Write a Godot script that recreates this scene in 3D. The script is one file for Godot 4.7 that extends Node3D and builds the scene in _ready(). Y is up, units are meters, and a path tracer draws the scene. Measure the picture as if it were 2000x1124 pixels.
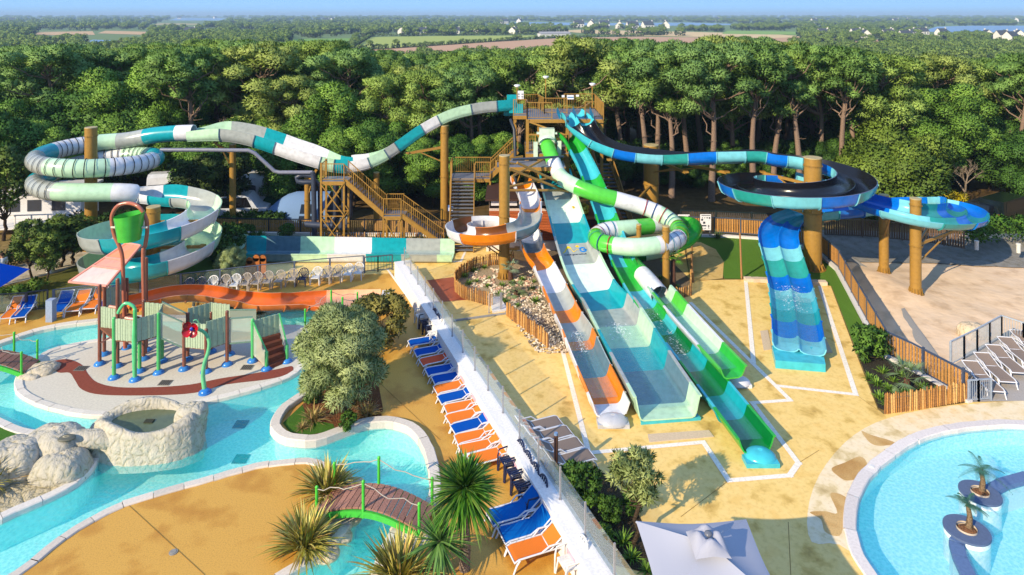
extends Node3D
# A seaside camp-site water park seen from a raised viewpoint. Units are metres; the eye is 15 m above the deck.
const F := 1333.0
const EYE := 15.0
const HOR := 28.0

var M := {}
var rng := RandomNumberGenerator.new()


# a point of the ground (height y) and a point at a given distance, from the survey of the photograph
func g(px: float, py: float, y := 0.0) -> Vector3:
	var z := F * (EYE - y) / (py - HOR)
	return Vector3((px - 1000.0) * z / F, y, -z)


func dp(px: float, py: float, z: float) -> Vector3:
	return Vector3((px - 1000.0) * z / F, EYE - (py - HOR) * z / F, -z)


func ground_poly(px: Array, y := 0.0) -> PackedVector2Array:
	var out := PackedVector2Array()
	for i in range(0, px.size(), 2):
		var p := g(px[i], px[i + 1], y)
		out.append(Vector2(p.x, p.z))
	return out


func smooth_poly(poly: PackedVector2Array, n := 4, closed := true) -> PackedVector2Array:
	var out := PackedVector2Array()
	var k := poly.size()
	for i in (k if closed else k - 1):
		var p0: Vector2 = poly[(i - 1 + k) % k] if closed or i > 0 else poly[i]
		var p1: Vector2 = poly[i]
		var p2: Vector2 = poly[(i + 1) % k]
		var p3: Vector2 = poly[(i + 2) % k] if closed or i + 2 < k else p2
		for j in n:
			out.append(p1.cubic_interpolate(p2, p0, p3, float(j) / n))
	if not closed:
		out.append(poly[k - 1])
	return out


func spline(pts: Array, step := 0.35) -> PackedVector3Array:
	var out := PackedVector3Array()
	var k := pts.size()
	for i in k - 1:
		var p0: Vector3 = pts[maxi(i - 1, 0)]
		var p1: Vector3 = pts[i]
		var p2: Vector3 = pts[i + 1]
		var p3: Vector3 = pts[mini(i + 2, k - 1)]
		var n := maxi(1, int(ceil(p1.distance_to(p2) / step)))
		for j in n:
			out.append(p1.cubic_interpolate(p2, p0, p3, float(j) / n))
	out.append(pts[k - 1])
	return out


func rgb(r: int, gr: int, b: int) -> Color:      # sRGB bytes to a linear vertex colour
	return Color(r / 255.0, gr / 255.0, b / 255.0).srgb_to_linear()


func shade(c: Color, k: float) -> Color:
	return Color(c.r * k, c.g * k, c.b * k)


class MB:
	var v := PackedVector3Array()
	var n := PackedVector3Array()
	var c := PackedColorArray()
	var u := PackedVector2Array()
	var col := Color(1, 1, 1)
	var x := Transform3D()

	func put(p: Vector3, nn: Vector3, uv := Vector2.ZERO) -> void:
		v.append(x * p)
		n.append((x.basis * nn).normalized())
		c.append(col)
		u.append(uv)

	func tri(a: Vector3, b: Vector3, d: Vector3) -> void:     # counter-clockwise seen from outside
		var nn := (b - a).cross(d - a).normalized()
		put(a, nn)
		put(d, nn)
		put(b, nn)

	func quad(a: Vector3, b: Vector3, d: Vector3, e: Vector3) -> void:
		tri(a, b, d)
		tri(a, d, e)

	func quaduv(a: Vector3, b: Vector3, d: Vector3, e: Vector3) -> void:
		var nn := (b - a).cross(d - a).normalized()
		put(a, nn, Vector2(0, 1))
		put(d, nn, Vector2(1, 0))
		put(b, nn, Vector2(1, 1))
		put(a, nn, Vector2(0, 1))
		put(e, nn, Vector2(0, 0))
		put(d, nn, Vector2(1, 0))

	func box(at: Vector3, s: Vector3, b := Basis.IDENTITY) -> void:
		var X := b.x * s.x * 0.5
		var Y := b.y * s.y * 0.5
		var Z := b.z * s.z * 0.5
		quad(at - X + Y + Z, at - X - Y + Z, at + X - Y + Z, at + X + Y + Z)
		quad(at + X + Y - Z, at + X - Y - Z, at - X - Y - Z, at - X + Y - Z)
		quad(at - X + Y - Z, at - X - Y - Z, at - X - Y + Z, at - X + Y + Z)
		quad(at + X + Y + Z, at + X - Y + Z, at + X - Y - Z, at + X + Y - Z)
		quad(at - X + Y - Z, at - X + Y + Z, at + X + Y + Z, at + X + Y - Z)
		quad(at - X - Y + Z, at - X - Y - Z, at + X - Y - Z, at + X - Y + Z)

	func beam(a: Vector3, b: Vector3, w: float, h: float) -> void:      # a bar from a to b, h upwards
		var t := b - a
		var l := t.length()
		if l < 1e-4:
			return
		t /= l
		var up := Vector3.UP if absf(t.y) < 0.98 else Vector3.BACK
		var r := t.cross(up).normalized()
		box((a + b) * 0.5, Vector3(w, h, l), Basis(r, r.cross(t), -t))

	func tube(a: Vector3, b: Vector3, r0: float, r1: float, seg := 8, caps := true) -> void:
		var t := (b - a).normalized()
		var up := Vector3.UP if absf(t.y) < 0.95 else Vector3.RIGHT
		var r := t.cross(up).normalized()
		var q := r.cross(t).normalized()
		for i in seg:
			var a0 := TAU * i / seg
			var a1 := TAU * (i + 1) / seg
			var n0 := r * cos(a0) + q * sin(a0)
			var n1 := r * cos(a1) + q * sin(a1)
			put(a + n0 * r0, n0)
			put(a + n1 * r0, n1)
			put(b + n1 * r1, n1)
			put(a + n0 * r0, n0)
			put(b + n1 * r1, n1)
			put(b + n0 * r1, n0)
			if caps:
				tri(b, b + n1 * r1, b + n0 * r1)
				tri(a, a + n0 * r0, a + n1 * r0)

	func pipe(pts: PackedVector3Array, r0: float, r1 := -1.0, seg := 8) -> void:
		if r1 < 0.0:
			r1 = r0
		var rows := []
		var k := pts.size()
		var r := Vector3.ZERO
		for i in k:
			var t := (pts[mini(i + 1, k - 1)] - pts[maxi(i - 1, 0)]).normalized()
			if i == 0:
				r = t.cross(Vector3.UP if absf(t.y) < 0.95 else Vector3.RIGHT).normalized()
			r = (r - t * r.dot(t)).normalized()
			var q := r.cross(t)
			var row := PackedVector3Array()
			var rad := lerpf(r0, r1, float(i) / maxf(1, k - 1))
			for j in seg + 1:
				var a := TAU * j / seg
				row.append(pts[i] + (r * cos(a) + q * sin(a)) * rad)
			rows.append(row)
		grid(rows, true, true)
		for e in 2:
			var row: PackedVector3Array = rows[0 if e == 0 else k - 1]
			var m: Vector3 = pts[0 if e == 0 else k - 1]
			for j in seg:
				if e == 0:
					tri(m, row[j], row[j + 1])
				else:
					tri(m, row[j + 1], row[j])

	# rows of points joined into a smooth sheet; wrap: the last column repeats the first
	func grid(rows: Array, wrap := false, flip := false) -> void:
		var R := rows.size()
		var C: int = rows[0].size()
		var nn := []
		for i in R:
			var line := PackedVector3Array()
			for j in C:
				var du: Vector3 = rows[mini(i + 1, R - 1)][j] - rows[maxi(i - 1, 0)][j]
				var j0 := j - 1
				var j1 := j + 1
				if wrap:
					if j0 < 0:
						j0 = C - 2
					if j1 > C - 1:
						j1 = 1
				else:
					j0 = maxi(j0, 0)
					j1 = mini(j1, C - 1)
				var dv: Vector3 = rows[i][j1] - rows[i][j0]
				var q := dv.cross(du).normalized()
				line.append(-q if flip else q)
			nn.append(line)
		for i in R - 1:
			for j in C - 1:
				var a: Vector3 = rows[i][j]
				var b: Vector3 = rows[i][j + 1]
				var d: Vector3 = rows[i + 1][j + 1]
				var e: Vector3 = rows[i + 1][j]
				var ua := Vector2(float(j) / (C - 1), float(i) / (R - 1))
				var ub := Vector2(float(j + 1) / (C - 1), float(i) / (R - 1))
				var ud := Vector2(float(j + 1) / (C - 1), float(i + 1) / (R - 1))
				var ue := Vector2(float(j) / (C - 1), float(i + 1) / (R - 1))
				if flip:
					put(a, nn[i][j], ua)
					put(b, nn[i][j + 1], ub)
					put(d, nn[i + 1][j + 1], ud)
					put(a, nn[i][j], ua)
					put(d, nn[i + 1][j + 1], ud)
					put(e, nn[i + 1][j], ue)
				else:
					put(a, nn[i][j], ua)
					put(d, nn[i + 1][j + 1], ud)
					put(b, nn[i][j + 1], ub)
					put(a, nn[i][j], ua)
					put(e, nn[i + 1][j], ue)
					put(d, nn[i + 1][j + 1], ud)

	func ball(at: Vector3, s: Vector3, su := 10, sv := 6, from := -PI / 2) -> void:
		var rows := []
		for i in sv + 1:
			var p := lerpf(from, PI / 2, float(i) / sv)
			var row := PackedVector3Array()
			for j in su + 1:
				var a := TAU * j / su
				row.append(at + Vector3(cos(p) * cos(a) * s.x, sin(p) * s.y, cos(p) * sin(a) * s.z))
			rows.append(row)
		grid(rows, true)

	func plate(poly: PackedVector2Array, y: float) -> void:       # a flat face looking up
		var t := Geometry2D.triangulate_polygon(poly)
		for i in range(0, t.size(), 3):
			var a := poly[t[i]]
			var b := poly[t[i + 1]]
			var d := poly[t[i + 2]]
			if (b - a).cross(d - a) > 0.0:
				var s := b
				b = d
				d = s
			tri(Vector3(a.x, y, a.y), Vector3(b.x, y, b.y), Vector3(d.x, y, d.y))

	func slab(poly: PackedVector2Array, y0: float, y1: float) -> void:      # an upright prism
		plate(poly, y1)
		var cw := Geometry2D.is_polygon_clockwise(poly)
		for i in poly.size():
			var a := poly[i]
			var b := poly[(i + 1) % poly.size()]
			if cw:
				var s := a
				a = b
				b = s
			quad(Vector3(b.x, y0, b.y), Vector3(a.x, y0, a.y), Vector3(a.x, y1, a.y), Vector3(b.x, y1, b.y))

	func mesh() -> ArrayMesh:
		var a := []
		a.resize(Mesh.ARRAY_MAX)
		a[Mesh.ARRAY_VERTEX] = v
		a[Mesh.ARRAY_NORMAL] = n
		a[Mesh.ARRAY_COLOR] = c
		a[Mesh.ARRAY_TEX_UV] = u
		var m := ArrayMesh.new()
		m.add_surface_from_arrays(Mesh.PRIMITIVE_TRIANGLES, a)
		return m


var used := {}


func numbered(called: String) -> String:
	if not used.has(called):
		used[called] = 0
		return called
	used[called] += 1
	return "%s_%03d" % [called, used[called]]


func thing(called: String, label: String, category: String, at := Vector3.ZERO, turn := 0.0, group := "") -> Node3D:
	var o := Node3D.new()
	o.name = numbered(called)
	add_child(o)
	o.position = at
	o.rotation.y = turn
	o.set_meta("label", label)
	o.set_meta("category", category)
	if group:
		o.set_meta("group", group)
	return o


func part(called: String, mb, mat: Material, parent: Node) -> MeshInstance3D:
	var o := MeshInstance3D.new()
	o.name = called
	o.mesh = mb.mesh() if mb is MB else mb
	o.material_override = mat
	parent.add_child(o, true)
	if o.name.contains("@") or true:
		var k := 0
		var want := called
		for s in parent.get_children():
			if s != o and (s.name == want or s.name.begins_with(called + "_0")):
				k += 1
		if k > 0:
			o.name = "%s_%03d" % [called, k]
	return o


func solo(called: String, mb: MB, mat: Material, label: String, category: String, group := "") -> MeshInstance3D:
	var o := MeshInstance3D.new()
	o.name = numbered(called)
	o.mesh = mb.mesh()
	o.material_override = mat
	add_child(o)
	o.set_meta("label", label)
	o.set_meta("category", category)
	if group:
		o.set_meta("group", group)
	return o


func struct(called: String, mb: MB, mat: Material, kind := "structure") -> MeshInstance3D:
	var o := MeshInstance3D.new()
	o.name = numbered(called)
	o.mesh = mb.mesh()
	o.material_override = mat
	o.set_meta("kind", kind)
	o.set_meta("label", called.replace("_", " ") + " of the water park")
	o.set_meta("category", called.replace("_", " "))
	add_child(o)
	return o


func dup(o: Node3D, at: Vector3, turn: float, label: String, group := "") -> Node3D:
	var r: Node3D = o.duplicate()
	r.name = numbered(String(o.name).rstrip("0123456789").trim_suffix("_"))
	add_child(r)
	r.position = at
	r.rotation.y = turn
	r.set_meta("label", label)
	if group:
		r.set_meta("group", group)
	return r


# a flat region: outer polygons less holes, cut into cells so that holes need no bridges
func region(mb: MB, outer: PackedVector2Array, holes: Array, y: float, cell := 1.5) -> void:
	var lo := outer[0]
	var hi := outer[0]
	for p in outer:
		lo = lo.min(p)
		hi = hi.max(p)
	var near := []
	for h in holes:
		var a: Vector2 = h[0]
		var b: Vector2 = h[0]
		for p in h:
			a = a.min(p)
			b = b.max(p)
		near.append(Rect2(a, b - a))
	var nx := int(ceil((hi.x - lo.x) / cell))
	var ny := int(ceil((hi.y - lo.y) / cell))
	for i in nx:
		for j in ny:
			var r := Rect2(lo + Vector2(i, j) * cell, Vector2(cell, cell))
			var sq := PackedVector2Array([r.position, r.position + Vector2(cell, 0), r.end, r.position + Vector2(0, cell)])
			var got: Array = Geometry2D.intersect_polygons(sq, outer)
			for k in holes.size():
				if got.is_empty() or not near[k].intersects(r):
					continue
				var rest := []
				for p in got:
					rest.append_array(Geometry2D.clip_polygons(p, holes[k]))
				got = rest
			for p in got:
				if p.size() >= 3:
					mb.plate(p, y)


# ---------------------------------------------------------------- materials
func ramp(stops: Array) -> Gradient:
	var gr := Gradient.new()
	var o := PackedFloat32Array()
	var c := PackedColorArray()
	for s in stops:
		o.append(s[0])
		c.append(s[1])
	gr.offsets = o
	gr.colors = c
	return gr


func noise_tex(freq: float, stops: Array, size := 512, seed_ := 1, kind := FastNoiseLite.TYPE_SIMPLEX_SMOOTH, oct := 4, warp := 0.0) -> NoiseTexture2D:
	var f := FastNoiseLite.new()
	f.seed = seed_
	f.noise_type = kind
	f.frequency = freq
	f.fractal_octaves = oct
	if warp > 0.0:
		f.domain_warp_enabled = true
		f.domain_warp_amplitude = warp
		f.domain_warp_frequency = freq
	var t := NoiseTexture2D.new()
	t.width = size
	t.height = size
	t.seamless = true
	t.noise = f
	if stops:
		t.color_ramp = ramp(stops)
	return t


func height_tex(freq: float, size := 512, seed_ := 1, kind := FastNoiseLite.TYPE_SIMPLEX_SMOOTH, oct := 4) -> NoiseTexture2D:
	return noise_tex(freq, [], size, seed_, kind, oct)


func grey(a: float) -> Color:
	return Color(a, a, a)


func mat(key: String, rough: float, metal := 0.0, spec := 0.5) -> StandardMaterial3D:
	var m := StandardMaterial3D.new()
	m.resource_name = key
	m.vertex_color_use_as_albedo = true
	m.roughness = rough
	m.metallic = metal
	m.metallic_specular = spec
	M[key] = m
	return m


func tri_map(m: StandardMaterial3D, tex: Texture2D, scale: float, bump: Texture2D = null, bump_cm := 0.0) -> void:
	m.albedo_texture = tex
	m.uv1_triplanar = true
	m.uv1_world_triplanar = true
	m.uv1_scale = Vector3.ONE * scale
	if bump:
		m.heightmap_enabled = true
		m.heightmap_texture = bump
		m.heightmap_scale = bump_cm


func detail_map(m: StandardMaterial3D, tex: Texture2D, scale: float) -> void:
	m.detail_enabled = true
	m.detail_albedo = tex
	m.detail_blend_mode = BaseMaterial3D.BLEND_MODE_MUL
	m.detail_uv_layer = BaseMaterial3D.DETAIL_UV_2
	m.uv2_triplanar = true
	m.uv2_world_triplanar = true
	m.uv2_scale = Vector3.ONE * scale


func make_materials() -> void:
	var soft := noise_tex(0.012, [[0.0, grey(0.86)], [0.5, grey(0.95)], [1.0, grey(1.0)]], 512, 3)
	var fine := noise_tex(0.03, [[0.0, grey(0.86)], [0.5, grey(0.96)], [1.0, grey(1.0)]], 512, 4)
	var grit := height_tex(0.2, 512, 5, FastNoiseLite.TYPE_SIMPLEX, 3)
	var m := mat("plastic", 0.24, 0.0, 0.5)
	tri_map(m, soft, 0.35)
	m = mat("paint", 0.42)
	tri_map(m, soft, 0.6)
	m = mat("matte", 0.85, 0.0, 0.3)
	tri_map(m, fine, 0.5)
	m = mat("fabric", 0.9, 0.0, 0.2)
	tri_map(m, noise_tex(0.25, [[0.0, grey(0.82)], [1.0, grey(1.0)]], 256, 6), 1.6)
	m = mat("steel", 0.35, 0.8)
	m = mat("wood", 0.75, 0.0, 0.3)
	tri_map(m, noise_tex(0.03, [[0.0, grey(0.62)], [0.4, grey(0.85)], [1.0, grey(1.0)]], 512, 7, FastNoiseLite.TYPE_SIMPLEX_SMOOTH, 5), 0.9)
	m = mat("bark", 0.95, 0.0, 0.1)
	tri_map(m, noise_tex(0.05, [[0.0, grey(0.45)], [0.45, grey(0.8)], [1.0, grey(1.0)]], 512, 8, FastNoiseLite.TYPE_CELLULAR, 3), 0.8, height_tex(0.05, 512, 8, FastNoiseLite.TYPE_CELLULAR, 3), 4.0)
	m = mat("leaf", 0.6, 0.0, 0.35)
	m.backlight_enabled = true
	m.backlight = Color(0.42, 0.5, 0.2)
	m = mat("rock", 0.9, 0.0, 0.25)
	var crack := noise_tex(0.006, [[0.0, Color(0.97, 0.96, 0.93)], [0.55, Color(0.93, 0.92, 0.88)], [0.78, Color(0.84, 0.83, 0.76)], [0.92, Color(0.66, 0.65, 0.56)], [1.0, Color(0.4, 0.39, 0.33)]], 1024, 29)
	(crack.noise as FastNoiseLite).fractal_type = FastNoiseLite.FRACTAL_RIDGED
	var crack_h := noise_tex(0.006, [], 1024, 29)
	(crack_h.noise as FastNoiseLite).fractal_type = FastNoiseLite.FRACTAL_RIDGED
	tri_map(m, crack, 0.42, crack_h, 5.0)
	m.heightmap_flip_texture = true
	m = mat("stone", 0.85, 0.0, 0.3)
	tri_map(m, noise_tex(0.05, [[0.0, grey(0.9)], [1.0, grey(1.0)]], 512, 11), 0.35, grit, 0.1)
	# resin concrete of the two decks: worn pale patches, damp patches, fine grit
	m = mat("deck_amber", 0.55, 0.0, 0.45)
	tri_map(m, noise_tex(0.0075, [[0.0, Color(0.86, 0.78, 0.64)], [0.34, Color(0.95, 0.92, 0.86)], [0.5, Color(1, 1, 1)], [0.8, Color(1.0, 1.0, 1.0)]], 1024, 12, FastNoiseLite.TYPE_SIMPLEX_SMOOTH, 5, 30.0), 0.075)
	detail_map(m, noise_tex(0.05, [[0.0, grey(0.84)], [0.5, grey(0.97)], [1.0, grey(1.0)]], 1024, 13), 0.35)
	m = mat("deck_sand", 0.6, 0.0, 0.4)
	tri_map(m, noise_tex(0.009, [[0.0, Color(0.76, 0.72, 0.6)], [0.2, Color(0.88, 0.85, 0.74)], [0.36, Color(0.98, 0.97, 0.92)], [0.6, Color(1, 1, 1)], [1.0, Color(0.96, 0.92, 0.82)]], 1024, 14, FastNoiseLite.TYPE_SIMPLEX_SMOOTH, 5, 40.0), 0.085)
	detail_map(m, noise_tex(0.022, [[0.0, Color(0.92, 0.9, 0.84)], [0.45, Color(0.99, 0.985, 0.97)], [1.0, grey(1.0)]], 1024, 15, FastNoiseLite.TYPE_SIMPLEX_SMOOTH, 6, 20.0), 0.21)
	m = mat("ground", 0.95, 0.0, 0.2)
	tri_map(m, noise_tex(0.012, [[0.0, Color(0.78, 0.76, 0.7)], [0.4, Color(0.92, 0.91, 0.88)], [1.0, Color(1, 1, 1)]], 1024, 16, FastNoiseLite.TYPE_SIMPLEX_SMOOTH, 6, 20.0), 0.11, height_tex(0.04, 512, 17), 3.0)
	detail_map(m, noise_tex(0.07, [[0.0, grey(0.8)], [0.5, grey(0.97)], [1.0, grey(1.0)]], 512, 18, FastNoiseLite.TYPE_SIMPLEX, 4), 0.37)
	m = mat("sand", 0.95, 0.0, 0.2)
	tri_map(m, noise_tex(0.01, [[0.0, Color(0.82, 0.79, 0.75)], [0.4, Color(0.95, 0.94, 0.92)], [1.0, Color(1, 1, 1)]], 1024, 26, FastNoiseLite.TYPE_SIMPLEX_SMOOTH, 6, 30.0), 0.06, height_tex(0.06, 512, 27), 2.0)
	m = mat("gravel", 0.95, 0.0, 0.2)
	tri_map(m, noise_tex(0.06, [[0.0, Color(0.55, 0.52, 0.48)], [0.5, Color(0.88, 0.84, 0.78)], [1.0, Color(1, 0.98, 0.94)]], 512, 19, FastNoiseLite.TYPE_CELLULAR, 2), 0.7, height_tex(0.06, 512, 19, FastNoiseLite.TYPE_CELLULAR, 2), 5.0)
	m = mat("turf", 0.9, 0.0, 0.2)
	tri_map(m, noise_tex(0.09, [[0.0, grey(0.68)], [0.5, grey(0.9)], [1.0, grey(1.0)]], 512, 20, FastNoiseLite.TYPE_SIMPLEX, 4), 0.5, height_tex(0.25, 512, 21, FastNoiseLite.TYPE_SIMPLEX, 3), 4.0)
	# pool: pale liner under turquoise water
	m = mat("liner", 0.5, 0.0, 0.3)
	tri_map(m, noise_tex(0.028, [[0.0, Color(0.78, 0.88, 0.9)], [0.45, Color(0.93, 0.97, 0.97)], [0.62, Color(1, 1, 1)], [1.0, Color(1, 1, 1)]], 1024, 22, FastNoiseLite.TYPE_CELLULAR, 2, 12.0), 0.3)
	m = mat("water", 0.05, 0.0, 0.5)
	m.transparency = BaseMaterial3D.TRANSPARENCY_ALPHA
	m.albedo_color = Color(1, 1, 1, 0.3)
	m.normal_enabled = true
	m.normal_texture = noise_tex(0.02, [], 1024, 23, FastNoiseLite.TYPE_SIMPLEX_SMOOTH, 4)
	m.normal_texture.as_normal_map = true
	m.normal_texture.bump_strength = 6.0
	m.normal_scale = 0.6
	m.uv1_triplanar = true
	m.uv1_world_triplanar = true
	m.uv1_scale = Vector3.ONE * 0.22
	m = mat("thin_water", 0.04, 0.0, 0.5)
	m.transparency = BaseMaterial3D.TRANSPARENCY_ALPHA
	m.albedo_color = Color(1, 1, 1, 0.1)
	m.normal_enabled = true
	m.normal_texture = M.water.normal_texture
	m.normal_scale = 0.8
	m.uv1_triplanar = true
	m.uv1_world_triplanar = true
	m.uv1_scale = Vector3.ONE * 0.4
	m = mat("glass", 0.05, 0.0, 0.5)
	m.vertex_color_use_as_albedo = false
	m.transparency = BaseMaterial3D.TRANSPARENCY_ALPHA
	m.albedo_color = Color(0.75, 0.85, 0.85, 0.07)
	m = mat("frosted", 0.1, 0.0, 0.5)
	m.vertex_color_use_as_albedo = false
	m.transparency = BaseMaterial3D.TRANSPARENCY_ALPHA
	m.albedo_color = Color(0.78, 0.83, 0.76, 0.5)
	m = mat("dark_glass", 0.08, 0.0, 0.6)


func _ready() -> void:
	var cam := Camera3D.new()
	cam.name = "camera"
	cam.projection = Camera3D.PROJECTION_FRUSTUM
	cam.near = 0.5
	cam.far = 40000.0
	cam.keep_aspect = Camera3D.KEEP_HEIGHT
	cam.size = 0.5 * 1124.0 / F
	cam.frustum_offset = Vector2(0, -0.5 * (562.0 - HOR) / F)
	cam.position = Vector3(0, EYE, 0)
	add_child(cam)
	cam.current = true
	var env := WorldEnvironment.new()
	env.name = "environment"
	var e := Environment.new()
	e.background_mode = Environment.BG_SKY
	var sky := ProceduralSkyMaterial.new()
	sky.sky_top_color = Color(0.45, 0.58, 0.78)
	sky.sky_horizon_color = Color(0.52, 0.69, 0.86)
	sky.sky_curve = 0.2
	sky.ground_horizon_color = Color(0.56, 0.68, 0.74)
	sky.ground_bottom_color = Color(0.25, 0.28, 0.2)
	sky.sun_angle_max = 12.0
	e.sky = Sky.new()
	e.sky.sky_material = sky
	e.background_energy_multiplier = 1.15
	e.tonemap_mode = Environment.TONE_MAPPER_LINEAR
	e.tonemap_exposure = 1.45
	e.sdfgi_enabled = true
	e.ssao_enabled = true
	e.ssil_enabled = true
	e.fog_enabled = true
	e.fog_density = 0.00022
	e.fog_light_color = Color(0.72, 0.84, 0.95)
	env.environment = e
	add_child(env)
	var sun := DirectionalLight3D.new()
	sun.name = "sun"
	sun.light_energy = 1.5
	sun.light_color = Color(1.0, 0.93, 0.8)
	sun.light_angular_distance = 0.5
	sun.shadow_enabled = true
	add_child(sun)
	var el := deg_to_rad(27.0)
	sun.look_at_from_position(Vector3.ZERO, Vector3(0.695 * cos(el), -sin(el), -0.72 * cos(el)))
	rng.seed = 20240811
	make_materials()
	build_ground()
	build_pools()
	build_far_land()
	build_forest()
	build_walls_and_fences()
	build_tower()
	build_slides()
	build_kids_area()
	build_buildings()
	build_furniture()
	build_planting()
	build_details()


# ---------------------------------------------------------------- the ground and the pools
var river_outer: PackedVector2Array
var isle_kids: PackedVector2Array
var isle_amber: PackedVector2Array
var west_bank: PackedVector2Array
var big_pool: PackedVector2Array
var dirt_edge: PackedVector2Array
const WALL_A := Vector2(-6.72, -39.0)       # west foot of the white wall, far and near end
const WALL_B := Vector2(2.9, -15.0)


func offset_poly(p: PackedVector2Array, by: float) -> PackedVector2Array:
	var r := Geometry2D.offset_polygon(p, by, Geometry2D.JOIN_ROUND)
	return r[0] if r.size() else p


func ccw(p: PackedVector2Array) -> PackedVector2Array:
	if Geometry2D.is_polygon_clockwise(p):
		p.reverse()
	return p


const LOW := -8.0


func dist_to(line: PackedVector2Array, p: Vector2) -> float:
	var best := 1e9
	for i in line.size() - 1:
		best = minf(best, Geometry2D.get_closest_point_to_segment(p, line[i], line[i + 1]).distance_to(p))
	return best


func land_y(z: float) -> float:      # the land falls away behind the wood
	return lerpf(-0.04, LOW, smoothstep(62.0, 170.0, z))


func build_ground() -> void:
	river_outer = ccw(smooth_poly(ground_poly([-130, 692, -40, 677, 0, 670, 50, 652, 101, 639, 186, 627, 300, 620, 400, 622, 478, 622, 529, 606, 587, 600, 640, 599, 690, 606, 718, 623, 718, 645, 690, 678, 650, 722, 612, 762, 560, 797, 538, 828, 543, 848, 575, 862, 622, 862, 668, 845, 712, 830, 762, 827, 802, 839, 826, 863, 843, 902, 850, 950, 845, 985, 820, 1012, 788, 1032, 764, 1062, 746, 1100, 735, 1150, 720, 1250, 400, 1420, -500, 1420, -400, 1000]), 4))
	isle_kids = ccw(smooth_poly(ground_poly([28, 748, 40, 725, 68, 703, 101, 682, 186, 664, 300, 652, 420, 646, 500, 641, 560, 636, 598, 640, 612, 660, 604, 690, 592, 718, 560, 740, 480, 766, 400, 786, 300, 806, 180, 812, 110, 801, 60, 785, 34, 768]), 4))
	isle_amber = ccw(smooth_poly(ground_poly([-60, 1190, 40, 1112, 110, 1055, 160, 1022, 240, 982, 330, 955, 420, 930, 500, 908, 560, 900, 610, 898, 650, 915, 680, 940, 692, 968, 692, 1000, 680, 1035, 650, 1070, 610, 1098, 560, 1126, 490, 1180, 380, 1290, 100, 1330]), 4))
	west_bank = ccw(smooth_poly(ground_poly([-300, 780, -60, 800, 0, 820, 40, 838, 95, 848, 150, 866, 188, 876, 187, 905, 150, 945, 90, 977, 30, 1002, -60, 1032, -330, 1040]), 4))
	var wp := g(1668, 1062)
	var pts := [g(1700, 1124), wp, g(1660, 1010), g(1676, 952), g(1720, 900), g(1800, 851), g(1900, 832), g(2000, 829)]
	var pp := PackedVector2Array()
	for q in pts:
		pp.append(Vector2(q.x, q.z))
	pp.append_array([Vector2(22.0, -24.4), Vector2(25.6, -21.5), Vector2(26.6, -17.5), Vector2(25, -13.5), Vector2(21, -10.5), Vector2(16, -10.2), Vector2(11.6, -12.6), Vector2(9.9, -15.6)])
	big_pool = ccw(smooth_poly(pp, 6))
	var hole_b := ccw(ground_poly([1480, 460, 1560, 476, 1604, 496, 1638, 528, 1667, 583, 1702, 648, 1728, 695, 1812, 738, 1835, 726, 1857, 716, 1909, 690, 1957, 661, 2000, 676, 2130, 720, 2300, 700, 2300, 455, 1480, 453]))
	dirt_edge = hole_b
	var holes := [river_outer, big_pool]
	var isles := [isle_kids, isle_amber, west_bank]

	var mb := MB.new()
	mb.col = rgb(150, 128, 84)
	region(mb, PackedVector2Array([Vector2(-62, -50), Vector2(62, -50), Vector2(62, -10), Vector2(-62, -10)]), [river_outer, big_pool, hole_b], -0.03, 2.0)
	struct("ground", mb, M.ground)

	# amber deck left of the wall
	mb = MB.new()
	mb.col = rgb(213, 162, 70)
	var left := ground_poly([-900, 1500, -500, 670, 0, 614, 95, 604, 180, 593, 260, 580, 330, 572, 397, 564, 467, 556, 535, 548, 601, 541, 710, 532, 772, 527])
	left.append_array([WALL_A + Vector2(0.1, 0), WALL_B + Vector2(0.1, 0), Vector2(3.0, -10), Vector2(-20, -10)])
	region(mb, ccw(left), holes, 0.0, 1.5)
	struct("amber_deck", mb, M.deck_amber)
	mb = MB.new()
	mb.col = rgb(214, 163, 72)
	mb.slab(isle_amber, -0.9, 0.0)
	struct("amber_island_ground", mb, M.deck_amber)
	mb = MB.new()
	mb.col = rgb(214, 206, 190)
	mb.slab(isle_kids, -0.9, 0.0)
	struct("splash_island_ground", mb, M.stone)
	mb = MB.new()
	mb.col = rgb(196, 184, 160)
	mb.slab(west_bank, -0.9, -0.02)
	struct("west_bank_ground", mb, M.rock)
	# sandy deck right of the wall
	mb = MB.new()
	mb.col = rgb(240, 205, 128)
	var right := PackedVector2Array([WALL_B + Vector2(0.5, 0), WALL_A + Vector2(0.5, 0)])
	right.append_array(ground_poly([772, 534, 440, 549, 430, 500, 885, 497, 890, 448, 1330, 448, 1348, 548, 1480, 546, 1600, 556, 1623, 559, 1673, 692, 1715, 800, 1727, 810, 1900, 786, 2300, 776, 2600, 1100]))
	right.append_array([Vector2(30, -10), Vector2(3.5, -10)])
	region(mb, ccw(right), [big_pool], 0.004, 1.5)
	struct("sandy_deck", mb, M.deck_sand)
	# paler band round the big pool, damp patches on it
	mb = MB.new()
	mb.col = rgb(240, 220, 186)
	var band := ground_poly([1700, 1120, 1640, 1065, 1586, 1060, 1578, 1000, 1600, 930, 1650, 866, 1712, 826, 1800, 802, 1900, 790, 2060, 786, 2060, 860, 1660, 1150])
	region(mb, ccw(smooth_poly(band, 3)), [big_pool], 0.008, 1.0)
	struct("pool_surround_path", mb, M.deck_sand)
	mb = MB.new()
	mb.col = rgb(212, 172, 108)
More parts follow.
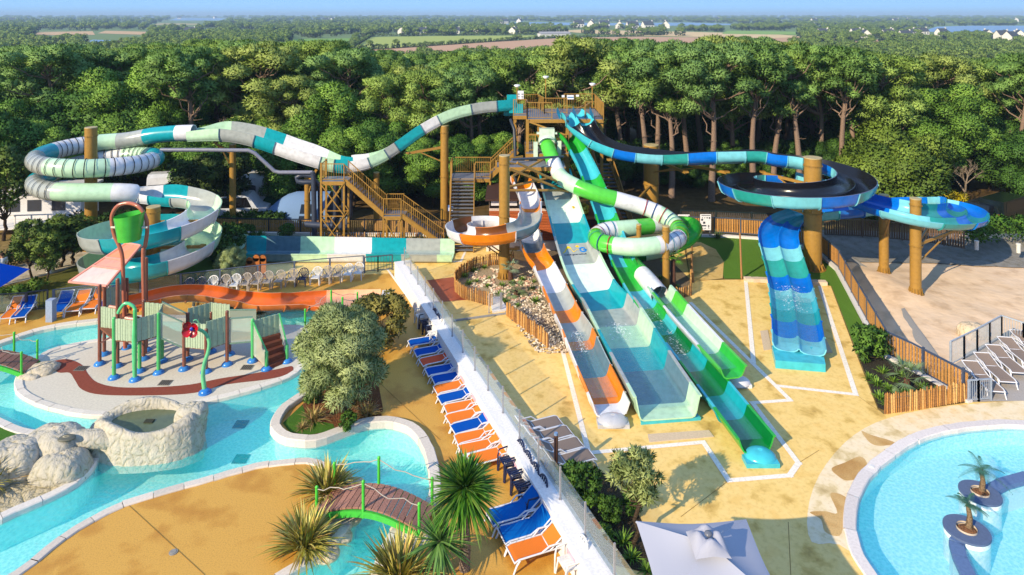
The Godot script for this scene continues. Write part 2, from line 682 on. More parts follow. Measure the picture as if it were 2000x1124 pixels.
	for q in [[1683, 843, 1700, 850, 1740, 862, 1748, 868, 1720, 872, 1700, 866], [1625, 916, 1650, 905, 1680, 893, 1694, 908, 1682, 932, 1655, 940, 1636, 930], [1622, 966, 1645, 968, 1662, 985, 1660, 1015, 1650, 1022, 1640, 1048, 1612, 1040, 1604, 1016, 1582, 1002, 1612, 1000, 1636, 1003]]:
		region(mb, ccw(smooth_poly(ground_poly(q), 4)), [big_pool], 0.012, 2.0)
	struct("damp_patches_on_path", mb, M.deck_amber)
	# white safety lines
	var li := 0
	for q in [[1093, 662, 1150, 885, 0.19], [1150, 885, 1374, 864, 0.19], [1374, 864, 1424, 939, 0.19], [1424, 939, 1543, 929, 0.19], [1543, 929, 1560, 905, 0.19], [1560, 905, 1470, 787, 0.19], [1470, 787, 1544, 782, 0.19], [1544, 782, 1350, 592, 0.19], [1457, 550, 1472, 708, 0.2], [1520, 754, 1672, 771, 0.19], [1602, 560, 1672, 771, 0.2], [1033, 662, 1093, 662, 0.01], [490, 508, 900, 511, 0.12], [900, 511, 913, 482, 0.14], [757, 527, 822, 616, 0.12], [128, 599, 240, 580, 0.12]]:
		if q[4] < 0.05:
			continue
		mb = MB.new()
		mb.col = rgb(246, 236, 220)
		var a := g(q[0], q[1], 0.012 + 0.004 * (li % 3))
		var b := g(q[2], q[3], 0.012 + 0.004 * (li % 3))
		var t := (b - a).normalized()
		var r: Vector3 = Vector3(-t.z, 0, t.x) * q[4] * 0.5
		a -= t * q[4] * 0.5
		b += t * q[4] * 0.5
		mb.plate(ccw(PackedVector2Array([Vector2(a.x + r.x, a.z + r.z), Vector2(b.x + r.x, b.z + r.z), Vector2(b.x - r.x, b.z - r.z), Vector2(a.x - r.x, a.z - r.z)])), a.y)
		struct("white_line_marking", mb, M.matte)
		li += 1
	# grey-beige flat slabs in the deck
	for q in [[1265, 850, 1385, 842, 1395, 855, 1268, 866], [1485, 648, 1500, 646, 1508, 684, 1492, 686], [1594, 655, 1610, 656, 1627, 690, 1606, 692]]:
		mb = MB.new()
		mb.col = rgb(214, 190, 158)
		mb.slab(ground_poly(q), 0.0, 0.03)
		struct("beige_slab", mb, M.stone)
	# seams of the poured deck
	for q in [[245, 982, 400, 1124], [1424, 939, 1330, 1010], [1540, 1020, 1545, 1124], [1560, 905, 1600, 880], [1672, 771, 1716, 802], [1093, 662, 960, 628], [690, 700, 860, 860]]:
		mb = MB.new()
		mb.col = rgb(150, 116, 66)
		var a := g(q[0], q[1], 0.011)
		var b := g(q[2], q[3], 0.011)
		var r := Vector3((a - b).z, 0, (b - a).x).normalized() * 0.008
		mb.plate(ccw(PackedVector2Array([Vector2(a.x + r.x, a.z + r.z), Vector2(b.x + r.x, b.z + r.z), Vector2(b.x - r.x, b.z - r.z), Vector2(a.x - r.x, a.z - r.z)])), a.y)
		struct("deck_joint", mb, M.matte)
	# lawns, beds and paths
	var beds := [
		["lawn", "turf", rgb(112, 158, 60), [1345, 463, 1480, 466, 1560, 480, 1604, 500, 1634, 532, 1663, 590, 1700, 662, 1724, 700, 1712, 690, 1676, 694, 1625, 560, 1600, 554, 1480, 546, 1415, 545, 1400, 500, 1360, 480], 0.016],
		["lawn", "turf", rgb(112, 158, 60), [470, 455, 880, 458, 880, 470, 700, 468, 470, 468], 0.014],
		["lawn", "turf", rgb(92, 132, 54), [340, 470, 470, 458, 472, 500, 440, 545, 345, 556], 0.012],
		["lawn", "turf", rgb(96, 148, 60), [-200, 790, -20, 822, 22, 838, 60, 852, 0, 880, -200, 900], 0.014],
		["planting_bed", "gravel", rgb(78, 78, 74), [1676, 694, 1712, 690, 1726, 700, 1810, 742, 1890, 786, 1733, 806, 1716, 798], 0.02],
		["gravel_bed", "gravel", rgb(214, 202, 180), [890, 540, 905, 524, 950, 510, 1000, 505, 1060, 520, 1110, 560, 1140, 640, 1150, 690, 1070, 676, 1040, 650, 998, 618, 960, 590, 910, 565], 0.02],
		["gravel_bed", "gravel", rgb(150, 140, 126), [1060, 480, 1150, 490, 1240, 480, 1300, 500, 1350, 548, 1352, 578, 1290, 590, 1250, 600, 1180, 600, 1130, 640], 0.016],
		["rust_mat", "deck_amber", rgb(176, 92, 62), [820, 550, 885, 542, 915, 586, 850, 592], 0.014],
		["planting_bed", "gravel", rgb(86, 78, 66), [1085, 950, 1120, 920, 1180, 925, 1240, 990, 1262, 1040, 1300, 1130, 1180, 1100, 1120, 1010], 0.02],
		["bark_mulch_bed", "gravel", rgb(142, 98, 70), [556, 826, 610, 772, 660, 740, 735, 730, 748, 800, 742, 822, 700, 826, 650, 846, 600, 852, 566, 846], 0.02],
		["lawn", "turf", rgb(92, 138, 52), [552, 828, 590, 792, 600, 820, 650, 830, 655, 842, 600, 852, 566, 846], 0.026],
		["gravel_path", "ground", rgb(196, 184, 166), [-200, 560, 0, 525, 90, 505, 170, 480, 330, 452, 330, 470, 190, 500, 120, 530, 0, 560, -200, 600], 0.0],
		["lawn", "turf", rgb(118, 118, 58), [-200, 600, 0, 562, 120, 532, 190, 503, 330, 500, 345, 552, 250, 570, 180, 584, 90, 598, -200, 630], 0.006],
		["sand_circle", "deck_sand", rgb(214, 180, 116), [1340, 476, 1368, 474, 1398, 488, 1414, 512, 1412, 545, 1385, 548, 1348, 552], 0.03],
		["grey_terrace", "stone", rgb(176, 168, 160), [1892, 786, 1868, 745, 1857, 716, 1909, 690, 1957, 661, 2000, 676, 2130, 720, 2200, 780], 0.012],
	]
	for b in beds:
		mb = MB.new()
		mb.col = b[2]
		region(mb, ccw(ground_poly(b[3])), [big_pool], b[4], 1.5)
		struct(b[0], mb, M[b[1]])
	# winding rust-red soft path on the splash island
	mb = MB.new()
	mb.col = rgb(138, 72, 58)
	mb.plate(ccw(smooth_poly(ground_poly([98, 712, 112, 704, 136, 703, 160, 714, 172, 732, 190, 748, 230, 757, 300, 757, 370, 752, 430, 740, 490, 731, 540, 722, 570, 716, 566, 730, 520, 742, 440, 752, 380, 768, 300, 773, 200, 772, 160, 762, 146, 744, 135, 729, 112, 728]), 4)), 0.008)
	struct("rust_red_path", mb, M.matte)
	# sunken sandy yard beyond the fence
	var fence_line := ground_poly([1560, 478, 1600, 498, 1636, 530, 1667, 587, 1702, 650, 1728, 697, 1780, 722])
	mb = MB.new()
	var nz := FastNoiseLite.new()
	nz.seed = 5
	nz.frequency = 0.12
	var rows := []
	for i in 60:
		var row := PackedVector3Array()
		for j in 110:
			var x := 13.0 + j * 0.46
			var z := 26.7 + i * 0.375
			var y := -0.62 + 0.10 * nz.get_noise_2d(x, z) + 0.05 * nz.get_noise_2d(x * 4, z * 4)
			y = lerpf(y, -0.05, smoothstep(43.5, 47.5, z))
			y -= 0.75 * exp(-pow(dist_to(fence_line, Vector2(x, -z)) / 1.0, 2.0))
			for q in [Vector2(21.6, 38.0), Vector2(21.4, 40.4)]:
				y += 0.28 * exp(-q.distance_squared_to(Vector2(x, z)) / 2.2)
			row.append(Vector3(x, y, -z))
		rows.append(row)
	mb.col = rgb(232, 204, 174)
	mb.grid(rows)
	struct("sandy_yard_ground", mb, M.sand)
	mb = MB.new()
	# bank sloping up from the fence foot, fence shadow painted in as grey
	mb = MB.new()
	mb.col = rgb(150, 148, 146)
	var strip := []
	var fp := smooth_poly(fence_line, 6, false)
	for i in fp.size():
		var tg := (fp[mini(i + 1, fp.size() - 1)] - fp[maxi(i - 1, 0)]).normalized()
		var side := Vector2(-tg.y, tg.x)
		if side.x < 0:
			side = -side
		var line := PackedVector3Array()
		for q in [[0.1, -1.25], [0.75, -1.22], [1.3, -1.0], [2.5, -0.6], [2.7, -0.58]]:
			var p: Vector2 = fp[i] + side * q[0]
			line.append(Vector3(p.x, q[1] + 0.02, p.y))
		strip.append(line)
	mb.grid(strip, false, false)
	struct("painted_shade_slope_ground", mb, M.stone)
	mb = MB.new()
	mb.col = rgb(150, 146, 142)
	rows = []
	for i in 6:
		var row := PackedVector3Array()
		for j in 60:
			var x := 17.0 + j * 0.8
			var z := 47.4 - i * 0.9 - maxf(0, x - 24) * 0.14 - (0.8 if x > 24 else 0.0) * 0
			var y := -0.62 + 0.10 * nz.get_noise_2d(x, z) + 0.05 * nz.get_noise_2d(x * 4, z * 4)
			row.append(Vector3(x, lerpf(y, -0.05, smoothstep(43.5, 47.5, z)) + 0.05, -z))
		rows.append(row)
	mb.grid(rows)
	struct("service_road", mb, M.ground)
	# land outside the park
	mb = MB.new()
	mb.col = rgb(112, 92, 62)
	for r in [Rect2(-700, -600, 1400, 550), Rect2(-700, -50, 638, 90), Rect2(62, -50, 638, 90), Rect2(-62, -10, 124, 50)]:
		var nx := int(r.size.x / 20.0) + 1
		var ny := int(r.size.y / 10.0) + 1
		var sheet := []
		for j in ny + 1:
			var row := PackedVector3Array()
			for i in nx + 1:
				var x: float = r.position.x + r.size.x * i / nx
				var z: float = r.position.y + r.size.y * j / ny
				row.append(Vector3(x, land_y(-z), z))
			sheet.append(row)
		mb.grid(sheet, false, true)
	struct("forest_floor_ground", mb, M.ground)
	mb = MB.new()
	mb.col = rgb(112, 132, 76)
	for r in [Rect2(-30000, -32000, 60000, 31400), Rect2(-30000, -600, 29300, 640), Rect2(700, -600, 29300, 640)]:
		var y := LOW
		mb.quad(Vector3(r.position.x, y, r.end.y), Vector3(r.end.x, y, r.end.y), Vector3(r.end.x, y, r.position.y), Vector3(r.position.x, y, r.position.y))
	struct("countryside_land", mb, M.matte)


func ribbon(mb: MB, poly: PackedVector2Array, y0: float, y1: float, inward: bool) -> void:
	for i in poly.size():
		var a := poly[i]
		var b := poly[(i + 1) % poly.size()]
		if inward:
			mb.quad(Vector3(a.x, y0, a.y), Vector3(b.x, y0, b.y), Vector3(b.x, y1, b.y), Vector3(a.x, y1, a.y))
		else:
			mb.quad(Vector3(b.x, y0, b.y), Vector3(a.x, y0, a.y), Vector3(a.x, y1, a.y), Vector3(b.x, y1, b.y))


# a kerb of separate coping stones that follows a line of points
func coping(label: String, line: PackedVector2Array, closed: bool, w: float, h: float, stone: float, c: Color, joint := 0.012, side := 0.0) -> void:
	var root := thing("pool_coping", label, "coping")
	var pts := PackedVector2Array(line)
	if closed:
		pts.append(line[0])
	var l := PackedFloat32Array([0.0])
	for i in range(1, pts.size()):
		l.append(l[i - 1] + pts[i].distance_to(pts[i - 1]))
	var total := l[l.size() - 1]
	var count := maxi(1, int(round(total / stone)))
	var at := func(s: float) -> Array:
		var k := clampi(l.bsearch(s) - 1, 0, pts.size() - 2)
		var t := (s - l[k]) / maxf(l[k + 1] - l[k], 1e-6)
		var ta := (pts[k + 1] - pts[maxi(k - 1, 0)]).normalized()
		var tb := (pts[mini(k + 2, pts.size() - 1)] - pts[k]).normalized()
		var tg := ta.lerp(tb, t).normalized()
		return [pts[k].lerp(pts[k + 1], t), Vector2(-tg.y, tg.x)]
	for i in count:
		var s0 := total * i / count + joint * 0.5
		var s1 := total * (i + 1) / count - joint * 0.5
		var mb := MB.new()
		mb.col = shade(c, rng.randf_range(0.88, 1.06))
		var n := maxi(1, int((s1 - s0) / 0.3))
		var up := rng.randf_range(-0.006, 0.008)
		var rows := []
		for k in n + 1:
			var q: Array = at.call(lerpf(s0, s1, float(k) / n))
			var p: Vector2 = q[0]
			var nn: Vector2 = q[1]
			var row := []
			var jit := rng.randf_range(-0.015, 0.015)
			for e in [[-0.5, 0.0], [-0.5, h - 0.03], [-0.42, h], [0.42, h], [0.5, h - 0.03], [0.5, 0.0]]:
				var o: Vector2 = p + nn * (w * e[0] + side + jit)
				row.append(Vector3(o.x, (e[1] + up if e[1] > 0.0 else -0.14), o.y))
			rows.append(row)
		for k in n:
			for e in 5:
				mb.quad(rows[k][e + 1], rows[k][e], rows[k + 1][e], rows[k + 1][e + 1])
		mb.quad(rows[0][0], rows[0][1], rows[0][4], rows[0][5])
		mb.quad(rows[n][5], rows[n][4], rows[n][1], rows[n][0])
		part("coping_stone", mb, M.stone, root)


func build_pools() -> void:
	var mb := MB.new()
	mb.col = rgb(198, 250, 242)
	ribbon(mb, river_outer, -1.0, -0.02, true)
	for p in [isle_kids, isle_amber, west_bank]:
		ribbon(mb, offset_poly(p, 0.01), -1.0, -0.02, false)
	var a := Vector3(-26, -0.95, -10.5)
	mb.quad(a, Vector3(-2, -0.95, -10.5), Vector3(-2, -0.95, -36.2), Vector3(-26, -0.95, -36.2))
	struct("river_pool_basin", mb, M.liner)
	mb = MB.new()
	mb.col = rgb(0, 225, 230)
	for i in 24:
		mb.quad(Vector3(-26 + i, -0.1, -10.5), Vector3(-25 + i, -0.1, -10.5), Vector3(-25 + i, -0.1, -36.2), Vector3(-26 + i, -0.1, -36.2))
	struct("river_pool_water", mb, M.water)
	mb = MB.new()
	mb.col = rgb(212, 250, 248)
	ribbon(mb, big_pool, -1.05, -0.0, true)
	mb.quad(Vector3(9, -0.8, -10), Vector3(27.5, -0.8, -10), Vector3(27.5, -0.8, -26), Vector3(9, -0.8, -26))
	struct("big_pool_basin", mb, M.liner)
	mb = MB.new()
	mb.col = rgb(50, 222, 242)
	mb.quad(Vector3(9, -0.08, -10), Vector3(27.5, -0.08, -10), Vector3(27.5, -0.08, -26), Vector3(9, -0.08, -26))
	struct("big_pool_water", mb, M.water)
	coping("pale rounded coping around the big pool on the right", big_pool, true, 0.36, 0.06, 1.6, rgb(228, 218, 212), 0.004)
	# kerbs along the river
	var n := river_outer.size()
	var north := PackedVector2Array()
	var east := PackedVector2Array()
	var cut := 0
	for i in n:
		var p := river_outer[i]
		var q := 28.0 + F * EYE / -p.y
		if p.x < -4.0 and q < 700.0 and p.x > -24.0:
			north.append(p)
		elif p.x > -15.0 and q >= 700.0 and q < 1260.0 and p.x > -9.2:
			east.append(p)
	coping("pale kerb along the far bank of the lazy river", sort_run(north), false, 0.4, 0.05, 0.9, rgb(226, 214, 198))
	coping("smooth white kerb curving round the olive tree bed and the right bank", sort_run(east), false, 0.36, 0.16, 1.6, rgb(222, 212, 200), 0.006)
	coping("jointed stone kerb round the white splash island", isle_kids, true, 0.3, 0.035, 0.8, rgb(226, 218, 206), 0.014, 0.12)
	coping("jointed stone kerb round the big amber island", isle_amber, true, 0.3, 0.05, 0.85, rgb(222, 210, 196), 0.016, 0.12)
	coping("white kerb between the corner lawn and the water at the left edge", west_bank, true, 0.32, 0.06, 1.0, rgb(228, 220, 210), 0.01, 0.12)
	# dark drain grates on the pool floor and on the island
	for q in [[470, 829, 0.42, 0.42, "square dark grate on the river floor, the upper of two"], [470, 897, 0.4, 0.4, "square dark grate on the river floor, the lower of two"], [20, 1000, 0.5, 0.5, "dark slotted grate in the wall of the river at the lower left"]]:
		mb = MB.new()
		mb.col = rgb(10, 70, 84)
		var p := g(q[0], q[1], -0.93)
		for k in 5:
			mb.box(p + Vector3(0, 0.012, (k - 2) * 0.09), Vector3(0.46, 0.025, 0.06))
		mb.box(p, Vector3(0.5, 0.012, 0.5))
		solo("pool_drain_grate", mb, M.matte, q[4], "drain grate")
	for q in [[158, 720, "small square grate on the red path of the splash island"], [322, 748, "small square grate beside the red path in front of the climbing house"], [482, 718, "small square grate beside the steps of the climbing house"]]:
		mb = MB.new()
		var p := g(q[0], q[1], 0.016)
		mb.col = rgb(120, 116, 110)
		mb.box(p, Vector3(0.46, 0.012, 0.4))
		mb.col = rgb(70, 68, 66)
		for k in 5:
			mb.box(p + Vector3(-0.16 + k * 0.08, 0.008, 0), Vector3(0.04, 0.01, 0.32))
		solo("floor_grate", mb, M.matte, q[2], "drain grate")


func sort_run(p: PackedVector2Array) -> PackedVector2Array:
	# the run may wrap past the end of the outline: start after its largest jump
	var worst := -1.0
	var at := 0
	for i in p.size():
		var s := p[i].distance_to(p[(i + 1) % p.size()])
		if s > worst:
			worst = s
			at = i + 1
	var out := PackedVector2Array()
	for i in p.size():
		out.append(p[(at + i) % p.size()])
	return out


# ---------------------------------------------------------------- the water slides
const TURQ := [20, 168, 178]
var K := {}


func colours() -> void:
	K = {
		"tq": rgb(22, 160, 172), "mint": rgb(190, 226, 192), "grey": rgb(166, 172, 170), "white": rgb(226, 226, 230), "blue": rgb(10, 112, 214), "sky": rgb(120, 200, 214),
		"sea": rgb(44, 156, 150), "black": rgb(24, 25, 33), "green": rgb(40, 170, 56), "lime": rgb(86, 196, 66), "orange": rgb(232, 132, 20), "dgreen": rgb(6, 112, 44),
		"cyan": rgb(66, 186, 204), "kid": rgb(240, 116, 40), "pink": rgb(236, 176, 146), "slate": rgb(96, 126, 142), "dk": rgb(30, 34, 46), "ivory": rgb(222, 240, 226), "tan": rgb(226, 160, 90),
	}


func frame(pts: PackedVector3Array, i: int, bank := 0.0) -> Array:
	var k := pts.size()
	var t := (pts[mini(i + 1, k - 1)] - pts[maxi(i - 1, 0)]).normalized()
	var r := t.cross(Vector3.UP)
	r = r.normalized() if r.length() > 0.05 else Vector3.RIGHT
	var u := r.cross(t).normalized()
	if bank != 0.0:
		r = r.rotated(t, bank)
		u = u.rotated(t, bank)
	return [r, u, t]


func u_profile(w: float, left: float, right: float, n := 14, flat := 0.35) -> PackedVector2Array:
	# a trough seen along its run: side walls of their own heights, rounded floor
	var out := PackedVector2Array()
	var h := w * 0.5
	out.append(Vector2(-h, left))
	var rr := minf(h * (1.0 - flat), minf(left, right))
	for i in n + 1:
		var a := PI + PI * i / n
		var cx := -h + rr if i <= n / 2 else h - rr
		out.append(Vector2(cx + cos(a) * rr, rr + sin(a) * rr))
	out.append(Vector2(h, right))
	return out


func box_profile(w: float, hl: float, hr: float, lean := 0.06, c := 0.12) -> PackedVector2Array:
	var h := w * 0.5
	return PackedVector2Array([Vector2(-h - lean, hl), Vector2(-h, c), Vector2(-h + c * 0.4, c * 0.25), Vector2(-h + c, 0), Vector2(h - c, 0), Vector2(h - c * 0.4, c * 0.25), Vector2(h, c), Vector2(h + lean, hr)])


func twin_profile(w: float, left: float, right: float, ridge := 0.34) -> PackedVector2Array:
	var out := PackedVector2Array()
	var h := w * 0.5
	out.append(Vector2(-h, left))
	for i in 9:
		var a := PI + PI * i / 8
		out.append(Vector2(-h * 0.5 + cos(a) * h * 0.46, ridge + sin(a) * ridge))
	for i in 9:
		var a := PI + PI * i / 8
		out.append(Vector2(h * 0.5 + cos(a) * h * 0.46, ridge + sin(a) * ridge))
	out.append(Vector2(h, right))
	return out


func outset(p: PackedVector2Array, by: float) -> PackedVector2Array:
	var out := PackedVector2Array()
	for i in p.size():
		var t := (p[mini(i + 1, p.size() - 1)] - p[maxi(i - 1, 0)]).normalized()
		out.append(p[i] + Vector2(t.y, -t.x) * by)
	return out


func even(p: PackedVector2Array, n: int) -> PackedVector2Array:
	var l := PackedFloat32Array([0.0])
	for i in range(1, p.size()):
		l.append(l[i - 1] + p[i].distance_to(p[i - 1]))
	var out := PackedVector2Array()
	for i in n:
		var s := l[l.size() - 1] * i / (n - 1)
		var k := clampi(l.bsearch(s), 1, p.size() - 1)
		out.append(p[k - 1].lerp(p[k], clampf((s - l[k - 1]) / maxf(l[k] - l[k - 1], 1e-6), 0.0, 1.0)))
	return out


func lerp_profile(a: PackedVector2Array, b: PackedVector2Array, t: float) -> PackedVector2Array:
	var out := PackedVector2Array()
	for i in a.size():
		out.append(a[i].lerp(b[i], t))
	return out


# one run of a slide: sections of their own colours, each a part with its flange. profs: [[share along the run, profile], ...]
func run(root: Node3D, pts: PackedVector3Array, profs: Array, sections: Array, opt := {}) -> void:
	var closed: bool = opt.get("tube", false)
	for b in profs:
		if b[1].size() != profs[0][1].size():
			for q in profs:
				q[1] = even(q[1], 21)
			break
	var thick: float = opt.get("thick", 0.05)
	var l := PackedFloat32Array([0.0])
	for i in range(1, pts.size()):
		l.append(l[i - 1] + pts[i].distance_to(pts[i - 1]))
	var total := l[l.size() - 1]
	var want := 0.0
	for s in sections:
		want += s[0]
	var k := total / want
	var s0 := 0.0
	for s in sections:
		var s1: float = minf(s0 + s[0] * k, total)
		var mb := MB.new()
		var stops: Array[float] = [s0]
		for i in pts.size():
			if l[i] > s0 + 0.05 and l[i] < s1 - 0.05:
				stops.append(l[i])
		stops.append(s1)
		var inner := []
		var outer := []
		var flange := [[], []]
		for q: float in stops:
			var i := clampi(l.bsearch(q), 1, pts.size() - 1)
			var f := (q - l[i - 1]) / maxf(l[i] - l[i - 1], 1e-5)
			var p := pts[i - 1].lerp(pts[i], f)
			var bank := 0.0
			if opt.has("bank"):
				var bk: Array = opt.bank
				var at := q / total
				for b in bk.size() - 1:
					if at >= bk[b][0] and at <= bk[b + 1][0]:
						bank = lerpf(bk[b][1], bk[b + 1][1], smoothstep(0, 1, (at - bk[b][0]) / maxf(bk[b + 1][0] - bk[b][0], 1e-5)))
			var fa := frame(pts, i - 1, bank)
			var fb := frame(pts, i, bank)
			var r: Vector3 = fa[0].lerp(fb[0], f).normalized()
			var u: Vector3 = fa[1].lerp(fb[1], f).normalized()
			var pr: PackedVector2Array = profs[0][1]
			var at2 := q / total
			for b in profs.size() - 1:
				if at2 >= profs[b][0] and at2 <= profs[b + 1][0]:
					pr = lerp_profile(profs[b][1], profs[b + 1][1], smoothstep(0.0, 1.0, (at2 - profs[b][0]) / maxf(profs[b + 1][0] - profs[b][0], 1e-5)))
			if at2 >= profs[profs.size() - 1][0]:
				pr = profs[profs.size() - 1][1]
			var ra := PackedVector3Array()
			var rb := PackedVector3Array()
			var rc := PackedVector3Array()
			var po := outset(pr, thick)
			var pf := outset(pr, thick + 0.055)
			for e in pr.size():
				ra.append(p + r * pr[e].x + u * pr[e].y)
				rb.append(p + r * po[e].x + u * po[e].y)
				rc.append(p + r * pf[e].x + u * pf[e].y)
			inner.append(ra)
			outer.append(rb)
			if q == s0 or q == s1:
				flange[0 if q == s0 else 1] = [rb, rc, fa[2]]
		mb.col = s[1]
		var icol: Color = s[2] if s.size() > 2 else s[1]
		if closed:
			mb.grid(outer, true, true)
		else:
			mb.col = icol
			mb.grid(inner, false, false)
			mb.col = s[1]
			mb.grid(outer, false, true)
			# rims and ends
			mb.col = shade(s[1], 1.0) if not opt.has("rim") else opt.rim
			var last: int = inner[0].size() - 1
			for i in inner.size() - 1:
				mb.quad(outer[i][0], inner[i][0], inner[i + 1][0], outer[i + 1][0])
				mb.quad(inner[i][last], outer[i][last], outer[i + 1][last], inner[i + 1][last])
				if opt.get("lip", 0.0) > 0.0:
					mb.beam(outer[i][0], outer[i + 1][0], opt.lip, 0.05)
					mb.beam(outer[i][last], outer[i + 1][last], opt.lip, 0.05)
			mb.col = s[1]
			for e in last:
				mb.quad(inner[0][e + 1], inner[0][e], outer[0][e], outer[0][e + 1])
				var z := inner.size() - 1
				mb.quad(inner[z][e], inner[z][e + 1], outer[z][e + 1], outer[z][e])
		# the bolted flange at the start of the section
		if flange[0].size() and opt.get("flange", true):
			mb.col = shade(opt.get("flange_col", s[1]), 0.92)
			var rb: PackedVector3Array = flange[0][0]
			var rc: PackedVector3Array = flange[0][1]
			var t: Vector3 = flange[0][2] * 0.05
			for e in rb.size() - 1:
				mb.quad(rc[e], rc[e + 1], rc[e + 1] + t, rc[e] + t)
				mb.quad(rb[e], rb[e + 1], rc[e + 1], rc[e])
				mb.quad(rc[e] + t, rc[e + 1] + t, rb[e + 1] + t, rb[e] + t)
		# seam that runs along each side of the outside
		if opt.get("seam", -1) >= 0:
			mb.col = shade(s[1], 0.62)
			for side in ([opt.seam, outer[0].size() - 1 - opt.seam] if not closed else [opt.seam]):
				for i in outer.size() - 1:
					mb.beam(outer[i][side], outer[i + 1][side], 0.035, 0.05)
		var made := part("slide_section", mb, M.plastic, root)
		# coloured bands round a ribbed tube
		if closed and s.size() > 3:
			var bands: Array = s[3]
			var nb := int((s1 - s0) / 0.42)
			for b in nb:
				var q := s0 + (b + 0.5) * (s1 - s0) / nb
				var i := clampi(l.bsearch(q), 1, pts.size() - 1)
				var f := (q - l[i - 1]) / maxf(l[i] - l[i - 1], 1e-5)
				var p := pts[i - 1].lerp(pts[i], f)
				var fr := frame(pts, i)
				var bm := MB.new()
				bm.col = bands[b % bands.size()]
				var rows := []
				for d in [-0.028, 0.028]:
					var row := PackedVector3Array()
					for e in 17:
						var a := TAU * e / 16
						var pr: PackedVector2Array = profs[0][1]
						row.append(p + fr[2] * d + (fr[0] * cos(a) + fr[1] * sin(a)) * (pr[0].length() + thick + 0.02))
					rows.append(row)
				bm.grid(rows, true, true)
				part("colour_band", bm, M.plastic, made)
		s0 = s1


func ring_pts(cx: float, cz: float, r: float, cw: bool, heights: Array, step := 45.0, from := 0.0) -> Array:
	# points round a coil; heights at every 90 degrees from the far side on, clockwise or not as seen from above
	var out := []
	var a := from
	while a <= (heights.size() - 1) * 90.0 + 0.1:
		var i := mini(int(a / 90.0), heights.size() - 2)
		var h := lerpf(heights[i], heights[i + 1], a / 90.0 - i)
		var t := deg_to_rad(a)
		out.append(Vector3(cx + (sin(t) if cw else -sin(t)) * r, h, -(cz + cos(t) * r)))
		a += step
	return out


func tube_profile(r: float, n := 16) -> PackedVector2Array:
	var out := PackedVector2Array()
	for i in n + 1:
		var a := -TAU * i / n + PI * 0.5
		out.append(Vector2(cos(a), sin(a)) * r)
	return out


func by_rows(pts: PackedVector3Array, rows: Array) -> Array:
	# sections given by the picture row at which each one ends
	var out := []
	var l := 0.0
	var last := 0.0
	var k := 0
	for i in range(1, pts.size()):
		l += pts[i].distance_to(pts[i - 1])
		var row := HOR + F * (EYE - pts[i].y) / -pts[i].z
		if (k < rows.size() - 1 and row >= rows[k][0]) or i == pts.size() - 1:
			if l - last > 0.02:
				var s: Array = rows[k].duplicate()
				s[0] = l - last
				out.append(s)
			last = l
			k += 1
	return out


func water_sheet(pts: PackedVector3Array, w: float, from: float, to: float, y: float) -> MB:
	# thin clear water that lies in a run-out
	var mb := MB.new()
	mb.col = rgb(90, 190, 190)
	var k := pts.size()
	var rows := []
	for i in range(int(k * from), int(k * to)):
		var f := frame(pts, i)
		var row := PackedVector3Array()
		for j in 5:
			row.append(pts[i] + f[0] * (j - 2) * w * 0.25 + f[1] * y)
		rows.append(row)
	if rows.size() > 1:
		mb.grid(rows)
	return mb


func splash(pts: PackedVector3Array, i0: int, i1: int, w: float, h: float, sd: int) -> MB:
	# flecks of white water thrown up where a slide meets its run-out
	var r := RandomNumberGenerator.new()
	r.seed = sd
	var mb := MB.new()
	mb.col = Color(0.86, 0.9, 0.92)
	for k in 70:
		var i := clampi(int(lerpf(i0, i1, r.randf())), 0, pts.size() - 2)
		var f := frame(pts, i)
		var p: Vector3 = pts[i] + f[0] * r.randfn(0, w * 0.17) + f[1] * r.randf_range(0.2, 0.24) + f[2] * r.randf() * 0.3
		var s := r.randf_range(0.012, 0.04)
		var a := r.randf() * TAU
		var e: Vector3 = f[0] * cos(a) + f[2] * sin(a)
		var h2: Vector3 = f[0] * -sin(a) + f[2] * cos(a)
		mb.quad(p - e * s * 2.0, p - h2 * s * 0.6, p + e * s * 2.0, p + h2 * s * 0.6)
	for k in 650:
		var t := r.randf()
		var i := clampi(int(lerpf(i0, i1, t)), 0, pts.size() - 2)
		var f := frame(pts, i)
		var top := h * (1.0 - absf(t - 0.4) * 1.3) * r.randf() * r.randf()
		var p: Vector3 = pts[i] + f[0] * r.randfn(0, w * 0.14) + f[1] * (0.05 + maxf(top, 0.0)) + f[2] * r.randf() * 0.3
		var s := r.randf_range(0.004, 0.015)
		var b := Basis(Vector3(r.randf(), r.randf(), r.randf()).normalized(), r.randf() * TAU)
		mb.tri(p + b.x * s, p + b.y * s, p - b.x * s)
		mb.tri(p + b.z * s, p - b.y * s, p - b.z * s)
	return mb


